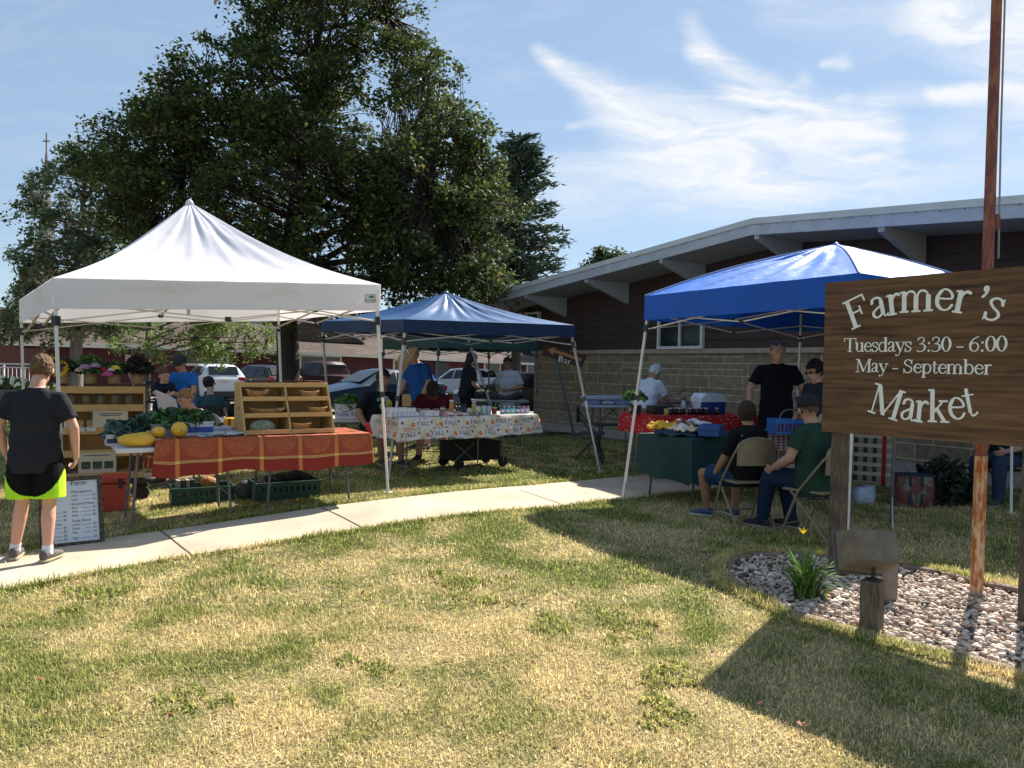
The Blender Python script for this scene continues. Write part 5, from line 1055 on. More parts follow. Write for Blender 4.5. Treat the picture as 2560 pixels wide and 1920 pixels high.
# ================================================================== CARS
tyre = mat('tyre', (.015, .015, .015), rough=.85); rim = mat('alloy', (.45, .46, .47), rough=.3, metal=.6); cglass = mat('car_glass', (.010, .014, .018), rough=.22, spec=.35); red_l = mat('tail_lamp', (.35, .01, .015), rough=.2); chrome = mat('chrome', (.6, .6, .6), rough=.15, metal=.9)
def car(name, label, cat, loc, heading, col, st, width=1.8, wr=.33, wx=(.85, 3.5), L_=4.5, glass=(), shield=(), tailz=.85, trim=None, plate=True, windows=True, met=.0, pickup=False):
    z = gz(loc[0], loc[1]); root = thing(name, label, cat, (loc[0], loc[1], z), heading, 'cars parked in the lot', local=True)   # local x forward->rear (0 = front), centred
    pm = mat('paint_%s_%.3f' % (name, col[0] + col[2]), col, rough=.40, var=.04, spec=.3, coat=.08, metal=met)
    hw = width / 2
    def sec(x):
        for a_, b__ in zip(st[:-1], st[1:]):
            if a_[0] <= x <= b__[0]: f = (x - a_[0]) / (b__[0] - a_[0] + 1e-9); return [a_[i] + (b__[i] - a_[i]) * f for i in range(7)]
        return st[-1]
    def P_(x, side, k, off=0.):                       # k: 0 sill..1 belt..2 roof edge
        _, zb_, wb_, zl, wl, zr, wr_ = sec(x); y, zz = ((wb_, zb_), (wl, zl), (wr_, zr - .05))[int(k)] if k in (0, 1, 2) else None
        return y, zz
    vs = []; fs = []; n = 0
    for s_ in st:
        x, zb_, wb_, zl, wl, zr, wrf = s_; h = [(0, zb_), (wb_ * .96, zb_), (wb_, zb_ + .08), (wl * 1.005, (zb_ + zl) * .55), (wl, zl - .02), (wl * .985, zl), (wrf + (wl - wrf) * .12, zr - .07 if zr - zl > .12 else zl + (zr - zl) * .4), (wrf * .9, zr - .015 if zr - zl > .12 else zl + (zr - zl) * .7), (0, zr)]
        ring = [(y, zz) for y, zz in h] + [(-y, zz) for y, zz in h[-2:0:-1]]; n = len(ring); vs += [V((L_ / 2 - x, y * hw, zz)) for y, zz in ring]
    fs = [(i * n + j, i * n + (j + 1) % n, (i + 1) * n + (j + 1) % n, (i + 1) * n + j) for i in range(len(st) - 1) for j in range(n)] + [tuple(range(n)), tuple((len(st) - 1) * n + j for j in range(n - 1, -1, -1))]
    mb = MB(); mb.add(vs, fs); mb.build('body', pm, root, norm=True, angle=32)
    def side_pt(x, f, sd_):                           # f 0 belt .. 1 roof
        s_ = sec(x); y0, z0_ = s_[4] * .985, s_[3] + .015; y1, z1_ = s_[6] + (s_[4] - s_[6]) * .12, s_[5] - .075; return V((L_ / 2 - x, sd_ * ((y0 + (y1 - y0) * f) * hw + .006), z0_ + (z1_ - z0_) * f))
    for sd_ in (-1, 1):
        for poly in glass:
            mb = MB(); q = [side_pt(x, f, sd_) for x, f in poly]; mb.add(q, [tuple(range(len(q)))]); mb.build('side_window', cglass, root)
    for (x0_, x1_, f0_, f1_) in shield:               # (bottom station, top station)
        a_, b__ = sec(x0_), sec(x1_); mb = MB(); za, zb__ = a_[5] + .012, b__[5] + .008; w0_, w1_ = a_[6] * hw * f0_, b__[6] * hw * f1_; sg = .012 * (1 if x0_ < x1_ else -1)
        mb.add([V((L_ / 2 - x0_ + sg, -w0_, za)), V((L_ / 2 - x0_ + sg, w0_, za)), V((L_ / 2 - x1_ + sg, w1_, zb__ - .01)), V((L_ / 2 - x1_ + sg, -w1_, zb__ - .01))], [(0, 1, 2, 3)]); mb.build('windscreen' if x0_ < x1_ else 'rear_window', cglass, root)
    for x in wx:
        for sd_ in (-1, 1):
            M3 = Matrix.Rotation(PI / 2, 3, 'X'); y = sd_ * (hw - .07); mb = MB(); mb.lathe([(wr * .6, -.10), (wr * .92, -.105), (wr, -.07), (wr, .07), (wr * .92, .105), (wr * .6, .10)], (L_ / 2 - x, y, wr), 24, M=M3); w_ = mb.build('wheel', tyre, root, smooth=False, angle=40)
            mb = MB(); mb.lathe([(wr * .66, .0), (wr * .62, .11), (wr * .5, .095), (wr * .12, .085), (.02, .11)], (L_ / 2 - x, y, wr), 20, M=M3 if sd_ < 0 else Matrix.Rotation(-PI / 2, 3, 'X')); r_ = mb.build('rim', rim, w_, angle=30)
            mb = MB()
            for k in range(5): a_ = 2 * PI * k / 5; mb.box((L_ / 2 - x + math.cos(a_ + .6) * wr * .42, y + sd_ * .1005, wr + math.sin(a_ + .6) * wr * .42), (wr * .17, .006, wr * .17), M=Matrix.Rotation(-(a_ + .6), 3, 'Y'))
            mb.build('rim_opening', mat('rim_dark', (.03, .03, .03)), w_)
            mb = MB(); mb.lathe([(wr * 1.12, -.01), (wr * 1.12, .004)], (L_ / 2 - x, sd_ * (hw * .985), wr + .01), 24, M=M3); mb.build('wheel_arch', plastic_k, root)
    e = st[-1]
    for sd_ in (-1, 1):
        mb = MB(); mb.box((-L_ / 2 + .03, sd_ * hw * (.93 if pickup else .80), tailz), (.10, hw * (.12 if pickup else .30), .30 if pickup else .15), bev=.02); mb.build('tail_light', red_l, root)
        mb = MB(); mb.box((L_ / 2 - .07, sd_ * hw * .74, .66), (.14, hw * .32, .13), bev=.03); mb.build('headlight', mat('headlamp', (.55, .57, .6), rough=.1), root)
        mb = MB(); xm_ = glass[0][0][0] + .15 if glass else 1.4; s_ = sec(xm_); mb.box((L_ / 2 - xm_, sd_ * (s_[4] * hw + .08), s_[3] + .07), (.10, .16, .11), bev=.02); mb.build('mirror', pm, root)
        for xh in ((wx[0] + 1.25, wx[0] + 2.1) if not pickup else (wx[0] + 1.3,)): s_ = sec(xh); mb = MB(); mb.box((L_ / 2 - xh, sd_ * (s_[4] * hw + .008), s_[3] - .13), (.15, .03, .025), bev=.006); mb.build('door_handle', chrome, root)
    mb = MB(); mb.box((-L_ / 2 - .0, 0, .36), (.14, width * .92, .24), bev=.04); mb.build('rear_bumper', trim or pm, root); mb = MB(); mb.box((L_ / 2 - .03, 0, .36), (.16, width * .9, .26), bev=.05); fb_ = mb.build('front_bumper', trim or pm, root)
    mb = MB(); mb.box((L_ / 2 + .005, 0, .60), (.05, width * .5, .12), bev=.01); mb.build('grille', plastic_k, root)
    if plate: mb = MB(); mb.box((-L_ / 2 - (.012 if not pickup else .075), 0, tailz - .10 if not pickup else .42), (.02, .32, .16)); mb.build('number_plate', mat('plate', (.5, .5, .5)), root)
    return root, sec
sedan = [(0, .30, .80, .55, .82, .58, .60), (.12, .22, .95, .66, .95, .70, .75), (.7, .20, 1, .76, 1, .82, .80), (1.25, .18, 1, .86, 1, .92, .82), (1.55, .18, 1, .90, 1, 1.02, .78), (2.15, .18, 1, .92, 1, 1.36, .66), (2.6, .18, 1, .93, 1, 1.43, .66), (3.2, .18, 1, .95, 1, 1.40, .66), (3.95, .18, 1, .97, 1, 1.12, .74), (4.1, .2, 1, .97, 1, 1.05, .78), (4.55, .25, .97, .95, .95, 1.0, .8), (4.65, .34, .92, .80, .9, .88, .7)]
suv = [(0, .34, .82, .70, .84, .72, .62), (.10, .26, .96, .85, .96, .90, .76), (.8, .24, 1, .98, 1, 1.04, .82), (1.15, .24, 1, 1.02, 1, 1.12, .80), (1.8, .24, 1, 1.04, 1, 1.58, .70), (2.3, .24, 1, 1.05, 1, 1.65, .70), (3.6, .24, 1, 1.10, 1, 1.63, .70), (4.0, .24, 1, 1.12, 1, 1.55, .70), (4.32, .28, .99, 1.1, .98, 1.15, .84), (4.42, .36, .95, .95, .95, 1.0, .8)]
truck = [(0, .42, .86, .85, .86, .88, .66), (.12, .34, .97, 1.02, .97, 1.08, .80), (1.0, .32, 1, 1.10, 1, 1.16, .84), (1.4, .32, 1, 1.12, 1, 1.22, .82), (2.0, .32, 1, 1.14, 1, 1.82, .72), (2.5, .32, 1, 1.15, 1, 1.90, .72), (3.4, .32, 1, 1.15, 1, 1.88, .72), (3.62, .32, 1, 1.15, 1, 1.72, .72), (3.68, .32, 1, 1.14, 1, 1.20, .9), (5.35, .34, 1, 1.14, 1, 1.16, .93), (5.45, .36, .98, 1.12, .98, 1.14, .92)]
g_sed = [[(1.75, 0), (2.75, 0), (2.75, .95), (2.3, .95)], [(2.82, 0), (3.75, .02), (3.45, .85), (2.82, .95)]]
g_suv = [[(1.4, 0), (2.3, 0), (2.3, .95), (1.95, .9)], [(2.38, 0), (3.2, 0), (3.2, .95), (2.38, .95)], [(3.28, 0), (3.95, .15), (3.8, .85), (3.28, .92)]]
g_tr = [[(1.65, 0), (2.65, 0), (2.65, .95), (2.15, .92)], [(2.72, 0), (3.5, 0), (3.5, .9), (2.72, .95)]]
def cpos(u, Y): p_ = W(u, 950, Y); return (p_.x, Y)
car('white_suv', 'white compact sport utility car seen from behind, parked toward the red building', 'car', cpos(532, 34.5), R(124), (.62, .64, .68), suv, 1.82, .35, (.85, 3.5), 4.42, g_suv, [(1.15, 1.85, .9, .95), (4.30, 3.98, .84, .92)], 1.02, trim=plastic_k)
car('black_suv', 'black sport utility car half hidden behind the maple trunk', 'car', cpos(650, 37), R(140), (.012, .014, .018), suv, 1.9, .37, (.9, 3.6), 4.42, g_suv, [(1.15, 1.85, .9, .95), (4.30, 3.98, .84, .92)], 1.02)
car('pickup_truck', 'dark maroon pickup truck with its tailgate toward the stalls', 'pickup truck', cpos(812, 41), R(142), (.045, .018, .018), truck, 2.0, .40, (1.0, 4.5), 5.5, g_tr, [(1.4, 2.05, .9, .95), (3.64, 3.60, .85, .9)], .98, pickup=True)
car('blue_sedan', 'dark blue four door sedan with its front to the left behind the display rack', 'car', cpos(932, 24.5), R(-140), (.012, .035, .085), sedan, 1.76, .32, (.88, 3.6), 4.65, g_sed, [(1.5, 2.2, .95, .98), (4.0, 3.2, .9, .95)], .82)
car('silver_hatchback', 'silver white hatchback seen between the man in blue and the woman in black', 'car', cpos(1155, 42), R(140), (.50, .52, .56), suv, 1.8, .34, (.85, 3.5), 4.42, g_suv, [(1.15, 1.85, .9, .95), (4.30, 3.98, .84, .92)], 1.0)
car('navy_sedan', 'dark blue sedan parked behind the man in the pale shirt', 'car', cpos(1282, 31), R(-145), (.015, .035, .07), sedan, 1.8, .33, (.88, 3.6), 4.65, g_sed, [(1.5, 2.2, .95, .98), (4.0, 3.2, .9, .95)], .82)
car('black_car', 'black car bumper showing beside the stone wall corner', 'car', cpos(1372, 24.5), R(-20), (.008, .009, .01), sedan, 1.8, .33, (.88, 3.6), 4.65, g_sed, [(1.5, 2.2, .95, .98), (4.0, 3.2, .9, .95)], .82)
# ================================================================== PEOPLE
def skin_mat(name, c): return mat('skin_' + name, c, rough=.55, var=.06, scale=8, spec=.35)
def lerp3(a, b, f): return V(a) + (V(b) - V(a)) * f
def person(label, loc, face, J, sc=1., skin=(.46, .25, .17), top=None, bottom=None, hair=None, cap=None, shoes=None, socks=None, fine=False, long_pants=False, glasses=None, girth=1., sleeve=.55, skirt=None, tank=False, extra=None, beard=None, no_legs=False, hands=(0, 0), group='people at the market'):
    """J joints, metres, local frame: x right, y forward, z up."""
    z = gz(loc[0], loc[1]) if len(loc) < 3 else loc[2]
    root = thing('person', label, 'person', (loc[0], loc[1], z), face, group, local=True)
    j = {k: V(v_) * sc for k, v_ in J.items()}; s = sc; vox = .0095 if not fine else .0075; sk_ = skin_mat('%02d' % int(skin[0] * 100), skin)
    P_, C_, N_, H_ = j['pelvis'], j['chest'], j['neck'], j['head']
    rx = (j['shR'] - j['shL']).normalized()
    up = (N_ - P_).normalized(); fwd = up.cross(rx).normalized()
    hx = j.get('hx', rx).normalized() if 'hx' in j else rx
    hup = j['hup'].normalized() if 'hup' in j else (H_ - N_).normalized(); hf = hup.cross(hx).normalized(); hx = hf.cross(hup).normalized(); MH = Matrix((hx, hf, hup)).transposed()
    b = MB(); g = girth
    sw = (j['shR'] - j['shL']).length / 2
    def torso(mb, o=0., top_=True, low=-.06, wide=1.):
        secs = []; 
        for f, w_, d_ in ((low, .155 * g, .105 * g), (.08, .165 * g, .115 * g), (.30, .150 * g, .105 * g), (.52, .158 * g, .108 * g), (.72, .166, .112), (.84, .150, .098), (.93, .10, .075), (1.0, .060, .055)):
            p = (P_.lerp(C_, f / .55) if f < .55 else C_.lerp(N_, (f - .55) / .45)) if f > 0 else P_ + (P_ - C_).normalized() * (-f * .6 * s)
            k_ = sw / .175 / s if f > .6 else (1 + (sw / .175 / s - 1) * .4)
            secs.append((p, rx * ((w_ * s * k_) + o) * wide, fwd * (d_ * s + o)))
        mb.loft(secs, n=24, e=2.4)
    torso(b)
    hs_ = s; s = s * 1.07                                         # head half height
    b.tube([N_ - up * .05 * s, N_.lerp(H_, .5), H_ - hup * .03 * s], [.062 * s, .052 * s, .052 * s], 14)
    b.ell(H_ + hup * .018 * s - hf * .008 * s, (.078 * s, .097 * s, .102 * s), MH, 18, 14); b.ell(H_ - hup * .048 * s + hf * .022 * s, (.058 * s, .068 * s, .068 * s), MH, 14, 10)
    b.ell(H_ - hup * .095 * s + hf * .058 * s, (.026 * s, .02 * s, .018 * s), MH, 8, 6)                         # chin
    b.add([H_ + MH @ (V(q) * s) for q in ((-.007, .085, .022), (.007, .085, .022), (0, .098, .018), (-.016, .085, -.030), (.016, .085, -.030), (0, .117, -.026), (0, .088, -.036))], [(0, 1, 2), (0, 2, 5, 3), (1, 4, 5, 2), (3, 5, 6), (5, 4, 6), (0, 3, 6, 4, 1)])
    for e_ in (-1, 1): b.ell(H_ + MH @ (V((e_ * .079, -.006, -.006)) * s), (.011 * s, .020 * s, .030 * s), MH, 8, 6)
    b.ell(H_ + MH @ (V((0, .083, -.058)) * s), (.024 * s, .010 * s, .010 * s), MH, 8, 6)                          # lips
    b.ell(H_ + MH @ (V((0, .080, .034)) * s), (.046 * s, .012 * s, .010 * s), MH, 8, 6)                          # brow ridge
    s = hs_
    for sd_, S_, E2, W2, Hn in (('L', 'shL', 'elL', 'wrL', 'haL'), ('R', 'shR', 'elR', 'wrR', 'haR')):
        if S_ not in j or E2 not in j: continue
        sh, e2, w2 = j[S_], j[E2], j[W2]; ag = 1 + (g - 1) * .5
        b.cap(sh, sh.lerp(e2, .5), .056 * s * ag, .048 * s * ag, 12); b.cap(sh.lerp(e2, .5), e2, .048 * s * ag, .040 * s * ag, 12); b.cap(e2, e2.lerp(w2, .35), .041 * s * ag, .040 * s * ag, 12); b.cap(e2.lerp(w2, .35), w2, .040 * s * ag, .026 * s * ag, 12)
        # hand: palm, four bent fingers, thumb from the side of the palm
        b.cap(N_ - up * .055 * s, sh, .056 * s, .050 * s, 12)
        d = (w2 - e2).normalized(); hd = (j[Hn] - w2).normalized() if Hn in j else d
        sgn = 1 if sd_ == 'R' else -1; side = hd.cross(fwd if abs(hd.dot(fwd)) < .8 else up)
        if side.length < .2: side = hd.cross(rx)
        side.normalize(); 
        pn = j.get('pn' + sd_, -sgn * rx); pn = pn if isinstance(pn, V) else V(pn); pn = (pn - hd * pn.dot(hd)).normalized(); side = hd.cross(pn).normalized()   # pn: palm normal
        if side.dot(j.get('th' + sd_, fwd) ) < 0: side = -side                                                   # thumb side
        pc = w2 + hd * .045 * s; Mp = Matrix((side, pn, hd)).transposed(); b.ell(pc, (.040 * s, .016 * s, .050 * s), Mp, 12, 8)
        curl = j['curl'].x / s if 'curl' in j else .6
        for k, (o_, ln) in enumerate(((.030, .070), (.010, .080), (-.010, .075), (-.029, .058))):
            r0 = w2 + hd * .078 * s + side * o_ * s; c1 = .35 * curl; d1 = (hd * math.cos(c1) + pn * math.sin(c1)); c2 = 1.2 * curl; d2 = (hd * math.cos(c2) + pn * math.sin(c2)); c3 = 2.0 * curl; d3 = (hd * math.cos(c3) + pn * math.sin(c3))
            a1 = r0 + d1 * ln * .45 * s; a2 = a1 + d2 * ln * .32 * s; a3 = a2 + d3 * ln * .25 * s
            b.tube([r0 - hd * .02 * s, r0, a1, a2, a3], [.0095 * s, .0098 * s, .009 * s, .0085 * s, .007 * s], 8)
        t0 = w2 + hd * .025 * s + side * .026 * s; t1 = t0 + (side * .75 + hd * .65 + pn * .25) * .036 * s; t2 = t1 + (side * .25 + hd * .9 + pn * .4) * .032 * s; b.tube([t0, t1, t2], [.013 * s, .011 * s, .0085 * s], 8)
    if not no_legs:
        for sd_ in 'LR':
            h_, k_, a_, t_ = j['hip' + sd_], j['kn' + sd_], j['an' + sd_], j['toe' + sd_]; lg = 1 + (g - 1) * .6
            b.cap(h_, h_.lerp(k_, .5), .088 * s * lg, .070 * s * lg, 14); b.cap(h_.lerp(k_, .5), k_, .070 * s * lg, .053 * s * lg, 14)
            cd = (k_ - h_).cross(a_ - k_); cv = k_.lerp(a_, .32) - (a_ - k_).normalized().cross(rx).normalized() * (-.012 * s)
            b.cap(k_, cv, .052 * s * lg, .056 * s * lg, 14); b.cap(cv, a_, .056 * s * lg, .034 * s * lg, 14)
            fd = (t_ - a_); fd.z = 0; fd.normalize(); b.cap(a_ - V((0, 0, .04 * s)) - fd * .02 * s, t_ + V((0, 0, .0)), .034 * s, .026 * s, 10)
    body = remesh(b, vox * max(.75, s), 2, .5); body.build('body', sk_, root, smooth=True)
    # face
    s = hs_ * 1.07
    if fine or True:
        for e_ in (-1, 1):
            f = MB(); f.ell(H_ + MH @ (V((e_ * .031, .0815, .010)) * s), (.012 * s, .006 * s, .006 * s), MH, 10, 6); ey = f.build('eye', mat('eye_white', (.55, .52, .5), rough=.3), root, smooth=True); f = MB(); f.ell(H_ + MH @ (V((e_ * .031, .0868, .010)) * s), (.0048 * s, .0025 * s, .0048 * s), MH, 8, 6); f.build('iris', mat('iris', (.03, .02, .015), rough=.2), ey)
            f = MB(); f.tube([H_ + MH @ (V((e_ * q[0], q[1], q[2])) * s) for q in ((.015, .092, .030), (.032, .091, .035), (.050, .080, .029))], .0045 * s, 6); f.build('eyebrow', mat('brow_%s' % (hair or {}).get('n', 'd'), (hair or {}).get('c', (.03, .02, .015))), root)
        f = MB(); f.tube([H_ + MH @ (V(q) * s) for q in ((-.022, .089, -.060), (0, .0945, -.058), (.022, .089, -.060))], [.003 * s, .0048 * s, .003 * s], 6); f.build('mouth', mat('lips', (.30, .10, .085), rough=.5), root)
    s = hs_
    def cloth_mat(c, n): return mat('fabric_%s' % n, c, rough=.9, var=.14, scale=5, bump=.5, bscale=9, spec=.15)
    if top:
        tm = MB(); o = .016 * s; hem = top.get('hem', -.10)
        secs = []
        for f, w_, d_ in ((hem, .178 * g, .125 * g), (.10, .175 * g, .125 * g), (.30, .162 * g, .116 * g), (.52, .166 * g, .115 * g), (.72, .176, .118), (.84, .150, .104), (.93, .110, .085), (1.0, .066, .060)):
            p = (P_.lerp(C_, f / .55) if f < .55 else C_.lerp(N_, (f - .55) / .45)) if f > 0 else P_ + (P_ - C_).normalized() * (-f * 1.0 * s)
            k2 = sw / .175 / s if f > .6 else (1 + (sw / .175 / s - 1) * .4); lo = top.get('loose', 1.)
            secs.append((p, rx * (w_ * s * k2 * (lo if f < .6 else 1)), fwd * (d_ * s * (lo if f < .6 else 1))))
        if tank: secs = secs[:5]
        tm.loft(secs, n=28, e=2.5)
        if not tank:
            for S_, E2, W2 in (('shL', 'elL', 'wrL'), ('shR', 'elR', 'wrR')):
                if E2 not in j: continue
                sh, e2, w2 = j[S_], j[E2], j[W2]; q = sh.lerp(e2, top.get('sl', .62)); ag = 1 + (g - 1) * .5; inn = sh.lerp(C_, .18); tm.cap(N_ - up * .060 * s, sh, .060 * s, .058 * s, 12)
                tm.ell(sh, .062 * s * ag, n=14, k=10); tm.tube([inn, sh, sh.lerp(e2, .3), q], [.06 * s, .062 * s * ag, .065 * s * ag, .070 * s * ag], 16)
                if top.get('long'): tm.tube([q, e2, w2], [.060 * s, .052 * s, .038 * s], 14); tm.ell(e2, .053 * s)
        tmr = remesh(tm, .011 * max(.8, s), 2, .5)
        for i, p in enumerate(tmr.v):                      # soft folds
            n_ = math.sin(p.z * 34 / s + p.x * 21) * math.sin(p.x * 17 / s - p.z * 9 + p.y * 13); tmr.v[i] = p + (p - V((P_.x, P_.y, p.z))).normalized() * n_ * .006 * s
        shirt = tmr.build('shirt', cloth_mat(top['c'], top['n']), root, smooth=True)
        if tank:
            f = MB()
            for e_ in (-1, 1): f.tube([C_.lerp(N_, .42) + rx * e_ * .10 * s + fwd * .105 * s, N_ + rx * e_ * .085 * s + fwd * .03 * s + up * .0 * s, C_.lerp(N_, .5) + rx * e_ * .09 * s - fwd * .10 * s], .006 * s, 6); 
            f.build('shoulder_strap', cloth_mat(top['c'], top['n']), root)
    if bottom and not no_legs:
        bm_ = MB(); lg = 1 + (g - 1) * .6; bm_.loft([(P_ + (P_ - C_).normalized() * .10 * s, rx * .165 * s * g, fwd * .118 * s * g), (P_, rx * .178 * s * g, fwd * .125 * s * g), (P_.lerp(C_, .35), rx * .168 * s * g, fwd * .118 * s * g)], n=24)
        for sd_ in 'LR':
            h_, k_, a_ = j['hip' + sd_], j['kn' + sd_], j['an' + sd_]; f = bottom.get('len', .85); w_ = bottom.get('w', 1.)
            bm_.ell(h_, .102 * s * lg, n=14, k=10)
            if bottom.get('long'): bm_.tube([h_, h_.lerp(k_, .5), k_], [.103 * s * lg, .083 * s * lg, .068 * s * lg], 16); bm_.ell(k_, .068 * s * lg); bm_.tube([k_, k_.lerp(a_, .35), a_ - V((0, 0, .02 * s))], [.068 * s * lg, .068 * s * lg, .056 * s], 16)
            else: e2 = h_.lerp(k_, f); bm_.tube([h_, h_.lerp(e2, .5), e2], [.104 * s * lg, .098 * s * lg * w_, .098 * s * lg * w_], 18)
        bmr = remesh(bm_, (.006 if 'c2' in bottom else .011) * max(.8, s), 3, .5); bo = bmr.build('trousers' if bottom.get('long') else 'shorts', [cloth_mat(bottom['c'], bottom['n'])] + ([cloth_mat(bottom['c2'], bottom['n'] + '_trim')] if 'c2' in bottom else []), root, smooth=True)
        if 'c2' in bottom:
            for p_ in bo.data.polygons:
                c2 = p_.center; hipz = P_.z; dz = (hipz - c2.z) / s; lx = abs(c2.x) / s; 
                if (lx / .225) ** 2 + ((dz - .13) / .265) ** 2 > 1 and dz > .13: p_.material_index = 1
    if skirt:
        k_ = MB(); k_.loft([(P_.lerp(C_, .3), rx * .165 * s * g, fwd * .12 * s * g), (P_ - up * .02, rx * .20 * s * g, fwd * .15 * s * g), (P_ - V((0, 0, skirt['len'] * s)), rx * .23 * s * g, fwd * .19 * s * g)], n=26); remesh(k_, .012, 2).build('skirt', cloth_mat(skirt['c'], skirt['n']), root, smooth=True)
    if not no_legs and shoes:
        for sd_ in 'LR':
            a_, t_ = j['an' + sd_], j['toe' + sd_]; fd = (t_ - a_); fd.z = 0; fd.normalize(); sx_ = fd.cross(V((0, 0, 1))); M3 = Matrix((sx_, fd, V((0, 0, 1)))).transposed(); zf = min(t_.z - .026 * s, a_.z - .07 * s)
            c = V((a_.x, a_.y, zf)); f = MB()
            for q, w_, h1 in ((-.07, .030, .055), (-.055, .038, .085), (0, .040, .085), (.06, .044, .065), (.12, .048, .050), (.17, .042, .042), (.195, .024, .032)):
                pass
            secs = [(c + fd * q * s + V((0, 0, (h1 / 2 + .012) * s)), sx_ * w_ * s, V((0, 0, h1 / 2 * s))) for q, w_, h1 in ((-.075, .022, .05), (-.06, .036, .082), (0, .041, .088), (.06, .045, .068), (.12, .048, .054), (.17, .042, .044), (.195, .022, .03))]
            f.loft(secs, n=16, e=2.6); f.tube([a_ - V((0, 0, .03 * s)), V((a_.x, a_.y, zf + .05 * s))], [.044 * s, .046 * s], 14)
            sh_ = remesh(f, .008, 2).build('shoe', mat('shoe_' + shoes['n'], shoes['c'], rough=.8, var=.25, scale=30), root, smooth=True)
            f = MB(); f.loft([(c + fd * q * s + V((0, 0, .010 * s)), sx_ * w_ * s, V((0, 0, .012 * s))) for q, w_ in ((-.078, .026), (-.06, .040), (0, .045), (.06, .048), (.12, .051), (.17, .045), (.20, .024))], n=12, e=4); f.build('sole', mat('sole_' + shoes['n'], shoes.get('s', (.3, .28, .25)), rough=.8), sh_, smooth=False, angle=40)
            if socks: f = MB(); d = (j['kn' + sd_] - a_).normalized(); f.tube([V((a_.x, a_.y, zf + .06 * s)), a_, a_ + d * socks['len'] * s], [.044 * s, .041 * s, .043 * s], 16); f.build('sock', mat('sock_' + socks['n'], socks['c'], rough=.95, bump=.3), root, smooth=True, angle=50)
    s = hs_ * 1.07
    if hair:
        hm = mat('hair_' + hair['n'], hair['c'], rough=.75, var=.4, scale=22, bump=1.0, bscale=70, spec=.3, stretch=hair.get('st')); k_ = MB(); t_ = hair.get('t', .010); o = H_ + hup * (.022 * s) - hf * .012 * s
        k_.ell(o + hup * .004 * s, ((.079 + t_) * s, (.096 + t_) * s, (.103 + t_) * s), MH, 20, 14)
        hr = remesh(k_, .0085, 1); 
        # keep only scalp: drop the part in front of and below the hairline
        hl_ = hair.get('line', .050); lowb = hair.get('low', -.055)
        loc_ = [MH.transposed() @ (p - H_) / s for p in hr.v]
        def ok(q): 
            if q.y > .055: return q.z > hl_
            if q.y > -.005: return q.z > hl_ - (.055 - q.y) * 1.1 * hair.get('side', 1)
            return q.z > lowb
        hr.f = [f_ for f_ in hr.f if all(ok(loc_[i]) for i in f_)]; hr.mi = [0] * len(hr.f)
        for i, q in enumerate(loc_): hr.v[i] = hr.v[i] + (hr.v[i] - o).normalized() * (math.sin(q.x * 160 + q.z * 90) * math.sin(q.y * 140 - q.z * 60)) * hair.get('lump', .0038) * s
        ho = hr.build('hair', hm, root, smooth=True); sl_ = ho.modifiers.new('t', 'SOLIDIFY'); sl_.thickness = .012 * s; sl_.offset = -1
        if hair.get('bun'): f = MB(); f.ell(H_ + MH @ (V((0, -.085, .075)) * s), (.038 * s, .035 * s, .035 * s), MH, 12, 8); f.build('hair_bun', hm, root, smooth=True)
        if hair.get('long'):
            f = MB(); Lg = hair['long'] * s; f.loft([(H_ + MH @ (V((0, -.03, .05)) * s), hx * .082 * s, hf * .065 * s), (H_ + MH @ (V((0, -.055, -.06)) * s), hx * .088 * s, hf * .055 * s), (H_ + MH @ (V((0, -.075, -.16)) * s), hx * .08 * s, hf * .045 * s), (N_ - fwd * .11 * s - V((0, 0, Lg)), hx * .06 * s, hf * .03 * s)], n=16); remesh(f, .01, 2).build('long_hair', hm, root, smooth=True)
        if hair.get('vol'):
            f = MB(); rd = random.Random(3)
            for i in range(46):
                a_ = rd.uniform(0, 2 * PI); e_ = rd.uniform(0, 1.75); q = V((math.cos(a_) * math.sin(e_) * .085, math.sin(a_) * math.sin(e_) * .10 - .012, math.cos(e_) * .11 + .02))
                if q.y > .045 and q.z < .06: continue
                f.ell(H_ + MH @ (q * s), hair['vol'] * s * rd.uniform(.7, 1.2), n=8, k=6)
            remesh(f, .009, 1).build('hair_volume', hm, root, smooth=True)
    if cap:
        cm_ = mat('cap_' + cap['n'], cap['c'], rough=.9, var=.15, scale=12, bump=.3); k_ = MB(); o = H_ + hup * .034 * s - hf * .010 * s
        prof = [(.100, -.018), (.1005, .0), (.097, .035), (.083, .068), (.055, .090), (.02, .098), (.003, .099)]; vs = []; n = 24
        for r_, z_ in prof:
            for q in range(n): a_ = 2 * PI * q / n; vs.append(o + MH @ (V((r_ * .90 * math.cos(a_), r_ * 1.10 * math.sin(a_), z_)) * s))
        k_.add(vs, [(i * n + q, i * n + (q + 1) % n, (i + 1) * n + (q + 1) % n, (i + 1) * n + q) for i in range(len(prof) - 1) for q in range(n)] + [tuple((len(prof) - 1) * n + q for q in range(n))]); co = k_.build('cap', cm_, root, smooth=True); sm_ = co.modifiers.new('t', 'SOLIDIFY'); sm_.thickness = .004
        f = MB(); bd = -1 if cap.get('back') else 1
        def br(a_, b__): x = (a_ - .5) * .16; y = (.075 + b__ * .085 * (1 - (abs(a_ - .5) * 2) ** 2.2)); return o + MH @ (V((x, bd * y + (.0), -.012 - b__ * .018 - (x / .08) ** 2 * .014)) * s)
        f.grid(br, 14, 5); bo = f.build('cap_brim', mat('capb_' + cap['n'], cap.get('b', cap['c']), rough=.9), co, smooth=True); sm_ = bo.modifiers.new('t', 'SOLIDIFY'); sm_.thickness = .004
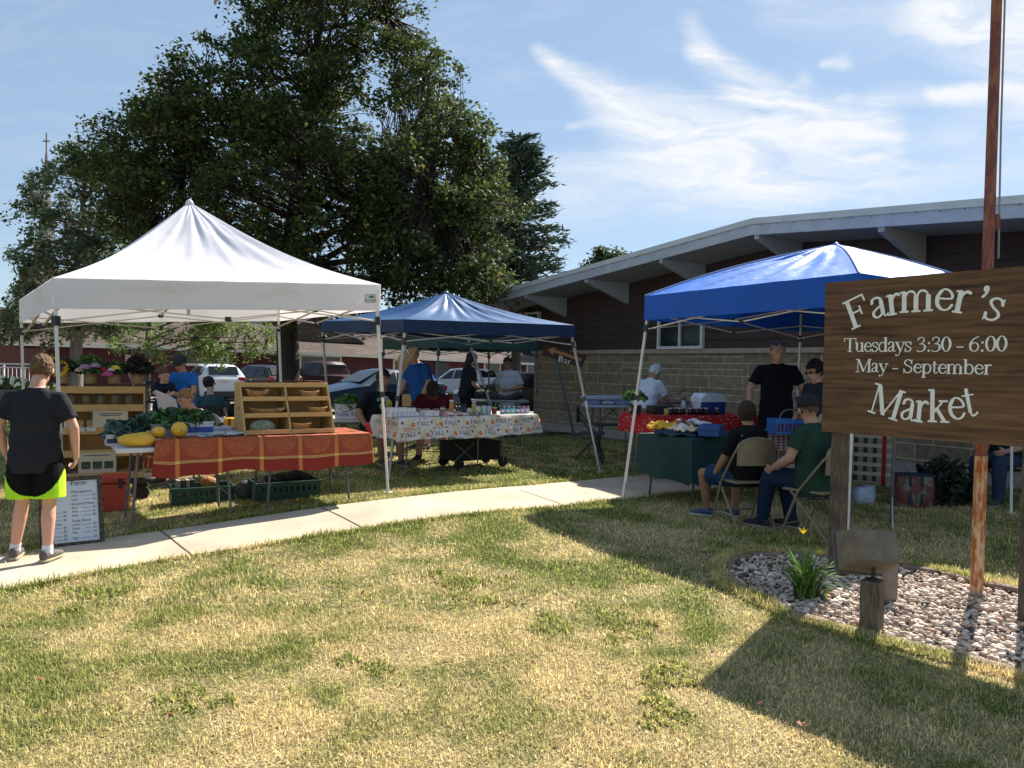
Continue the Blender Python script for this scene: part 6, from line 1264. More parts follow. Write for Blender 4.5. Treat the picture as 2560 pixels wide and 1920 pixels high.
    if glasses:
        gm_ = mat('glasses_dark', (.01, .01, .012), rough=.1); zc, yc = (.010, .097) if glasses == 'eyes' else (.098, .062); f = MB()
        for e_ in (-1, 1): f.ell(H_ + MH @ (V((e_ * .033, yc, zc)) * s), (.024 * s, .005 * s, .015 * s), MH, 14, 8); f.tube([H_ + MH @ (V(q) * s) for q in ((e_ * .06, yc - .005, zc + .004), (e_ * .083, yc - .04, zc), (e_ * .084, yc - .10, zc - .008))], .0028 * s, 6)
        f.tube([H_ + MH @ (V(q) * s) for q in ((-.012, yc + .003, zc + .004), (.012, yc + .003, zc + .004))], .0028 * s, 6); f.build('glasses', gm_, root, smooth=True)
    return root, j, MH
def stand(h=1., bend=0, sho=.185, **k):
    """standing joints for a 1.75 m figure"""
    sb, cb_ = math.sin(R(bend)), math.cos(R(bend)); B_ = lambda x, u_, y=0: (x, u_ * sb + y * cb_ - bend * .0012, .95 + u_ * cb_ - y * sb)
    J = dict(pelvis=(0, -bend * .0012, .95), chest=B_(0, .27), neck=B_(0, .53), head=B_(0, .66, .03), shL=B_(-sho, .445), shR=B_(sho, .445), hipL=(-.09, 0 - bend * .0012, .90), hipR=(.09, 0 - bend * .0012, .90), knL=(-.10, .02, .50), knR=(.10, .02, .50), anL=(-.11, -.01, .085), anR=(.11, -.01, .085), toeL=(-.13, .13, .035), toeR=(.13, .13, .035),
             elL=(-sho - .06, -.03, 1.14), elR=(sho + .06, -.03, 1.14), wrL=(-sho - .07, .04, .90), wrR=(sho + .07, .04, .90), curl=(.7, 0, 0))
    for a_, b__ in k.items(): J[a_] = b__
    return J
def sit(lean=0, sho=.18, seat=.47, **k):
    sl, cl_ = math.sin(R(lean)), math.cos(R(lean)); B_ = lambda x, u_, y=0: (x, u_ * sl + y * cl_, seat + .09 + u_ * cl_ - y * sl)
    J = dict(pelvis=(0, 0, seat + .09), chest=B_(0, .26), neck=B_(0, .52), head=B_(0, .65, .025), shL=B_(-sho, .435), shR=B_(sho, .435), hipL=(-.09, .02, seat + .06), hipR=(.09, .02, seat + .06), knL=(-.13, .42, seat + .07), knR=(.13, .42, seat + .07), anL=(-.13, .42, .085), anR=(.13, .42, .085), toeL=(-.14, .56, .035), toeR=(.14, .56, .035),
             elL=(-sho - .06, .06, seat + .27), elR=(sho + .06, .06, seat + .27), wrL=(-.12, .26, seat + .20), wrR=(.12, .26, seat + .20), curl=(.8, 0, 0))
    for a_, b__ in k.items(): J[a_] = b__
    return J
def yaw(deg): return R(deg)                           # 0 faces +y (away from the camera)
# 1 boy on the walk seen from behind
p = G(88, 1403); hb_ = (W(88, 893, p.y).z - p.z)
person('boy seen from behind in charcoal t-shirt and black and neon yellow shorts on the walk', (p.x, p.y, p.z + .012), yaw(18), stand(sho=.185, shL=(-.185, 0, 1.375), shR=(.185, 0, 1.375), head=(.02, .09, 1.615), neck=(0, .01, 1.47), hup=(.02, .42, 1), hx=(1, .06, 0), elR=(.29, -.02, 1.13), wrR=(.285, .09, .86), elL=(-.27, -.02, 1.15), wrL=(-.24, .08, .90), knL=(-.10, .02, .50), anL=(-.165, .05, .085), toeL=(-.175, .19, .035), anR=(.115, -.10, .085), toeR=(.16, .04, .035), hipL=(-.10, 0, .90), hipR=(.10, 0, .90), knR=(.11, -.03, .49), haR=(.27, .13, .80), pnR=(-1, 0, 0), curl=(1.15, 0, 0)),
       sc=hb_ / 1.74, skin=(.55, .30, .22), top=dict(c=(.022, .023, .028), n='charcoal_tee', sl=.72, hem=-.20, loose=1.10), bottom=dict(c=(.006, .006, .007), n='black_neon', c2=(.42, .78, .03), len=.90, w=1.28), hair=dict(c=(.13, .075, .035), n='sandy', t=.006, low=-.065, line=.055), shoes=dict(c=(.10, .085, .08), n='grey_sneaker', s=(.35, .31, .20)), socks=dict(c=(.62, .62, .70), n='white', len=.055), fine=True, girth=1.0)
# 2 man in blue tee and cap holding a toddler
p = on_g(460, 11.9); k_ = 1.0
person('man in blue t-shirt and dark cap carrying a toddler on his arm', (p.x, p.y), yaw(168), stand(sho=.19, head=(.02, .08, 1.60), neck=(0, .02, 1.47), hup=(0.05, .38, 1), hx=(1, 0, 0), elR=(.27, .10, 1.17), wrR=(.10, .30, 1.15), elL=(-.25, .10, 1.16), wrL=(-.02, .33, 1.10)),
       sc=.97, skin=(.45, .24, .16), top=dict(c=(.02, .13, .42), n='blue_tee', sl=.66, hem=-.14, loose=1.1), bottom=dict(c=(.03, .035, .05), n='dark_jeans', long=True), cap=dict(c=(.02, .03, .035), n='dark'), hair=dict(c=(.03, .02, .015), n='dark', low=-.05), glasses='eyes', shoes=dict(c=(.05, .05, .05), n='dark'))
person('toddler in navy clothes held against the man in the blue t-shirt', (p.x - .17, p.y - .30, .88), yaw(-155), dict(pelvis=(0, 0, .0), chest=(0, .01, .17), neck=(0, .02, .33), head=(0.0, .05, .46), shL=(-.12, .01, .29), shR=(.12, .01, .29), hipL=(-.06, 0, -.03), hipR=(.06, 0, -.03), knL=(-.12, .18, -.02), knR=(.12, .18, -.02), anL=(-.14, .20, -.22), anR=(.14, .20, -.22), toeL=(-.15, .28, -.25), toeR=(.15, .28, -.25), elL=(-.15, .08, .16), elR=(.15, .08, .16), wrL=(-.08, .20, .12), wrR=(.08, .20, .12), curl=(.8, 0, 0), hup=(0.2, .3, 1)), sc=.86, skin=(.52, .30, .22), top=dict(c=(.01, .014, .03), n='navy_toddler', sl=.9), bottom=dict(c=(.01, .014, .03), n='navy_toddler_b', long=True), hair=dict(c=(.12, .06, .03), n='brown', line=.055, t=.004), girth=.85, shoes=dict(c=(.2, .2, .2), n='baby'))
# 3 seated woman with a paper
p = on_g(490, 9.7); pw_ = p
wr, wj, wM = person('seated woman with blond bun in a pale strappy top reading a white sheet', (p.x, p.y), yaw(150), sit(lean=8, sho=.165, seat=.40, head=(0, .15, 1.085), neck=(0, .07, .985), hup=(.08, .45, 1), elR=(.24, .12, .72), wrR=(.22, .36, .78), elL=(-.22, .10, .70), wrL=(-.10, .32, .74)),
       sc=.97, skin=(.62, .36, .27), top=dict(c=(.60, .50, .44), n='pale_tank'), tank=True, bottom=dict(c=(.05, .07, .12), n='denim_sh', len=.5), hair=dict(c=(.32, .21, .10), n='blond', bun=True, t=.008, low=-.05, line=.055), shoes=dict(c=(.1, .08, .07), n='sandal'))
# 4 seated person in dark cap
p = on_g(530, 13.0)
person('person in teal grey t-shirt and black cap seated with their back turned', (p.x, p.y), yaw(28), sit(lean=12, elL=(-.25, .14, .78), wrL=(-.08, .30, .98), head=(-.02, .20, 1.26), hx=(.75, -.65, 0), hup=(-.1, .2, 1), pnL=(0, .6, .6)), sc=.95, skin=(.42, .25, .18), top=dict(c=(.03, .075, .085), n='teal_tee'), bottom=dict(c=(.03, .03, .035), n='black_pants', long=True), cap=dict(c=(.015, .012, .015), n='black', b=(.10, .02, .02)), hair=dict(c=(.02, .015, .012), n='black'), shoes=dict(c=(.05, .05, .05), n='dark'), girth=1.05)
# 5 seated man with graphic tee
p = G(955, 1160); p = gp(p.x - .06, p.y + .2)
_, jj, _ = person('heavyset seated man in black graphic t-shirt and shorts holding a red can', (p.x, p.y), yaw(-152), sit(lean=6, sho=.22, seat=.45, elR=(.38, .12, .74), wrR=(.33, .33, .58), elL=(-.30, .1, .72), wrL=(-.14, .32, .72), anR=(.10, .36, .085), toeR=(.10, .50, .035), anL=(-.14, .52, .085), toeL=(-.16, .66, .035), hx=(1, .35, 0), head=(-.01, .06, 1.235), hup=(-.05, .1, 1), curl=(1., 0, 0)),
       sc=.98, skin=(.30, .16, .10), top=dict(c=(.012, .013, .016), n='graphic_tee', sl=.8, loose=1.12), bottom=dict(c=(.02, .02, .022), n='black_shorts', len=.75, w=1.15), hair=dict(c=(.012, .009, .008), n='black', t=.014, low=-.06, lump=.004), girth=1.42, shoes=dict(c=(.03, .03, .035), n='slide'), socks=dict(c=(.45, .43, .45), n='grey_sock', len=.10))
seated5 = (p, jj)
r5 = bpy.data.objects[[o.name for o in COL.objects if o.get('label', '').startswith('heavyset')][0]]
for (x, z, rx_, rz_, cl_) in ((-.05, .86, .05, .06, (.45, .42, .10)), (.05, .82, .045, .05, (.10, .35, .36)), (.0, .93, .05, .04, (.35, .42, .40)), (-.09, .78, .03, .04, (.45, .46, .44)), (.10, .92, .03, .03, (.06, .30, .34))):
    mb = MB(); mb.ell((x, .20 + .03 * (.9 - z) * 3, z), (rx_, .012, rz_), n=12, k=8); mb.build('shirt_print', mat('tee_print_%.2f' % cl_[0], cl_, rough=.9, var=.6, scale=40), r5, smooth=True)
# 6 man in blue shirt leaning, head behind the hanging hat
p = G(1040, 1140); p = gp(p.x - .02, p.y + .9)
_, j6, _ = person('big man in royal blue t-shirt stooping over the soap table with a paper bag', (p.x, p.y), yaw(140), stand(bend=20, sho=.215, elR=(.27, .13, 1.12), wrR=(.20, .34, .90), elL=(-.27, .12, 1.12), wrL=(-.22, .24, .88), hup=(0, .6, 1), haR=(.20, .36, .80), pnR=(-1, .0, 0)), sc=1.0, skin=(.50, .28, .20), top=dict(c=(.015, .085, .34), n='royal_tee', sl=.8, hem=-.18, loose=1.1), bottom=dict(c=(.03, .03, .035), n='black_sh', len=.9, w=1.1), hair=dict(c=(.25, .22, .2), n='grey'), girth=1.30, shoes=dict(c=(.02, .02, .02), n='dark'))
p6 = p
# 7 seated in maroon with cap, looking down
p = on_g(1092, 11.4)
person('person in maroon shirt with black cap seated head down behind the soap table', (p.x, p.y), yaw(178), sit(lean=22, sho=.21, seat=.42, head=(.0, .36, 1.03), neck=(0, .22, .965), hup=(0, 1.2, .8), elR=(.26, .20, .72), wrR=(.12, .40, .74), elL=(-.26, .20, .72), wrL=(-.12, .40, .74), anR=(.20, .35, .085), anL=(-.22, .38, .085), toeR=(.22, .49, .035), toeL=(-.24, .52, .035)), skin=(.40, .24, .17), top=dict(c=(.075, .012, .02), n='maroon_tee', sl=.85), bottom=dict(c=(.025, .025, .03), n='dark_sh', len=.85, w=1.1), cap=dict(c=(.012, .012, .014), n='black', b=(.13, .15, .14)), hair=dict(c=(.02, .015, .012), n='black', long=.02), girth=1.2, shoes=dict(c=(.02, .02, .025), n='clog'))
# 8 woman in black under the green tent
p = on_g(1170, 14.1)
person('woman with long dark hair in black standing under the green tent', (p.x, p.y), yaw(-60), stand(bend=6, sho=.17, hup=(0, .3, 1), elR=(.22, .02, 1.12), wrR=(.18, .22, .98), elL=(-.20, .03, 1.12), wrL=(-.12, .26, 1.02)), sc=.97, skin=(.35, .20, .15), top=dict(c=(.012, .014, .018), n='black_top', sl=.8), bottom=dict(c=(.01, .01, .012), n='black_trousers', long=True), hair=dict(c=(.012, .010, .010), n='black', long=.10, t=.014), girth=1.15, shoes=dict(c=(.02, .02, .02), n='dark'))
# 9 man in pale striped shirt
p = on_g(1274, 15.6)
person('man in pale button shirt and sunglasses standing at the dark table', (p.x, p.y), yaw(150), stand(bend=4, sho=.20, hup=(0.1, .15, 1), hx=(1, .45, 0), elR=(.30, -.02, 1.14), wrR=(.16, .22, 1.06), elL=(-.32, .02, 1.12), wrL=(-.10, .24, 1.06)), sc=.96, skin=(.30, .17, .12), top=dict(c=(.34, .36, .42), n='pale_shirt', sl=.85, hem=-.28, loose=1.15), bottom=dict(c=(.10, .10, .11), n='grey_pants', long=True), hair=dict(c=(.05, .04, .035), n='dark', t=.014, lump=.004), glasses='eyes', girth=1.15, shoes=dict(c=(.02, .02, .02), n='dark'))
# 10 grey haired woman bending
p = on_g(1620, 11.9)
person('grey haired woman in white patterned t-shirt bending over the jam table', (p.x - .05, p.y), yaw(-52), stand(bend=24, sho=.185, elR=(.23, .30, 1.10), wrR=(.14, .50, 1.03), elL=(-.20, .34, 1.08), wrL=(-.04, .56, 1.04), hup=(0, .55, 1)), sc=.93, skin=(.32, .18, .13), top=dict(c=(.50, .54, .66), n='white_print_tee', sl=.75, hem=-.06, loose=1.06), bottom=dict(c=(.27, .21, .16), n='tan_pants', long=True), hair=dict(c=(.42, .46, .48), n='silver', t=.016, lump=.004), girth=1.22, shoes=dict(c=(.1, .1, .1), n='grey'))
# 11 man in black tee with sunglasses on his head
p = on_g(1943, 10.1)
person('man in black t-shirt with sunglasses pushed up on his short grey hair', (p.x, p.y), yaw(172), stand(sho=.200, hx=(1, .10, 0), hup=(0, .10, 1), elR=(.31, -.03, 1.16), wrR=(.32, .10, .93), elL=(-.31, -.02, 1.16), wrL=(-.36, .12, .95)), sc=1.09, skin=(.50, .28, .20), top=dict(c=(.008, .009, .012), n='black_tee', sl=.68, hem=-.16, loose=1.03), bottom=dict(c=(.01, .01, .012), n='black_cargo', len=.92, w=1.15), hair=dict(c=(.40, .37, .34), n='grey', t=.008, line=.062, low=-.05), glasses='head', girth=1.03, shoes=dict(c=(.03, .03, .03), n='dark'), fine=True)
# 12 dark haired person at the sign edge
p = on_g(2052, 8.9)
person('dark haired person in sunglasses and charcoal top beside the sign edge', (p.x, p.y), yaw(105), stand(bend=5, sho=.19, hx=(1, .1, 0), hup=(0, .28, 1), elR=(.27, .02, 1.13), wrR=(.22, .22, .98), elL=(-.20, .0, 1.15), wrL=(-.18, .2, .96)), sc=.94, skin=(.52, .33, .28), top=dict(c=(.03, .033, .045), n='charcoal_top', sl=.6, hem=-.16, loose=1.1), bottom=dict(c=(.03, .03, .04), n='dark_trousers', long=True), hair=dict(c=(.018, .014, .013), n='black', vol=.03), glasses='eyes', girth=1.2, shoes=dict(c=(.02, .02, .02), n='dark'))
# 13 boy on a folding chair
p = on_g(1872, 7.35); pbx = p
person('boy in black shirt and blue shorts sitting on a beige folding chair', (p.x, p.y), yaw(14), sit(lean=-3, sho=.165, seat=.43, elL=(-.25, .02, .70), wrL=(-.27, .18, .50), elR=(.23, .04, .70), wrR=(.16, .22, .55), knL=(-.30, .38, .50), anL=(-.20, .44, .085), toeL=(-.30, .56, .035), knR=(.12, .40, .5), anR=(.10, .38, .085), toeR=(.11, .5, .035), head=(-.005, .0, 1.165), neck=(0, -.025, 1.06), hup=(0, .1, 1), hx=(.87, -.45, 0)), sc=.92, skin=(.30, .165, .11), top=dict(c=(.008, .009, .010), n='boy_black', sl=.85, loose=1.08), bottom=dict(c=(.014, .045, .10), n='blue_shorts', len=.8, w=1.15), hair=dict(c=(.020, .013, .010), n='dark', t=.010, low=-.07), shoes=dict(c=(.03, .07, .14), n='blue_canvas', s=(.6, .62, .65)), girth=.98)
chair('beige folding chair under the boy in black', (p.x - .02, p.y - .02), yaw(14), bge, bge, 'beige folding chairs')
# 14 man in green tee and cap
p = on_g(2052, 6.9); 
person('man in dark green t-shirt, jeans and black cap seated on a folding chair', (p.x, p.y), yaw(38), sit(lean=8, sho=.20, seat=.43, hup=(0, .15, 1), hx=(.78, -.62, 0), elL=(-.27, .12, .72), wrL=(-.20, .34, .60), elR=(.27, .12, .72), wrR=(.14, .36, .64), anL=(-.10, .50, .085), toeL=(-.10, .64, .035), anR=(.14, .34, .085), toeR=(.14, .48, .035)), sc=1.0, skin=(.42, .21, .14), top=dict(c=(.018, .050, .034), n='green_tee', sl=.62, hem=-.14, loose=1.08), bottom=dict(c=(.012, .025, .055), n='jeans', long=True), cap=dict(c=(.008, .010, .014), n='navy_cap'), hair=dict(c=(.10, .07, .05), n='brown_short', t=.002, low=-.04), girth=1.18, shoes=dict(c=(.03, .025, .02), n='boot'))
chair('beige folding chair under the man in the green shirt', (p.x - .02, p.y - .03), yaw(38), bge, bge, 'beige folding chairs')
# 15 person seated beyond the sign
p = on_g(2530, 9.0)
person('person in green top and jeans seated in shade behind the rusty pole', (p.x, p.y), yaw(118), sit(lean=8, seat=.43, elR=(.24, .14, .72), wrR=(.16, .36, .62)), sc=1.0, skin=(.42, .24, .17), top=dict(c=(.006, .025, .016), n='green_top'), bottom=dict(c=(.03, .05, .09), n='blue_jeans', long=True), hair=dict(c=(.05, .03, .02), n='dark'), girth=1.2, shoes=dict(c=(.05, .05, .05), n='dark'))
chair('folding chair in the shade behind the rusty pole', (p.x + .03, p.y), yaw(118), bge, bge, 'beige folding chairs')
# ================================================================== STALL GOODS
def su(A_, d, n, u, w):                              # distance along a table edge seen at column u
    k = (u - 1280) / 1900; return (k * (A_.y + n.y * w) - A_.x - n.x * w) / (d.x - k * d.y)
def simple(name, label, cat, mb, m, group=None, smooth=False, angle=None, loc=None, norm=False):
    c = sum(mb.v, V()) / len(mb.v); zmin = min(p.z for p in mb.v); o = mb.build(name, m, loc=loc or (c.x, c.y, zmin), smooth=smooth, angle=angle, norm=norm); return tag(o, label, cat, group)
zT1 = gz(cA.x, cA.y) + .71; zT2 = gz(cl_c.x, cl_c.y) + .743
def tq(u, w, h=0):
    s = su(A, dT, nT, u, w); p = A + dT * s + nT * w; p.z = (zT1 if s < s0 - .02 else zT2) + h; return p
kraft = mat('kraft', (.42, .26, .12), rough=.9, var=.15); paperw = mat('paper', (.66, .66, .70), rough=.8, var=.03); pine_w = wood('pine_board', (.48, .28, .10), (.70, .47, .21), scale=4, axis=(.5, .5, 3), bump=.15)
MT = Matrix.Rotation(rzT, 3, 'Z')
# squash
sqm = mat('squash_skin', (.72, .42, .03), rough=.45, var=.10, scale=9, stretch=(.6, 3, 3)); sqs = mat('squash_spot', (.30, .28, .10), rough=.8)
def squash(label, c, r, rz, ribs=10, tilt=0):
    mb = MB(); n = 40; k = 18; vs = []; M3 = Matrix.Rotation(rz, 3, 'Z')
    for i in range(k + 1):
        t = PI * i / k
        for q in range(n): a_ = 2 * PI * q / n; f = 1 - .025 * abs(math.sin(ribs * a_ / 2)) ** .5; vs.append(c + M3 @ V((-r[0] * math.cos(t), r[1] * math.sin(t) ** .85 * math.cos(a_) * f, r[2] * math.sin(t) ** .85 * math.sin(a_) * f)))
    mb.add(vs, [(i * n + q, i * n + (q + 1) % n, (i + 1) * n + (q + 1) % n, (i + 1) * n + q) for i in range(k) for q in range(n)]); rt = thing('squash', label, 'squash', (c.x, c.y, c.z - r[2]), 0, 'yellow squash on the bare table end'); mb.build('fruit', sqm, rt, smooth=True)
    mb = MB(); e = c + M3 @ V((r[0] * .98, 0, 0)); mb.tube([e, e + M3 @ V((.03, 0, .006)), e + M3 @ V((.05, .01, .004))], [.011, .008, .009], 8); mb.build('stem', mat('dry_stem', (.50, .40, .22)), rt, smooth=True)
squash('long yellow spaghetti squash lying nearest the bare table end', tq(342, .12, .062), (.155, .068, .062), rzT - .35); squash('long yellow squash lying just behind the nearest long squash', tq(368, .30, .06), (.145, .062, .06), rzT - .25)
squash('small round yellow squash between the long squash and the big round one', tq(397, .16, .052), (.058, .052, .052), rzT + 2.6, 8); squash('large round yellow squash with its blossom end to the camera', tq(449, .14, .072), (.072, .072, .072), rzT - 1.4, 9)
greens = [mat('kale_%d' % i, c, rough=.7, var=.3, scale=12, trans=.15) for i, c in enumerate(((.025, .075, .03), (.045, .12, .035), (.07, .16, .04)))]
bluegreens = [mat('collard_%d' % i, c, rough=.6, var=.3, scale=12, trans=.1) for i, c in enumerate(((.05, .10, .09), (.09, .15, .13)))]
limes = [mat('lettuce_%d' % i, c, rough=.6, var=.3, scale=12, trans=.25) for i, c in enumerate(((.14, .26, .05), (.26, .38, .10), (.08, .18, .04)))]
def leafmass(name, parent, c, r, n, ls, ms, seed=1, M=None):
    rd = random.Random(seed); mb = MB()
    for i in range(n):
        a_ = rd.uniform(0, 2 * PI); e_ = math.acos(rd.uniform(-.1, 1)); q = rd.uniform(.55, 1) ; o_ = V((math.cos(a_) * math.sin(e_) * r[0], math.sin(a_) * math.sin(e_) * r[1], math.cos(e_) * r[2])) * q; p = V(c) + (M @ o_ if M else o_); M3 = Euler((rd.uniform(-1.3, 1.3), rd.uniform(-1.3, 1.3), rd.uniform(0, 6.3))).to_matrix(); s_ = ls * rd.uniform(.6, 1.3); mb.cm = rd.randrange(len(ms))
        mb.add([p + M3 @ V(q2) * s_ for q2 in ((-1, 0, 0), (-.4, .5, .25), (.2, .62, -.1), (.7, .35, .25), (1, 0, 0), (.7, -.4, -.15), (.1, -.6, .25), (-.5, -.45, -.1))], [(0, 1, 6, 7), (1, 2, 5, 6), (2, 3, 4, 5)])
    return mb.build(name, ms, parent)
def bin_(label, name, c, d, rz, m, leaves, cat='bin', part='kale', lm=.055, n=260, seed=1, stripe=None, group=None, rise=.10):
    rt = thing(name, label, cat, tuple(c), 0, group); M3 = Matrix.Rotation(rz, 3, 'Z'); mb = MB(); t = .006
    for q, dd in (((0, -d[1] / 2, d[2] / 2), (d[0], t, d[2])), ((0, d[1] / 2, d[2] / 2), (d[0], t, d[2])), ((-d[0] / 2, 0, d[2] / 2), (t, d[1] - .012, d[2])), ((d[0] / 2, 0, d[2] / 2), (t, d[1] - .012, d[2])), ((0, 0, .008), (d[0] - .01, d[1] - .01, .008))): mb.box(c + M3 @ V(q), dd, M=M3)
    mb.build('box', m, rt)
    mb = MB(); [mb.box(c + M3 @ V(q), dd, M=M3) for q, dd in (((0, -d[1] / 2 - .004, d[2] - .006), (d[0] + .016, .010, .014)), ((0, d[1] / 2 + .004, d[2] - .006), (d[0] + .016, .010, .014)), ((-d[0] / 2 - .004, 0, d[2] - .006), (.010, d[1] - .004, .014)), ((d[0] / 2 + .004, 0, d[2] - .006), (.010, d[1] - .004, .014)))]; mb.build('rim', m, rt)
    if stripe: mb = MB(); mb.box(c + M3 @ V((0, -d[1] / 2 - .0055, d[2] * .42)), (d[0] * .98, .003, d[2] * .40), M=M3); mb.build('blue_stripe', stripe, rt)
    if leaves: leafmass(part, rt, c + V((0, 0, d[2] * .8)), (d[0] * .56, d[1] * .58, rise), n, lm, leaves, seed, M=M3)
    return rt
bwh = mat('bin_white', (.55, .56, .60), rough=.5); bgr = mat('bin_grey', (.22, .23, .24), rough=.5); blu = mat('stripe_blue', (.02, .06, .30), rough=.5)
bin_('white bin of curly kale with a blue stripe at the right of the greens', 'produce_bin', tq(486, .42), (.30, .26, .13), rzT, bwh, greens, seed=2, stripe=blu, group='bins of greens', rise=.12); bin_('grey bin of dark curly kale behind the round squash', 'produce_bin', tq(425, .48), (.34, .28, .11), rzT, bgr, greens, seed=3, group='bins of greens', n=340, rise=.15)
bin_('white bin of dark flat kale leaves behind the long squash', 'produce_bin', tq(365, .58), (.30, .26, .11), rzT, bwh, greens[:1] + bluegreens[:1], seed=4, group='bins of greens', lm=.075, rise=.15); bin_('white and navy bin of blue green collards at the left table end', 'produce_bin', tq(296, .42), (.20, .22, .10), rzT, bwh, bluegreens, seed=5, stripe=mat('stripe_navy', (.02, .03, .10)), group='bins of greens', lm=.06, n=150, rise=.12)
# price cards, booklets and bags on the cloth
cols_ = [(.55, .60, .66), (.10, .35, .55), (.60, .56, .52), (.35, .12, .12), (.14, .20, .22), (.62, .62, .66)]
for i in range(12):
    u = 515 + (i % 6) * 15 + rnd(-4, 4); c = tq(u, .16 + .22 * (i // 6) + rnd(-.04, .04), .006 + .010 * (i % 3)); mb = MB(); mb.box(c, (rnd(.12, .18), rnd(.09, .12), .012), rz=rzT + rnd(-.5, .5), bev=.003)
    simple('seed_packet', 'one of the glossy booklets and bagged cards scattered beside the display rack', 'booklet', mb, mat('card_%d' % (i % 6), cols_[i % 6], rough=.25, col2=(.5, .52, .52), thr=(.5, .6), scale=30), 'booklets beside the display rack')
for i, (u, w, cl_, lab) in enumerate(((528, .45, (.45, .50, .60), 'clear bag of blue printed cards left of the display rack'), (562, .48, (.50, .46, .55), 'clear bag of lilac cards touching the display rack'))):
    c = tq(u, w, .035); mb = MB(); mb.ell(c, (.10, .05, .038), MT, 14, 8); simple('card_bag', lab, 'bag', mb, mat('card_bag_%d' % i, cl_, rough=.2, col2=(.2, .3, .45), thr=(.52, .6), scale=25), smooth=True)
# wooden double display rack
def rack(root_c, rz, Wd, H, depth, slope, rows, ncol, label, name, m, lip=.05, group=None, back=True):
    rt = thing(name, label, 'display rack', tuple(root_c), 0, group); M3 = Matrix.Rotation(rz, 3, 'Z'); t = .016; P3 = lambda x, y, z: root_c + M3 @ V((x, y, z))
    for i in range(ncol + 1):
        x = -Wd / 2 + Wd * i / ncol; o_ = t / 2; poly = [P3(x - o_, 0, 0), P3(x - o_, depth, 0), P3(x - o_, depth, H), P3(x - o_, slope, H)]; mb = MB(); mb.prism(poly, (0, 0, 0), M3 @ V((t, 0, 0))); mb.build('side_panel', m, rt, norm=True)
        if i in (0, ncol): mb = MB(); sx_ = -1 if i == 0 else 1; mb.lathe([(.018, 0), (.018, .002)], P3(x + sx_ * (o_ + .0), depth * .55, H * .5), 12, M=M3 @ Matrix.Rotation(sx_ * PI / 2, 3, 'Y')); mb.build('hand_hole', mat('hole_dark', (.03, .02, .01)), rt)
    cw = Wd / ncol - t
    for c_i in range(ncol):
        xc = -Wd / 2 + Wd * (c_i + .5) / ncol
        if back: mb = MB(); mb.box(P3(xc, depth - .008, H / 2), (cw - .002, .01, H - .004), M=M3); mb.build('back_panel', m, rt)
        for r_ in range(rows + 1):
            z = .014 + (H - .03) * r_ / rows; yf = slope * z / H; mb = MB(); mb.box(P3(xc, (yf + depth) / 2 - .004, z), (cw - .002, depth - yf - .02, .012), M=M3); mb.box(P3(xc, yf + .004, z + (lip / 2 - .006 if r_ < rows else -lip * .2)), (cw - .003, .014, lip), M=M3); mb.build('shelf', m, rt)
    return rt, P3
sL, sR_ = su(A, dT, nT, 606, .25), su(A, dT, nT, 838, .10); rc = A + dT * ((sL + sR_) / 2) + nT * .10; rc.z = zT2; RW = sR_ - sL; RH = .50
rk, RP3 = rack(rc, rzT, RW, RH, .46, .26, 3, 2, 'two column slanted pine display rack of baskets on the orange red cloth', 'display_rack', pine_w, lip=.042)
wick = mat('wicker', (.42, .19, .06), rough=.8, col2=(.60, .34, .14), thr=(.46, .54), scale=60, stretch=(1, 1, 3), bump=.8, bscale=80)
def basket(label, c, rx, ry, h, group='baskets on the display rack', m=wick, liner=False, rz=rzT):
    rt = thing('basket', label, 'basket', tuple(c), 0, group); M3 = Matrix.Rotation(rz, 3, 'Z'); n = 28; mb = MB(); vs = []
    for f, z in ((.70, 0), (.82, h * .4), (1.0, h), (.96, h), (.78, h * .4), (.66, .006)):
        for q in range(n): a_ = 2 * PI * q / n; vs.append(c + M3 @ V((math.cos(a_) * rx * f, math.sin(a_) * ry * f, z + (.12 * h * math.cos(2 * a_) if f > .9 else 0) + (.05 * h * math.sin(9 * a_) if f > .9 else 0))))
    mb.add(vs, [(i * n + q, i * n + (q + 1) % n, (i + 1) * n + (q + 1) % n, (i + 1) * n + q) for i in range(5) for q in range(n)] + [tuple(range(n)), tuple(5 * n + q for q in range(n))]); mb.build('weave', m, rt, norm=True)
    mb = MB(); mb.tube([c + M3 @ V((math.cos(2 * PI * q / 20) * rx * .99, math.sin(2 * PI * q / 20) * ry * .99, h * (1 + .12 * math.cos(4 * PI * q / 20)))) for q in range(21)], .005, 6); mb.build('rim', m, rt)
    if liner: mb = MB(); mb.grid(lambda a_, b__: c + M3 @ V(((a_ - .5) * 2.2 * rx, (b__ - .5) * 2.0 * ry, h * (.75 + .3 * math.sin(a_ * 13) * math.cos(b__ * 9) + .5 * (abs(a_ - .5) * 2) ** 3))), 18, 10); mb.build('paper_liner', kraft, rt, smooth=True)
    return rt
cw2 = RW / 2
def rs_(col, row, fx=0): z = .014 + (RH - .03) * row / 3; return RP3(-RW / 2 + cw2 * (col + .5) + fx, .26 * z / RH + .075, z + .022)
basket('paper lined basket on the top left shelf', rs_(0, 2, -.06), .105, .06, .07, liner=True); basket('shallow paper lined basket on the middle left shelf', rs_(0, 1, .02), .16, .06, .05, liner=True); basket('oval wicker basket on the top right shelf', rs_(1, 2, .03), .105, .06, .065); basket('oval wicker basket at the right of the middle right shelf', rs_(1, 1, .09), .105, .06, .06); basket('oval wicker basket at the left of the bottom right shelf', rs_(1, 0, -.10), .11, .06, .065)
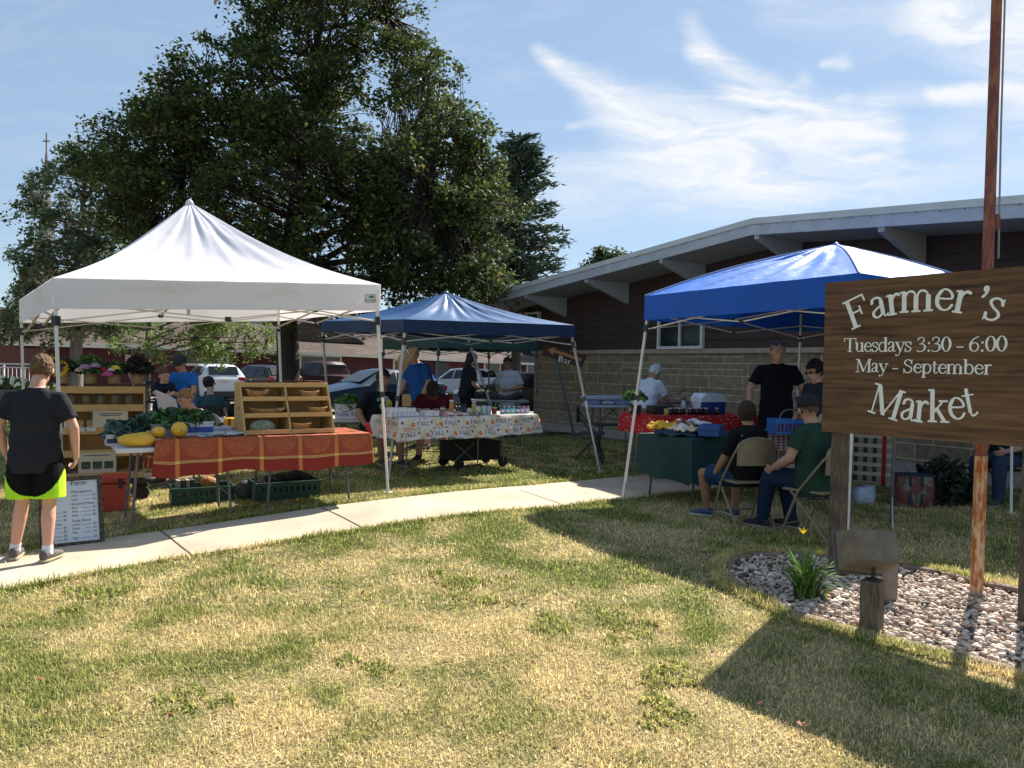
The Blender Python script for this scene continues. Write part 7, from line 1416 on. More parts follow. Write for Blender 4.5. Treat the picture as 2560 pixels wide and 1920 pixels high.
rt = thing('bag_of_greens', 'clear bag of pale green beans on the bottom left rack shelf', 'bag', tuple(rs_(0, 0, -.04)), 0); leafmass('beans', rt, rs_(0, 0, -.04) + V((0, 0, .02)), (.11, .05, .075), 240, .018, limes, 7, M=MT); mb = MB(); mb.ell(rs_(0, 0, -.04) + V((0, 0, .036)), (.125, .06, .07), MT, 16, 10); mb.build('plastic', mat('clear_plastic', (.7, .75, .7), rough=.1, alpha=.22), rt, smooth=True)
for col, wd_s in ((0, .30), (1, .40)):
    mb = MB(); c = RP3(-RW / 2 + cw2 * (col + .5), .36, RH + .012); mb.box(c, (wd_s, .14, .014), M=MT); simple('place_mat_roll', ('flat dark brown woven mat on top of the %s half of the rack' % ('left', 'right')[col]), 'mat', mb, mat('dark_weave', (.09, .04, .03), rough=.9, var=.6, scale=50, bump=1))
# tall crate stand with flowers behind the boy
sc_c = gp(-4.42, 8.15, .26); stz = rzT - .10
st_, SP3 = rack(sc_c, stz, .86, 1.0, .42, .14, 4, 1, 'tall tiered pine stand of bagged goods and bouquets at the left of the stall', 'tiered_stand', pine_w, lip=.075)
MS = Matrix.Rotation(stz, 3, 'Z')
def lab(cx_, z, w, h, lines=2, pic=0, name='price_card', m=paperw, y=None):
    y = .14 * z / 1.0 - .012 if y is None else y; mb = MB(); mb.box(SP3(cx_, y, z), (w, .006, h), M=MS); o = mb.build(name, m, st_); 
    for k in range(lines): mb = MB(); mb.box(SP3(cx_, y - .0045, z + h * (.3 - .55 * k / max(1, lines - 1)) if not pic else z + h * (.36 - .1 * k)), (w * (.7 - .12 * (k % 2)), .002, h * .05), M=MS); mb.build('print_line', mat('ink_soft', (.12, .12, .15)), o)
    for k in range(pic): mb = MB(); mb.box(SP3(cx_ + (k - (pic - 1) / 2) * w * .3, y - .0045, z - h * .12), (w * .24, .002, h * .36), M=MS); mb.build('photo', mat('photo_print', (.05, .07, .04), var=.8, scale=40), o)
crc = mat('cream_card', (.58, .50, .36), rough=.8)
lab(.10, .64, .34, .20, 2, 1, 'info_card', crc); lab(-.02, .19, .36, .22, 1, 3, 'info_card', crc)
for x in (-.19, -.08, .24): lab(x, .545, .085, .04, 2, y=.055)
for x in (-.10, -.01, .24): lab(x, .045, .08, .04, 2, y=-.01)
for i in range(7):
    c = SP3(-.30 + .105 * i, .14 * .5 + .05, .512); mb = MB(); mb.box(c + V((0, 0, .065)), (.08, .045, .13), M=MS, bev=.012)
    if i == 0: simple('white_tub', 'small white tub at the left end of the bagged row', 'tub', mb, paperw)
    else:
        o = thing('snack_bag', 'kraft bag with cream label in the row on the tiered stand', 'bag', tuple(c), 0, 'kraft bags on the tiered stand'); mb.build('bag', kraft, o); mb = MB(); mb.box(c + MS @ V((0, -.026, .045)), (.05, .003, .04), M=MS); mb.build('label', crc, o)
mb = MB()
for k in range(26): mb.bar(SP3(rnd(-.1, .3), .05, .06 + rnd(0, .02)), SP3(rnd(.1, .35), .12, .075 + rnd(0, .03)), .006)
o = remesh(mb, .006, 0); simple('stick_bundle', 'bundle of thin brown sticks lying on the lowest stand shelf', 'sticks', o, mat('stick_brown', (.34, .19, .08)))
mb = MB(); mb.ell(SP3(-.20, .06, .075), (.10, .05, .035), MS); simple('purple_produce', 'small heap of purple produce on the lowest stand shelf', 'produce', mb, mat('purple_skin', (.12, .06, .14), var=.5, scale=40), smooth=True)
for i in range(5):
    c = SP3(-.28 + .14 * i, .22, .78); mb = MB(); mb.lathe([(.045, 0), (.048, .01), (.048, .12), (.038, .14)], c, 16); simple('glass_jar', 'squat glass jar in the top niche of the tiered stand', 'jar', mb, mat('jar_glass', (.20, .17, .10), rough=.1, alpha=.55), 'jars in the tiered stand', smooth=True)
def bouquet(label, c, heads, n, ms, r, seed, pot=(.30, .20, .10)):
    rt = thing('bouquet', label, 'bouquet', tuple(c), 0, 'bouquets on the tiered stand'); mb = MB(); mb.lathe([(.05, 0), (.06, .01), (.065, .12), (.06, .12)], c, 16); mb.build('vase', mat('vase_%d' % seed, pot, rough=.5), rt, smooth=True); leafmass('foliage', rt, c + V((0, 0, .14)), r, n, .035, ms, seed)
    for (dx, dy, dz, rr, cl_, kind) in heads:
        h = c + V((dx, dy, dz)); f = MB(); rd = random.Random(int(dx * 1000) + seed)
        if kind == 'sun':
            f.lathe([(.0001, .0), (rr * .4, .004), (rr * .42, -.01)], h, 14, M=Matrix.Rotation(R(75), 3, 'X')); fo = f.build('flower_centre', mat('seed_brown', (.10, .05, .02)), rt); g2_ = MB(); Ms = Matrix.Rotation(R(75), 3, 'X')
            for q in range(18): a_ = 2 * PI * q / 18; g2_.add([h + Ms @ V((math.cos(a_ + o_) * rr * k2, math.sin(a_ + o_) * rr * k2, .002 * (q % 2))) for o_, k2 in ((-.13, .4), (-.12, .75), (0, 1.0), (.12, .75), (.13, .4))], [(0, 1, 2, 3, 4)])
            g2_.build('petals', mat('petal_yellow', (.85, .52, .02), trans=.3), fo)
        else:
            vs = []
            for ring, zz in ((1, 0), (.8, .5), (.55, .8), (.25, 1)):
                for q in range(12): a_ = 2 * PI * q / 12 + ring * 3; g_2 = h + V((math.cos(a_) * rr * ring, math.sin(a_) * rr * ring * .8 - .3 * rr, zz * rr * .7)); f.ell(g_2, (rr * .26, rr * .26, rr * .2), n=6, k=4)
            remesh(f, .007, 0).build('flower_head', mat('bloom_%.2f_%.2f' % (cl_[0], cl_[2]), cl_, rough=.8, var=.25, scale=40, trans=.2), rt, smooth=True)
dk = greens[:1] + [mat('wine_leaf', (.06, .015, .02), trans=.1, var=.3)]
bouquet('bouquet led by one big yellow sunflower beside the tent leg', SP3(-.36, .28, 1.03), [(.02, -.10, .16, .105, (0, 0, 0), 'sun'), (-.12, -.02, .22, .085, (0, 0, 0), 'sun')], 190, dk, (.14, .12, .14), 11)
bouquet('loose bouquet of mauve blooms and feathery lime green foliage', SP3(-.10, .28, 1.03), [(.00, -.10, .17, .055, (.42, .24, .42), 'b'), (.10, -.08, .19, .05, (.40, .25, .45), 'b'), (-.06, -.10, .14, .045, (.50, .50, .42), 'b')], 240, greens + limes[:1], (.17, .12, .20), 12)
bouquet('bouquet of pink, red and yellow zinnias', SP3(.13, .28, 1.03), [(.0, -.12, .10, .055, (.52, .12, .36), 'b'), (.07, -.10, .17, .045, (.75, .55, .08), 'b'), (-.06, -.10, .15, .04, (.55, .05, .06), 'b'), (.04, -.13, .15, .035, (.70, .60, .58), 'b')], 170, greens, (.13, .11, .12), 13)
bouquet('very dark burgundy foliage bouquet at the right end of the stand', SP3(.36, .28, 1.03), [(.08, -.05, .17, .03, (.55, .48, .12), 'b')], 320, [mat('burgundy_leaf', (.02, .012, .014), trans=.05, var=.3)], (.16, .13, .17), 14)
# cart under the stand, cooler, whiteboard
rt = thing('garden_cart', 'low black cart with small wheels carrying the tiered stand', 'cart', (sc_c.x, sc_c.y, gz(sc_c.x, sc_c.y)), 0); mb = MB(); mb.box(SP3(.03, .22, -.025), (.96, .52, .04), M=MS, bev=.006); mb.build('deck', plastic_k, rt)
for sx_ in (-1, 1):
    for y in (.03, .40): mb = MB(); mb.lathe([(.02, -.025), (.085, -.022), (.09, 0), (.085, .022), (.02, .025)], SP3(sx_ * .40, y, -.16), 18, M=MS @ Matrix.Rotation(PI / 2, 3, 'X')); w_ = mb.build('wheel', tyre, rt, smooth=True, angle=40); mb = MB(); mb.bar(SP3(sx_ * .40, y, -.05), SP3(sx_ * .40, y, -.16), .03); mb.build('fork', blk, w_)
p = G(284, 1282); rt = thing('cooler', 'faded red orange hard cooler standing under the squash end of the table', 'cooler', tuple(p), rzT - .15, local=True); rcm = mat('cooler_red', (.52, .055, .025), rough=.5, var=.18, scale=5)
mb = MB(); mb.box((0, .17, .145), (.26, .30, .28), bev=.02); mb.build('body', rcm, rt, smooth=False); mb = MB(); mb.box((0, .17, .325), (.275, .315, .07), bev=.018); mb.build('lid', rcm, rt)
for x in (.06,): mb = MB(); mb.box((x, .006, .29), (.035, .018, .10), bev=.004); mb.build('latch', plastic_k, rt)
mb = MB(); mb.lathe([(.012, 0), (.012, .01)], (-.10, .018, .15), 10, M=Matrix.Rotation(PI / 2, 3, 'X')); mb.build('drain_plug', plastic_k, rt)
# leaning whiteboard
b0 = G(100, 1376); b1 = G(262, 1357); t1 = V(b1) + V((0, .22, 0)); t1 = W(243, 1187, b1.y + .16); dW = (b1 - b0); dW.z = 0; Lw = dW.length; dW.normalize(); upW = (t1 - b1).normalized(); upW = (upW - dW * upW.dot(dW)).normalized(); Hw = (t1 - b1).length; nW = dW.cross(upW).normalized()
rt = thing('price_board', 'dark framed whiteboard with handwritten produce prices leaning by the walk', 'whiteboard', tuple(b0), 0)
PB = lambda x, z, o_=0: b0 + dW * x + upW * z + nW * (o_ + .0)
def pbq(mb, x0_, x1_, z0_, z1_, a_, b__): mb.add([PB(x, z, o_) for x in (x0_, x1_) for z in (z0_, z1_) for o_ in (a_, b__)], [(0, 1, 3, 2), (4, 6, 7, 5), (0, 4, 5, 1), (2, 3, 7, 6), (0, 2, 6, 4), (1, 5, 7, 3)])
mb = MB(); pbq(mb, .03, Lw - .03, .03, Hw - .03, -.008, .004); mb.build('board', mat('whiteboard', (.55, .60, .66), rough=.25, var=.04), rt, norm=True)
fr_ = .035
for x0_, x1_, z0_, z1_ in ((0, Lw, 0, fr_), (0, Lw, Hw - fr_, Hw), (0, fr_, fr_, Hw - fr_), (Lw - fr_, Lw, fr_, Hw - fr_)): mb = MB(); pbq(mb, x0_, x1_, z0_, z1_, -.012, .016); o = mb.build('frame', mat('frame_dark', (.025, .02, .018), rough=.6, col2=(.20, .13, .06), thr=(.55, .62), scale=70), rt, norm=True); 
inkb = mat('marker_ink', (.05, .07, .16))
def hand(txt, x, z, s_):
    label_text(txt, s_, lambda a_, b__: PB(x + a_, z + b__, .0065), inkb, rt, 'handwriting', cx=False)
xr_ = Lw * .50; hand('Farm', xr_, Hw * .90, .055)
def lines(x, z, head, rows, w=.17):
    if head: hand(head, x, z, .030)
    for i, (a_, b__) in enumerate(rows):
        zz = z - .032 * (i + 1); hand(a_, x, zz, .023); mb = MB(); x2 = x + .02 + .012 * len(a_); pbq(mb, x2, x + w - .03, zz - .004, zz - .002, .006, .0068); mb.build('leader_line', inkb, rt); hand(b__, x + w - .02, zz, .023)
lines(xr_, Hw * .775, 'Microgreens', [('small', '$3'), ('large', '$5')]); lines(xr_, Hw * .60, 'Ground Meat', [('Beef', '$6'), ('Pork', '$5'), ('Patty', '$8')]); lines(xr_, Hw * .36, 'Soup Stock', [('Onion', '$2'), ('Garlic', '$2'), ('Beet', '$3')]); lines(xr_, Hw * .175, '', [('Eggs', '$3')]); lines(xr_ - .26, Hw * .55, 'Cut Greens', [('Kale', '$3'), ('Chard', '$3'), ('Mix', '$4')], .22); lines(xr_ - .26, Hw * .33, 'Other Produce', [('Corn', '$1'), ('Beans', '$3'), ('Squash', '$2'), ('Peppers', '$2')], .22)
# crates under the produce table
gcr = mat('crate_green', (.010, .06, .035), rough=.5, var=.1)
def crate(label, p, d, rz, stuff=None):
    rt = thing('plastic_crate', label, 'crate', tuple(p), rz, 'green crates under the produce table', local=True); w, dp, h = d; t = .012
    for q, dd, ax in (((0, -dp / 2, h / 2), (w, t, h), 0), ((0, dp / 2, h / 2), (w, t, h), 0), ((-w / 2, 0, h / 2), (t, dp - .026, h), 1), ((w / 2, 0, h / 2), (t, dp - .026, h), 1)):
        mb = MB(); n = 11
        if ax == 0:
            mb.box((q[0], q[1], h * .22), (dd[0], t, h * .44)); mb.box((q[0], q[1], h * .86), (dd[0], t, h * .28))
            for k in range(n): mb.box((-w / 2 + w * (k + .5) / n, q[1], h * .58), (w / n * .62, t * .9, h * .28))
        else: mb.box(q, dd)
        mb.build('side', gcr, rt)
    mb = MB(); mb.box((0, -dp / 2 - .008, h - .012), (w + .05, .03, .022)); mb.box((0, dp / 2 + .008, h - .012), (w + .05, .03, .022)); mb.build('rim', gcr, rt); mb = MB(); mb.box((0, 0, .012), (w - .03, dp - .03, .012)); mb.build('floor', gcr, rt); return rt
p = G(512, 1258); crate('green vented crate of jars and onions under the left of the orange cloth', p + nT * .17, (.60, .34, .17), rzT - .05); q = p + nT * .15 + V((0, 0, .10))
mb = MB(); mb.ell(q + dT * .06 + V((0, 0, .10)), (.09, .08, .06), n=14); simple('onion_bag', 'netted bag of orange onions sticking out of the left green crate', 'onion bag', mb, mat('onion', (.40, .15, .04), var=.5, scale=30, bump=1), smooth=True)
for i in range(4): mb = MB(); mb.box(q - dT * (.24 - .045 * i) + V((0, 0, .06)), (.035, .14, .16), rz=rzT, bev=.004); simple('paper_folder', 'small carton standing at the left end of the left green crate', 'carton', mb, mat('carton_%d' % (i % 2), ((.30, .27, .20), (.05, .04, .05))[i % 2]), 'cartons in the left green crate')
p2 = G(722, 1248); crate('green crate heaped with a black cloth under the right of the orange cloth', p2 + nT * .17, (.66, .38, .19), rzT)
mb = MB()
for k in range(9): mb.ell(p2 + nT * .17 + MT @ V((-.22 + .055 * k, .02 * math.sin(k * 2), .16 + .05 * math.sin(k * .45) + .05 * (k > 5))), (.08, .12, .055), n=12)
simple('black_cloth', 'crumpled black cloth heaped in the right green crate', 'cloth', remesh(mb, .012, 3), mat('black_fabric', (.012, .012, .013), rough=.9, bump=.5, bscale=20), smooth=True)
p = G(622, 1252) ; mb = MB(); mb.ell(p + nT * .15 + V((0, 0, .09)), (.11, .10, .11), n=16, k=12); simple('dark_sack', 'slumped dark grey sack standing between the two green crates', 'sack', mb, mat('sack_grey', (.05, .05, .045), var=.4, bump=.8), smooth=True)
# patterned umbrella-bag, pole, silver tray stand
p = on_g(343, 8.9); pz = W(343, 1042, p.y).z; tz_ = W(343, 985, p.y).z; mb = MB(); vs = [(0.002, pz - .5)]; mb.lathe([(.03, gz(p.x, p.y) - p.z + gz(p.x, p.y) * 0 + .02), (.085, .1), (.095, pz - .1), (.085, (pz + tz_) / 2 + .03), (.045, tz_ - .02), (.02, tz_), (.035, tz_ + .03)], (p.x, p.y, 0), 18); simple('patterned_sack', 'white cloth sack printed with red and green leaves beside the tiered stand', 'sack', mb, mat('leaf_print', (.62, .58, .52), rough=.9, col2=(.28, .03, .03), thr=(.56, .585), scale=16), smooth=True, loc=(p.x, p.y, gz(p.x, p.y)))
mb = MB(); mb.tube([W(343, 985, 8.9), W(313, 912, 8.9)], .012, 8); simple('wooden_pole', 'thin pinkish pole leaning up from the leaf printed sack', 'pole', mb, mat('pole_pink', (.42, .30, .28)), smooth=True)
p = on_g(366, 15.5); rt = thing('tray_stand', 'tiered dark stand of silver foil trays by the young tree trunk', 'stand', tuple(p), 0); foil = mat('foil', (.55, .57, .60), rough=.3, metal=.6, var=.2, scale=20, bump=.8, bscale=30)
for z_, xs_ in ((W(366, 957, 15.5).z, (-.05,)), (W(366, 1000, 15.5).z, (-.42, 0)), (W(366, 1035, 15.5).z, (-.45, -.08))):
    for x in xs_: mb = MB(); mb.grid(lambda a_, b__: V((p.x + x + (a_ - .5) * .42, p.y + (b__ - .5) * .3, z_ + .05 * (abs(a_ - .5) * 2) ** 3 + .02 * math.sin(a_ * 17 + x * 9) * math.cos(b__ * 13))), 14, 10); mb.build('foil_tray', foil, rt, smooth=True)
    mb = MB(); mb.box((p.x - .2, p.y, z_ - .04), (1.0, .4, .03)); mb.build('shelf', mat('maroon_shelf', (.08, .02, .02)), rt)
for sx_ in (-.65, .28): mb = MB(); mb.box((p.x + sx_, p.y, (z_ + .5) / 2 + gz(p.x, p.y)), (.05, .05, z_ + .45)); mb.build('leg', blk, rt)
# back table, chairs, paper, yellow cooler, family size box
pt = on_g(505, 11.6); ftable('white folding table behind the seated woman', pt, R(12), 1.5, .7, .70); 
blkch = mat('black_slats', (.02, .022, .03), rough=.6)
p = on_g(568, 13.0); chair('black folding chair with slatted back right of the rear white table', p, R(150), blk, blkch, 'black folding chairs'); p = on_g(538, 13.9); chair('black folding chair further back behind the seated person', p, R(165), blk, blkch, 'black folding chairs'); p = on_g(520, 12.95); chair('black folding chair under the person in the teal shirt', p, yaw(28), blk, blkch, 'black folding chairs')
chair('grey folding chair under the woman with the blond bun', (pw_.x, pw_.y), yaw(150), tleg, tleg, 'black folding chairs'); sp_5 = seated5[0]; chair('black folding chair under the heavyset man', (sp_5.x, sp_5.y), yaw(-152), blk, blkch, 'black folding chairs'); p = on_g(1085, 11.45); chair('black folding chair under the person in the maroon shirt', (p.x, p.y), yaw(178), blk, blkch, 'black folding chairs')
c = wM @ V((0, 0, 0)); p3 = pw_; q = W(425, 1018, p3.y - .42); mb = MB(); mb.grid(lambda a_, b__: q + V(((a_ - .5) * .26 + b__ * -.07, .04 * math.sin(a_ * 3) + b__ * .03, (b__ - .5) * .30 - (a_ - .5) * .12)), 8, 8); o = simple('paper_sheet', 'large white sheet of paper held by the seated woman', 'paper', mb, paperw, smooth=True); sl = o.modifiers.new('t', 'SOLIDIFY'); sl.thickness = .001
p = on_g(582, 9.9); mb = MB(); zz = W(582, 1068, 9.9).z; rt = thing('yellow_cooler', 'small yellow drink cooler left of the display rack', 'cooler', tuple(p), 0); mb.box((p.x, p.y, zz / 2 + .15), (.16, .20, .60), bev=.02); mb.build('body', mat('yellow_plastic', (.62, .36, .02), rough=.5), rt); mb = MB(); mb.box((p.x, p.y - .105, zz / 2 + .38), (.02, .012, .12), bev=.003); mb.build('strap', plastic_k, rt)
pf = on_g(868, 11.2); ftable('small white folding table right of the display rack holding a printed box', pf + V((.05, .2, 0)), R(15), .62, .5, .62)
c = V((pf.x, pf.y + .12, gz(pf.x, pf.y) + .63)); rtb = bin_('white box printed in blue with leafy greens beside the man in the graphic shirt', 'printed_box', c, (.36, .26, .22), R(8), mat('box_white', (.62, .64, .70), rough=.6), greens[1:] + limes[:1], part='greens', seed=21, n=220, rise=.16, cat='box')
M8 = Matrix.Rotation(R(8), 3, 'Z'); label_text('Family Size', .075, lambda a_, b__: c + M8 @ V((a_ - .0, -.137, b__ + .07)), blu, rtb); mb = MB(); pts_ = [c + M8 @ V((-.08 + .24 * i / 10, -.136, .10 + .10 * (i / 10) ** 2)) for i in range(11)]; mb.add([p_ for p_ in pts_] + [p_ + V((0, 0, .012)) for p_ in pts_], [(i, i + 1, 12 + i, 11 + i) for i in range(10)]); mb.build('swoosh', blu, rtb)
# ------------------------------------------------------------------ soap stall
PA = V((-1.37, 9.30, 0)); dN_ = V((.80, .60, 0)).normalized(); nN_ = V((-.60, .80, 0)).normalized(); rzN = math.atan2(.6, .8); LN = 2.16; zN = .845
tc_ = PA + dN_ * LN / 2 + nN_ * .36; gN = gz(tc_.x, tc_.y); ftable('folding table under the autumn print cloth with bent dark legs', tc_, rzN, LN, .72, zN - gN)
fcl = mat('fall_cloth', (.56, .52, .43), rough=.85, col2=(.60, .60, .60), thr=(.45, .55), scale=6, bump=.2, bscale=12)
fc = Cloth(tc_, rzN, LN, .74, zN - gN, (.27, .22, .2, .27), rip=.016, k=8, flare=.07, seed=2)
def fp_(x, z): return fc.ring(x, max(0, -z) / .27, .005)
oran = mat('print_orange', (.62, .17, .03)); maro = mat('print_maroon', (.22, .02, .03)); inkc = mat('print_ink', (.09, .07, .06)); pinkc = mat('print_rose', (.45, .13, .12)); yel = mat('print_yellow', (.62, .56, .30))
rr_ = random.Random(5); bag_ = {'o': MB(), 'm': MB(), 'i': MB(), 'r': MB(), 'y': MB()}
def blob(k, x, z, r, n=10, sx_=1., wob=.12, out=0): 
    bag_[k].add([fp_(x + math.cos(2 * PI * i / n) * r * sx_ * (1 + wob * math.cos(5 * 2 * PI * i / n)), z + math.sin(2 * PI * i / n) * r) + V((0, -out, 0)) for i in range(n)], [tuple(range(n))])
def word(k, txt, x, z, s_, b=1.2):
    for ch in txt: x += put_glyph(bag_[k], lambda a_, b__: fp_(a_, b__) + V((0, -.0015, 0)), ch, x + GL[ch][0] * s_ / 2, z, s_, 0, b)
scripts = ['Aare', 'teams', 'Tuber', 'seam', 'rake', 'May']
for i in range(9):
    x = -.58 + .40 * i
    for j, zz in enumerate((-.075, -.205)):
        x_ = x + .20 * j
        if -.62 < x_ < LN - .1:
            blob('y', x_ + .30, zz + .03, .034, out=-.0015); word('i', 'FALL', x_, zz - .02, .075)
            blob('m', x_ + .215, zz + .012, .013); blob('m', x_ + .205, zz + .030, .009, sx_=.5); blob('m', x_ + .226, zz + .030, .009, sx_=.5); blob('o', x_ + .345, zz - .012, .024, sx_=1.2, wob=.08); blob('m', x_ + .345, zz + .016, .006); blob('o', x_ + .05, zz + .060, .012); word('r', scripts[i % 6].replace('A', 'a') if all(c in GL for c in scripts[i % 6]) else 'seam', x_ + .22, zz - .055, .038, 1.0); word('i', 'smart', x_ - .02, zz - .062, .035, 1.0); word('r', 'Bear', x_ + .10, zz + .055, .036, 1.0)
            for q in range(5): blob('m' if q % 2 else 'o', x_ + rr_.uniform(-.05, .38), zz + rr_.uniform(-.07, .07), rr_.uniform(.005, .011), wob=.4)
fc.build('tablecloth', fcl, 'cream tablecloth printed with FALL, pumpkins and leaves on the soap table', 'tablecloth', extra=[(bag_[k], m_2) for k, m_2 in (('y', yel), ('o', oran), ('m', maro), ('i', inkc), ('r', pinkc))])
def nq(s, w, h=0): p_ = PA + dN_ * s + nN_ * w; p_.z = zN + .012 + h; return p_
MN = Matrix.Rotation(rzN, 3, 'Z')
for i in range(26):                                   # stacked white soap boxes
    cx_, ry_, lz = i % 7, (i // 7) % 2, i // 14; s = -.06 + .062 * cx_ + .02 * ry_; w = .16 + .14 * ry_ ; c = nq(s + (.02 if lz else 0), w, .028 + .054 * lz)
    if lz and cx_ == 6: continue
    mb = MB(); mb.box(c, (.056, .08, .052), rz=rzN + rnd(-.08, .08), bev=.002); simple('soap_box', 'small plain white box in the stack at the left end of the soap table', 'box', mb, mat('box_lilac_white', (.62, .62, .68), rough=.6, var=.05), 'white boxes on the soap table')
for i in range(4): mb = MB(); mb.box(nq(.46 + .09 * (i % 2), .08 + .12 * (i // 2), .035), (.08, .08, .07), rz=rzN + .1, bev=.002); simple('soap_box', 'larger white box at the front of the white box stack', 'box', mb, mat('box_lilac_white', (.62, .62, .68)), 'larger white boxes on the soap table')
for i in range(10):
    mb = MB(); mb.box(nq(.68 + .075 * (i % 5), .08 + .16 * (i // 5), .018 + .012 * (i % 2)), (.07, .10, .036), rz=rzN, bev=.004); simple('soap_bar', 'pastel pink and cream wrapped soap bar in the row on the soap table', 'soap', mb, mat('soap_%d' % (i % 3), ((.45, .25, .28), (.55, .48, .44), (.50, .33, .33))[i % 3], var=.2, scale=30), 'soap bars on the soap table')
for i in range(4): mb = MB(); mb.lathe([(.032, 0), (.034, .004), (.034, .035), (.030, .038)], nq(1.04 + .07 * i, .05 + .03 * (i % 2)), 18); simple('candle_tin', 'low shiny round tin near the front edge of the soap table', 'tin', mb, mat('tin_metal', (.30, .32, .34), rough=.3, metal=.7), 'candle tins on the soap table', angle=40)
def jar(name, label, c, r, h, body, lidc, group, band=None, cat='jar', shp=None, glassy=False):
    rt = thing(name, label, cat, tuple(c), 0, group); mb = MB(); mb.lathe(shp or [(r * .92, 0), (r, h * .04), (r, h * .78), (r * .86, h * .86)], c, 18); mb.build('body', mat('jar_%.2f_%.2f_%.2f' % body, body, rough=.25), rt, smooth=True, angle=50)
    mb = MB(); mb.lathe([(r * .90, h * .86), (r * .92, h * .88), (r * .92, h * .98), (r * .86, h)], c, 18); mb.build('lid', mat('lid_%.2f' % lidc[0], lidc, rough=.35), rt, angle=50)
    if band: mb = MB(); mb.tube([c + V((0, 0, h * .25)), c + V((0, 0, h * .62))], r * 1.012, 18, cap=False); mb.build('label', mat('label_%.2f' % band[0], band, rough=.6), rt, smooth=True)
    return rt
for i, (cl_, nm) in enumerate((((.04, .16, .28), 'dark teal'), ((.05, .28, .34), 'teal blue'), ((.10, .38, .24), 'mint green'), ((.03, .12, .15), 'deep petrol'), ((.50, .10, .30), 'bright pink'), ((.30, .22, .42), 'lilac'))): jar('candle_jar', nm + ' candle jar in the row of six at the right of the soap table', nq(1.66 + .085 * i, .14), .036, .10, cl_, (.02, .03, .04), 'coloured candle jars', (.50, .58, .64))
for i, (cl_, nm, h_, s, w) in enumerate((((.55, .54, .50), 'white', .10, 1.16, .20), ((.50, .56, .48), 'pale cream', .135, 1.26, .14), ((.42, .55, .45), 'pale green', .14, 1.35, .14), ((.36, .44, .56), 'pale blue', .135, 1.43, .14))): jar('tall_canister', nm + ' round canister with black lid near the middle of the soap table', nq(s, w), .036, h_, cl_, (.02, .02, .02), 'black lidded canisters')
jar('red_jar', 'dark red jar with yellow top right of the canisters', nq(1.525, .14), .035, .095, (.20, .01, .03), (.70, .55, .05), None)
jar('tea_bottle', 'tall bottle of amber tea with white cap on the soap table', nq(.98, .36), .034, .19, (.50, .26, .03), (.55, .55, .5), 'drink bottles', shp=[(.03, 0), (.034, .01), (.034, .13), (.018, .165)], cat='bottle'); jar('tea_bottle', 'clear yellow bottle standing behind the canisters', nq(1.38, .42), .032, .17, (.60, .42, .12), (.5, .5, .5), 'drink bottles', shp=[(.03, 0), (.032, .01), (.032, .12), (.017, .147)], cat='bottle')
for s, lb in ((.88, 'cream mug with rust flower print on the soap table'), (.76, 'small green tin behind the soap bars')): jar('mug', lb, nq(s, .42), .036, .10 if s > .8 else .06, (.58, .52, .42) if s > .8 else (.22, .25, .10), (.1, .08, .05), None, (.35, .06, .03) if s > .8 else (.5, .5, .3), 'cup')
for i in range(3):
    c = nq(1.12 + .05 * i, .42, 0); mb = MB(); mb.lathe([(.035, 0), (.04, .02), (.04, .06), (.028, .085), (.012, .10), (.03, .12), (.03, .13)], c, 18); simple('glass_jar', 'squat dark glass jar in the cluster behind the tins', 'jar', mb, mat('smoked_glass', (.04, .04, .045), rough=.08), 'dark glass jars on the soap table', smooth=True)
# wagon under the soap table
p = G(1200, 1172); rt = thing('folding_wagon', 'black folding wagon with bent tube frame parked under the soap table', 'wagon', tuple(p + nN_ * .25), rzN - .05, local=True); gm_ = mat('bronze_tube', (.20, .17, .12), rough=.4, metal=.4)
mb = MB(); mb.box((0, 0, .24), (.74, .42, .26), bev=.02); mb.build('fabric_body', mat('black_fabric', (.012, .012, .013)), rt)
for y in (-.235, .235): mb = MB(); mb.tube([(-.02, y, .08), (-.02, y, .40), (.02, y, .435), (.36, y, .435), (.40, y, .40), (.40, y, .08)], .010, 8); mb.tube([(-.38, y, .12), (-.08, y, .36)], .008, 6); mb.tube([(-.38, y, .36), (-.08, y, .12)], .008, 6); mb.build('frame', gm_, rt)
for x in (-.30, .40):
    for y in (-.22, .22): mb = MB(); mb.lathe([(.02, -.018), (.07, -.016), (.075, 0), (.07, .016), (.02, .018)], (x, y, .075), 18, M=Matrix.Rotation(PI / 2, 3, 'X')); mb.build('wheel', tyre, rt, smooth=True, angle=40)
# hat, hanger, paper bag, can
hp = W(1014, 862, 9.9); hatc = W(1022, 905, 9.95); tan = mat('straw_hat', (.36, .25, .14), rough=.85, bump=.6, bscale=90); rt = thing('cowboy_hat', 'tan straw cowboy hat hanging sideways from the navy tent leg', 'hat', tuple(hatc), 0); zh_ = V((-.80, -.42, .42)).normalized(); xh_ = V((.55, 0, .83)); xh_ = (xh_ - zh_ * xh_.dot(zh_)).normalized(); Mh2 = Matrix((xh_, zh_.cross(xh_), zh_)).transposed(); mb = MB(); n = 32; vs = []
for r_, z_ in ((.20, 0), (.15, 0), (.105, .004), (.098, .06), (.088, .115), (.05, .125), (.004, .10)):
    for q in range(n): a_ = 2 * PI * q / n; x, y = math.cos(a_) * r_ * 1.12, math.sin(a_) * r_ * .86; zc = z_ + (.22 * (abs(y) / .17) ** 2.2 * .42 if r_ > .12 else 0) - (.02 * math.cos(2 * a_) if z_ > .1 else 0); vs.append(hatc + Mh2 @ V((x, y, zc)))
mb.add(vs, [(i * n + q, i * n + (q + 1) % n, (i + 1) * n + (q + 1) % n, (i + 1) * n + q) for i in range(6) for q in range(n)] + [tuple(6 * n + q for q in range(n))]); o = mb.build('crown_and_brim', tan, rt, smooth=True); sl = o.modifiers.new('t', 'SOLIDIFY'); sl.thickness = .004
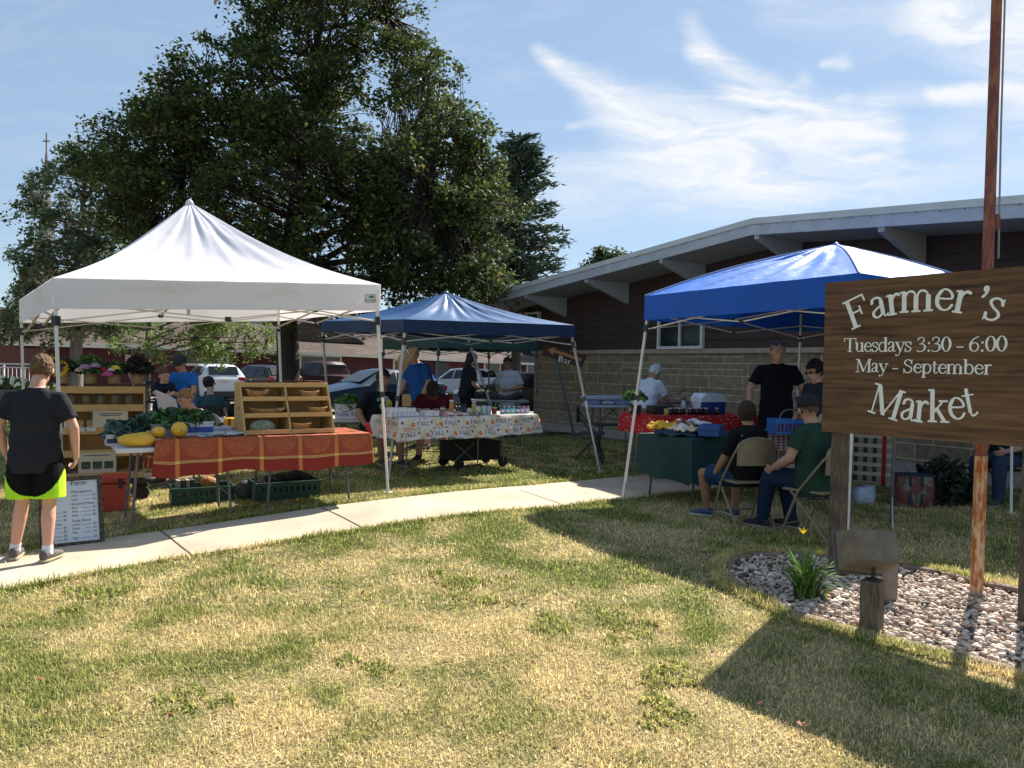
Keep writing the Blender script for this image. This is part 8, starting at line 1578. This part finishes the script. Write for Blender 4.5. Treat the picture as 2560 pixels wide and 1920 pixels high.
mb = MB(); mb.tube([hatc + Mh2 @ V((math.cos(2 * PI * q / 24) * .118, math.sin(2 * PI * q / 24) * .090, .012)) for q in range(25)], .006, 6); mb.build('hat_band', mat('hat_band', (.08, .05, .03)), rt)
mb = MB(); a = hp + V((0, -.05, .06)); mb.tube([a, a + V((.02, 0, -.05)), a + V((.0, 0, -.12)), a + V((-.06, 0, -.24)), a + V((.02, 0, -.29)), a + V((.09, 0, -.25)), a + V((.02, 0, -.12))], .006, 6); simple('clothes_hanger', 'white wire hanger hooked on the navy tent frame over the hat', 'hanger', mb, mat('hanger_white', (.6, .6, .6)), smooth=True)
hb6 = W(1017, 1000, 10.55); mb = MB(); mb.loft([(hb6 + V((0, 0, -.085)), V((.062, 0, 0)), V((0, .04, 0))), (hb6 + V((0, 0, 0)), V((.066, 0, 0)), V((0, .042, 0))), (hb6 + V((-.005, 0, .08)), V((.052, 0, 0)), V((0, .015, 0)))], n=16, e=5); simple('paper_bag', 'small brown paper bag held by the man in royal blue', 'bag', mb, kraft)
c5 = W(922, 1072, 9.45); mb = MB(); Mc = Euler((0, R(-18), 0)).to_matrix(); mb.lathe([(.025, -.08), (.031, -.07), (.031, .065), (.025, .08)], c5, 16, M=Mc); simple('soda_can', 'slim red can held by the heavyset seated man', 'can', mb, mat('can_red', (.55, .03, .05), rough=.25, metal=.3, var=.2), smooth=True, angle=40)
# dark table under the green tent
pt = V(((W(1248, 998, 13.6)).x, 13.6, 0)); pt.z = gz(pt.x, pt.y); ftable('grey plastic table under the green tent piled with dark cloth', pt, R(6), 1.0, .62, W(1248, 1000, 13.4).z - pt.z, m=mat('grey_top', (.16, .18, .19), rough=.5), lm=dsteel)
mb = MB()
for k in range(12): mb.ell(V((pt.x - .36 + .065 * k, pt.y, W(1248, 993, 13.4).z + .01 + .05 * math.sin(k * .55 + .8))), (.09, .14, .07), n=10)
simple('dark_heap', 'heap of dark cloth and dried flowers on the grey table', 'cloth', remesh(mb, .014, 2), mat('heap_dark', (.02, .02, .018), rough=.9, col2=(.10, .07, .03), thr=(.58, .66), scale=14), smooth=True)
# ------------------------------------------------------------------ jam stall (right)
FA = V((1.84, 10.0, 0)); dJ = V((.935, .354, 0)).normalized(); nJ = V((-.354, .935, 0)).normalized(); rzJ = math.atan2(dJ.y, dJ.x); LJ = 1.75; zJ = .885
jc = FA + dJ * LJ / 2 + nJ * .40; gJ = gz(jc.x, jc.y); ftable('folding table under the red floral cloth by the stone wall', jc, rzJ, LJ, .78, zJ - gJ)
Cloth(jc, rzJ, LJ, .80, zJ - gJ, (.27, .25, .2, .24), rip=.012, k=6, flare=.05, seed=4).build('tablecloth', floral, 'red tablecloth sprinkled with small flowers on the jam table', 'tablecloth')
def jq(u, w, h=0): s = su(FA, dJ, nJ, u, w); p_ = FA + dJ * s + nJ * w; p_.z = zJ + .012 + h; return p_
silver = (.42, .42, .42)
for i, (u, w) in enumerate(((1677, .10), (1690, .17), (1700, .09), (1709, .17), (1727, .09), (1737, .16), (1744, .09), (1754, .15), (1767, .10), (1794, .09))): jar('jam_jar', 'dark jam jar with silver lid in the row on the red floral cloth', jq(u, w), .034, .095, (.025, .006, .01), silver, 'jam jars')
jar('honey_jar', 'short golden jar at the left end of the jam jars', jq(1668, .07), .036, .085, (.42, .24, .07), (.40, .30, .12), None)
jar('steel_bottle', 'silver metal water bottle with black cap behind the jam jars', jq(1710, .36), .034, .22, (.42, .46, .52), (.02, .02, .02), None, cat='bottle', shp=[(.032, 0), (.035, .01), (.035, .14), (.018, .185)])
mb = MB(); mb.box(jq(1655, .42, .055), (.36, .22, .11), rz=rzJ, bev=.01); simple('black_bin', 'shallow black bin behind the jam jars', 'bin', mb, plastic_k); mb = MB(); mb.box(jq(1685, .52, .14), (.40, .24, .03), rz=rzJ - .08, bev=.008); simple('maroon_tray', 'flat maroon tray lying on the black bin', 'tray', mb, mat('maroon_plastic', (.10, .02, .035), rough=.35))
c = jq(1772, .34); rt = thing('igloo_cooler', 'blue and white picnic cooler with pointed white lid on the jam table', 'cooler', tuple(c), rzJ, local=True); poly = lambda hw_, z0_, z1_, w1: [(-hw_, z0_), (hw_, z0_), (w1, z1_), (-w1, z1_)]
def ext(mb, prof, y0, y1): mb.prism([V((x, y0, z)) for x, z in prof], (0, 0, 0), (0, y1 - y0, 0))
mb = MB(); ext(mb, [(-.19, 0), (.19, 0), (.20, .17), (-.20, .17)], -.13, .13); mb.build('body', mat('cooler_blue', (.012, .04, .22), rough=.4), rt, norm=True)
mb = MB(); ext(mb, [(-.205, .168), (.205, .168), (.20, .22), (.14, .285), (-.14, .285), (-.20, .22)], -.14, .14); mb.build('lid', mat('cooler_white', (.62, .66, .74), rough=.4), rt, norm=True); mb = MB(); mb.box((.0, 0, .288), (.16, .20, .006)); mb.build('sticker', mat('sticker_teal', (.08, .36, .44), var=.4, scale=30), rt)
mb = MB(); mb.lathe([(.098, 0), (.098, .006)], (-.195, 0, .15), 8, sx=1, sy=1.2, M=Matrix.Rotation(-PI / 2, 3, 'Y')); mb.build('end_panel', mat('cooler_white', (.62, .66, .74)), rt)
c = jq(1592, .30); rt = thing('potted_herb', 'leafy green herb in a black pot at the left end of the jam table', 'plant', tuple(c), 0); mb = MB(); mb.lathe([(.055, 0), (.075, .12), (.07, .12)], c, 16); mb.build('pot', plastic_k, rt, smooth=True, angle=40); leafmass('foliage', rt, c + V((-.02, 0, .20)), (.17, .14, .13), 300, .03, greens[1:] + limes[:1], 33)
jar('sauce_bottle', 'small dark bottle with pale label beside the potted herb', jq(1578, .42), .028, .14, (.02, .015, .01), (.02, .02, .02), None, (.45, .36, .28), 'bottle')
mb = MB(); a = W(1695, 985, 11.0); b = W(1716, 973, 10.9); mb.tube([a, b], [.010, .008], 8); simple('pen', 'thin dark stick held by the bending grey haired woman', 'stick', mb, plastic_k)
pt = on_g(1535, 12.6); zz = W(1530, 1000, 12.5).z; ftable('pale blue topped folding table by the stone wall holding blue packages', V((pt.x, pt.y, pt.z)), R(18), .95, .5, zz - pt.z - .08, m=mat('pale_blue_top', (.30, .38, .48)))
for i in range(4): mb = MB(); mb.box((pt.x - .36 + .22 * i, pt.y - .05, zz - .04), (.19, .3, .07 - .015 * (i % 2)), rz=.3, bev=.015); simple('wrapped_package', 'blue patterned plastic package on the pale blue table', 'package', mb, mat('package_%d' % (i % 2), ((.10, .20, .38), (.30, .35, .45))[i % 2], rough=.3, col2=(.45, .30, .28), thr=(.6, .66), scale=18), 'blue packages by the stone wall')
mb = MB(); mb.box((pt.x - .2, pt.y, zz + .035), (.62, .34, .06), rz=.25, bev=.02); simple('storage_lid', 'long pale blue plastic lid lying on top of the packages', 'lid', mb, mat('lid_blue', (.28, .36, .48), rough=.4))
p = on_g(1480, 12.0); chair('black folding chair in the shade left of the jam table', p, R(-100), blk, blkch, 'black folding chairs'); 
rt = thing('picnic_bench', 'dark low bench frame standing by the jam table near the wall', 'bench', (p.x + .55, p.y + .35, p.z), R(10), local=True); mb = MB(); mb.box((0, 0, .55), (1.0, .26, .03), bev=.005); mb.build('seat', mat('dark_board', (.03, .035, .045), rough=.4), rt)
for sx_ in (-.4, .4): mb = MB(); mb.tube([(sx_, -.14, 0), (sx_ * .9, .1, .54)], .012, 8); mb.tube([(sx_, .14, 0), (sx_ * .9, -.1, .54)], .012, 8); mb.build('trestle', blk, rt)
# green cloth table with shirts
GA = V((1.95, 8.17, 0)); dG = V((.80, .60, 0)).normalized(); nG = V((-.60, .80, 0)).normalized(); rzG = math.atan2(.6, .8); LG = 1.35; zG = .755
gc = GA + dG * LG / 2 + nG * .40; gG = gz(gc.x, gc.y); ftable('folding table under the dark green cloth beside the boy', gc, rzG, LG, .78, zG - gG, lm=mat('brown_leg', (.10, .07, .05)))
Cloth(gc, rzG, LG, .80, zG - gG, (.50, .3, .45, .46), rip=.020, k=7, flare=.03, seed=6).build('tablecloth', mat('green_cloth', (.005, .036, .033), rough=.9, var=.15, bump=.3, bscale=30), 'dark green tablecloth draped low over the shirt table', 'tablecloth')
def shirt_(label, c, rz, m, sx_, sy_, amp, seed):
    M3 = Matrix.Rotation(rz, 3, 'Z'); rd = random.Random(seed); ph = [rd.uniform(0, 6) for _ in range(6)]
    mb = MB(); mb.grid(lambda a_, b__: c + M3 @ V(((a_ - .5) * sx_ + .02 * math.sin(b__ * 9 + ph[0]), (b__ - .5) * sy_ + .02 * math.sin(a_ * 11 + ph[1]), amp * (.5 + .5 * math.sin(a_ * 9 + ph[2]) * math.sin(b__ * 8 + ph[3])) * (1 - (2 * abs(a_ - .5)) ** 4) * (1 - (2 * abs(b__ - .5)) ** 4) + .015 * math.sin(a_ * 23 + b__ * 13 + ph[4]) + .012)), 30, 22)
    o = simple('folded_shirt', label, 'shirt', mb, m, 'shirts heaped on the green cloth', smooth=True); sl = o.modifiers.new('t', 'SOLIDIFY'); sl.thickness = .02
cq = lambda s, w, h=0: (lambda p_: V((p_.x, p_.y, zG + .03 + h)))(GA + dG * s + nG * w)
gold = mat('gold_shirt', (.68, .38, .03), rough=.9, var=.15, scale=6); whs = mat('white_shirt', (.62, .62, .66), rough=.9); brs = mat('brown_shirt', (.10, .045, .03), rough=.9, col2=(.35, .20, .15), thr=(.5, .55), scale=12); pat = mat('white_gold_shirt', (.66, .62, .58), rough=.9, col2=(.70, .48, .22), thr=(.5, .62), scale=7); nvs = mat('navy_shirt', (.02, .04, .08), rough=.9)
shirt_('navy blue shirt at the bottom of the heap', cq(.25, .40), rzG + .5, nvs, .55, .45, .02, 1); shirt_('gold yellow shirt at the left of the heap', cq(.20, .60, .05), rzG - .4, gold, .34, .26, .07, 2); shirt_('white and gold printed shirt at the front of the heap', cq(.22, .30, .05), rzG + 1.2, pat, .32, .24, .05, 3); shirt_('brown striped shirt in the middle of the heap', cq(.45, .50, .08), rzG + .3, brs, .34, .24, .05, 4); shirt_('white shirt at the back right of the heap', cq(.62, .52, .08), rzG, whs, .42, .26, .05, 5)
mb = MB(); c = cq(.36, .04, .05); mb.box(c, (.40, .22, .10), rz=rzG + .55, bev=.006); rt = thing('blue_box', 'plain blue cardboard box on the near corner of the green cloth', 'box', (c.x, c.y, c.z - .06), 0); mb.build('base', mat('box_blue', (.012, .07, .24), rough=.6), rt); mb = MB(); mb.box(c + V((0, 0, .038)), (.415, .235, .05), rz=rzG + .55, bev=.006); mb.build('lid', mat('box_blue', (.012, .07, .24)), rt)
# gingham table with basket and bags
HA = V((3.06, 9.15, 0)); gh = HA + V((.55, .34, 0)); zH = .755; ftable('folding table under the purple checked cloth', gh, R(3), 1.1, .66, zH - gz(gh.x, gh.y) - .004); Cloth(gh, R(3), 1.12, .68, zH - gz(gh.x, gh.y), (.20, .2, .2, .2), rip=.008, k=8, flare=.02, seed=8).build('tablecloth', gingham, 'purple and white checked tablecloth behind the seated pair', 'tablecloth')
c = V((3.29, 9.03, zH + .012)); rt = thing('laundry_basket', 'bright blue slotted plastic basket on the checked cloth', 'basket', tuple(c), 0); bb_ = mat('basket_blue', (.02, .16, .50), rough=.4)
for sy_ in (-.15, .15):
    mb = MB(); mb.box(c + V((0, sy_, .155)), (.40, .008, .05)); mb.box(c + V((0, sy_ * .95, .02)), (.38, .008, .04))
    for k in range(9): mb.box(c + V((-.185 + .046 * k, sy_ * .97, .085)), (.018, .007, .10))
    mb.build('slotted_side', bb_, rt)
for sx_ in (-.2, .2): mb = MB(); mb.box(c + V((sx_, 0, .09)), (.008, .29, .18)); mb.build('end', bb_, rt)
mb = MB(); mb.box(c + V((0, 0, .07)), (.36, .26, .12)); mb.build('contents', mat('red_contents', (.30, .04, .05), var=.5, scale=20), rt); mb = MB(); mb.tube([c + V((.02 + .12 * math.cos(PI * i / 12), .0, .17 + .12 * math.sin(PI * i / 12))) for i in range(13)], .008, 6); mb.build('handle', mat('handle_tan', (.25, .18, .10)), rt)
mb = MB(); c = V((3.42, 8.62, zH + .10)); mb.ell(c, (.115, .10, .10), n=20, k=14)
for k in range(7): mb.ell(c + V((.09 * math.cos(k), -.03, .06 * math.sin(k * 2.1))), (.05, .05, .05))
o = simple('yellow_bag', 'bulging yellow green plastic bag on the checked cloth', 'bag', remesh(mb, .01, 2), mat('bag_yellow', (.50, .55, .06), rough=.3, var=.2, scale=14, bump=.6, bscale=30, trans=.2), smooth=True)
mb = MB(); mb.ell(V((3.60, 9.0, zH + .12)), (.10, .09, .12)); simple('white_bag', 'small white plastic bag behind the yellow bag', 'bag', mb, mat('bag_white', (.45, .50, .58), rough=.3, bump=.5), smooth=True)
# plaid chair, bags and shrub seen under the sign
m_, t_, b_ = nodes_mat('plaid_webbing'); g_ = NB(t_); uvv, U_, V_ = g_.uv(); fu = g_.m('FRACT', g_.m('MULTIPLY', U_, 4.0)); fv_ = g_.m('FRACT', g_.m('MULTIPLY', V_, 6.0)); a1 = g_.m('LESS_THAN', fu, .45); a2 = g_.m('LESS_THAN', fv_, .40); cc_ = g_.mix(a1, (.15, .17, .16), (.015, .03, .03)); cc_ = g_.mix(a2, cc_, (.28, .28, .26)); cc_ = g_.mix(g_.band(U_, .80, .06), cc_, (.18, .015, .02)); t_.links.new(cc_, b_.inputs['Base Color']); plaid = m_
q = on_g(2188, 7.6); rt = thing('lawn_chair', 'webbed lawn chair with plaid green white and red straps under the sign', 'chair', (q.x, q.y, q.z), R(-25), local=True); mb = MB(); mb.grid(lambda a_, b__: V(((a_ - .5) * .34, .02 - .28 * b__ * .6, .38 + .58 * b__)), 8, 10, uv=lambda a_, b__: (a_, b__)); o = mb.build('webbing', plaid, rt, smooth=True); sl = o.modifiers.new('t', 'SOLIDIFY'); sl.thickness = .004
mb = MB(); mb.grid(lambda a_, b__: V(((a_ - .5) * .34, .02 + .40 * b__, .38 + .03 * b__)), 8, 10, uv=lambda a_, b__: (a_, b__)); o = mb.build('seat_webbing', plaid, rt, smooth=True); sl = o.modifiers.new('t', 'SOLIDIFY'); sl.thickness = .004
for sx_ in (-.19, .19): mb = MB(); mb.tube([(sx_, .30, 0), (sx_, .06, .40), (sx_, -.16, .98)], .011, 8); mb.build('frame_tube', mat('alu', (.45, .45, .46), rough=.3, metal=.7), rt); mb = MB(); mb.tube([(sx_, -.20, 0), (sx_, .38, .42)], .011, 8); mb.build('leg', mat('alu', (.45, .45, .46)), rt)
q = G(2170, 1262); mb = MB(); mb.loft([(q + V((0, .12, .0)), V((.11, 0, 0)), V((0, .08, 0))), (q + V((0, .12, .10)), V((.125, 0, 0)), V((0, .10, 0))), (q + V((.01, .12, .19)), V((.11, 0, .02)), V((0, .06, 0)))], n=18, e=4); simple('grocery_bag', 'translucent white grocery bag on the grass below the plaid chair', 'bag', mb, mat('bag_clear', (.36, .42, .50), rough=.3, bump=.8, bscale=20, var=.2), smooth=True, angle=60)
q = G(2292, 1274); rt = thing('tote_bag', 'large shopping tote printed with colourful produce and navy trim', 'bag', tuple(q), R(-12), local=True); mb = MB(); mb.loft([((0, .16, 0), V((.19, 0, 0)), V((0, .11, 0))), ((0, .16, .2), V((.21, 0, 0)), V((0, .13, 0))), ((0, .16, .37), V((.20, 0, 0)), V((0, .10, 0)))], n=22, e=5); mb.build('body', mat('tote_print', (.12, .025, .02), rough=.5, col2=(.13, .15, .11), thr=(.46, .52), scale=7), rt, smooth=True, angle=60)
mb = MB(); mb.box((0, .16, .37), (.41, .215, .02), bev=.006); mb.build('trim', mat('navy_trim', (.01, .015, .04)), rt)
for x in (-.06, .06): mb = MB(); mb.bar((x, .028, .05), (x, .05, .37), .03, .006); mb.build('strap', mat('navy_trim', (.01, .015, .04)), rt)
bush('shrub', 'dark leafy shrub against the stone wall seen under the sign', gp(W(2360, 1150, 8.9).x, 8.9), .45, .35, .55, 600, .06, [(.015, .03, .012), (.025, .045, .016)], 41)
# bar sign
Yb = 15.6; c4 = [W(u, v, Yb) for u, v in ((1354, 887), (1455, 919), (1467, 888), (1365, 861))]; rt = thing('bar_sign', 'tilted brown wooden sign reading Bar with a left arrow on a leaning post', 'sign', (c4[0].x, Yb, 0)); bw_ = wood('bar_wood', (.035, .015, .01), (.11, .05, .028), scale=4, axis=(.5, 1, 2)); mb = MB(); mb.prism(c4, (0, 0, 0), (0, .04, 0)); mb.build('board', bw_, rt, norm=True)
ex = (c4[1] - c4[0]).normalized(); ez = (c4[3] - c4[0]); ez = (ez - ex * ez.dot(ex)).normalized(); o0 = W(1411, 889, Yb); BQ = lambda x, z: o0 + ex * x + ez * z + V((0, -.004, 0))
mb = MB(); mb.add([BQ(-.36, .02), BQ(-.23, -.07), BQ(-.23, .11)], [(0, 1, 2)]); mb.add([BQ(-.23, .0), BQ(.36, -.01), BQ(.36, .05), BQ(-.23, .06)], [(0, 1, 2, 3)]); mb.build('arrow', mat('arrow_tan', (.38, .17, .06)), rt)
mb = MB(); x = -.10
for ch in 'Bar': x += put_glyph(mb, lambda a_, b__: BQ(a_, b__) + V((0, -.002, 0)), ch, x + .05, -.145, .175, 0, 1.25)
mb.build('lettering', mat('sign_cream', (.62, .60, .55)), rt); mb = MB(); mb.bar(W(1388, 885, Yb + .05), W(1436, 1092, Yb + .05), .05); mb.build('post', mat('post_slate', (.06, .09, .11), rough=.7), rt)
# daylily
p = G(2015, 1492); rt = thing('daylily', 'clump of arching grassy leaves with yellow lily blooms beside the sign post', 'plant', tuple(p), 0); rd = random.Random(8); mb = MB()
for i in range(115):
    a_ = rd.uniform(0, 2 * PI); L_ = rd.uniform(.20, .44); w_ = rd.uniform(.006, .011); b0_ = p + V((rd.gauss(0, .035), rd.gauss(0, .03), 0)); d = V((math.cos(a_), math.sin(a_), 0)); sd2 = V((-d.y, d.x, 0)); vs = []; ou = rd.uniform(.35, 1.0)
    for k in range(7): t = k / 6; c = b0_ + d * (L_ * ou * t ** 1.5) + V((0, 0, L_ * (1.5 * t - 1.05 * ou * t * t) * .8)); ww = w_ * (1 - t) ** .6; vs += [c - sd2 * ww, c + sd2 * ww]
    mb.cm = i % 3; mb.add(vs, [(2 * k, 2 * k + 1, 2 * k + 3, 2 * k + 2) for k in range(6)])
mb.build('leaves', [mat('lily_leaf_%d' % k, c, trans=.3, var=.2, spec=.4) for k, c in enumerate(((.10, .20, .03), (.17, .30, .05), (.07, .13, .025)))], rt, smooth=True)
for (u, v, s_) in ((2008, 1335, 1.0), (2051, 1387, .7), (2022, 1352, .3)):
    tp2 = W(u, v, p.y); mb = MB(); mb.tube([p, p.lerp(tp2, .5) + V((.01, 0, .01)), tp2], [.004, .0035, .003], 6); st2 = mb.build('stalk', mat('stalk', (.12, .20, .04)), rt); mb = MB()
    for q in range(6): a_ = 2 * PI * q / 6; d = V((math.cos(a_) * .6, math.sin(a_) * .6, 1)).normalized(); sd2 = V((-math.sin(a_), math.cos(a_), 0)); mb.add([tp2, tp2 + d * .022 * s_ - sd2 * .011 * s_, tp2 + d * .05 * s_ + V((0, 0, .0)) + V((math.cos(a_), math.sin(a_), 0)) * .014 * s_, tp2 + d * .022 * s_ + sd2 * .011 * s_], [(0, 1, 2, 3)])
    mb.build('bloom', mat('lily_yellow', (.85, .60, .03), trans=.35), st2)
bush('background_shrub', 'low green hedge along the parking lot beyond the tents', gp(-1.2, 33.9), 2.6, .6, .7, 500, .14, [(.06, .10, .03), (.09, .14, .04)], 51)
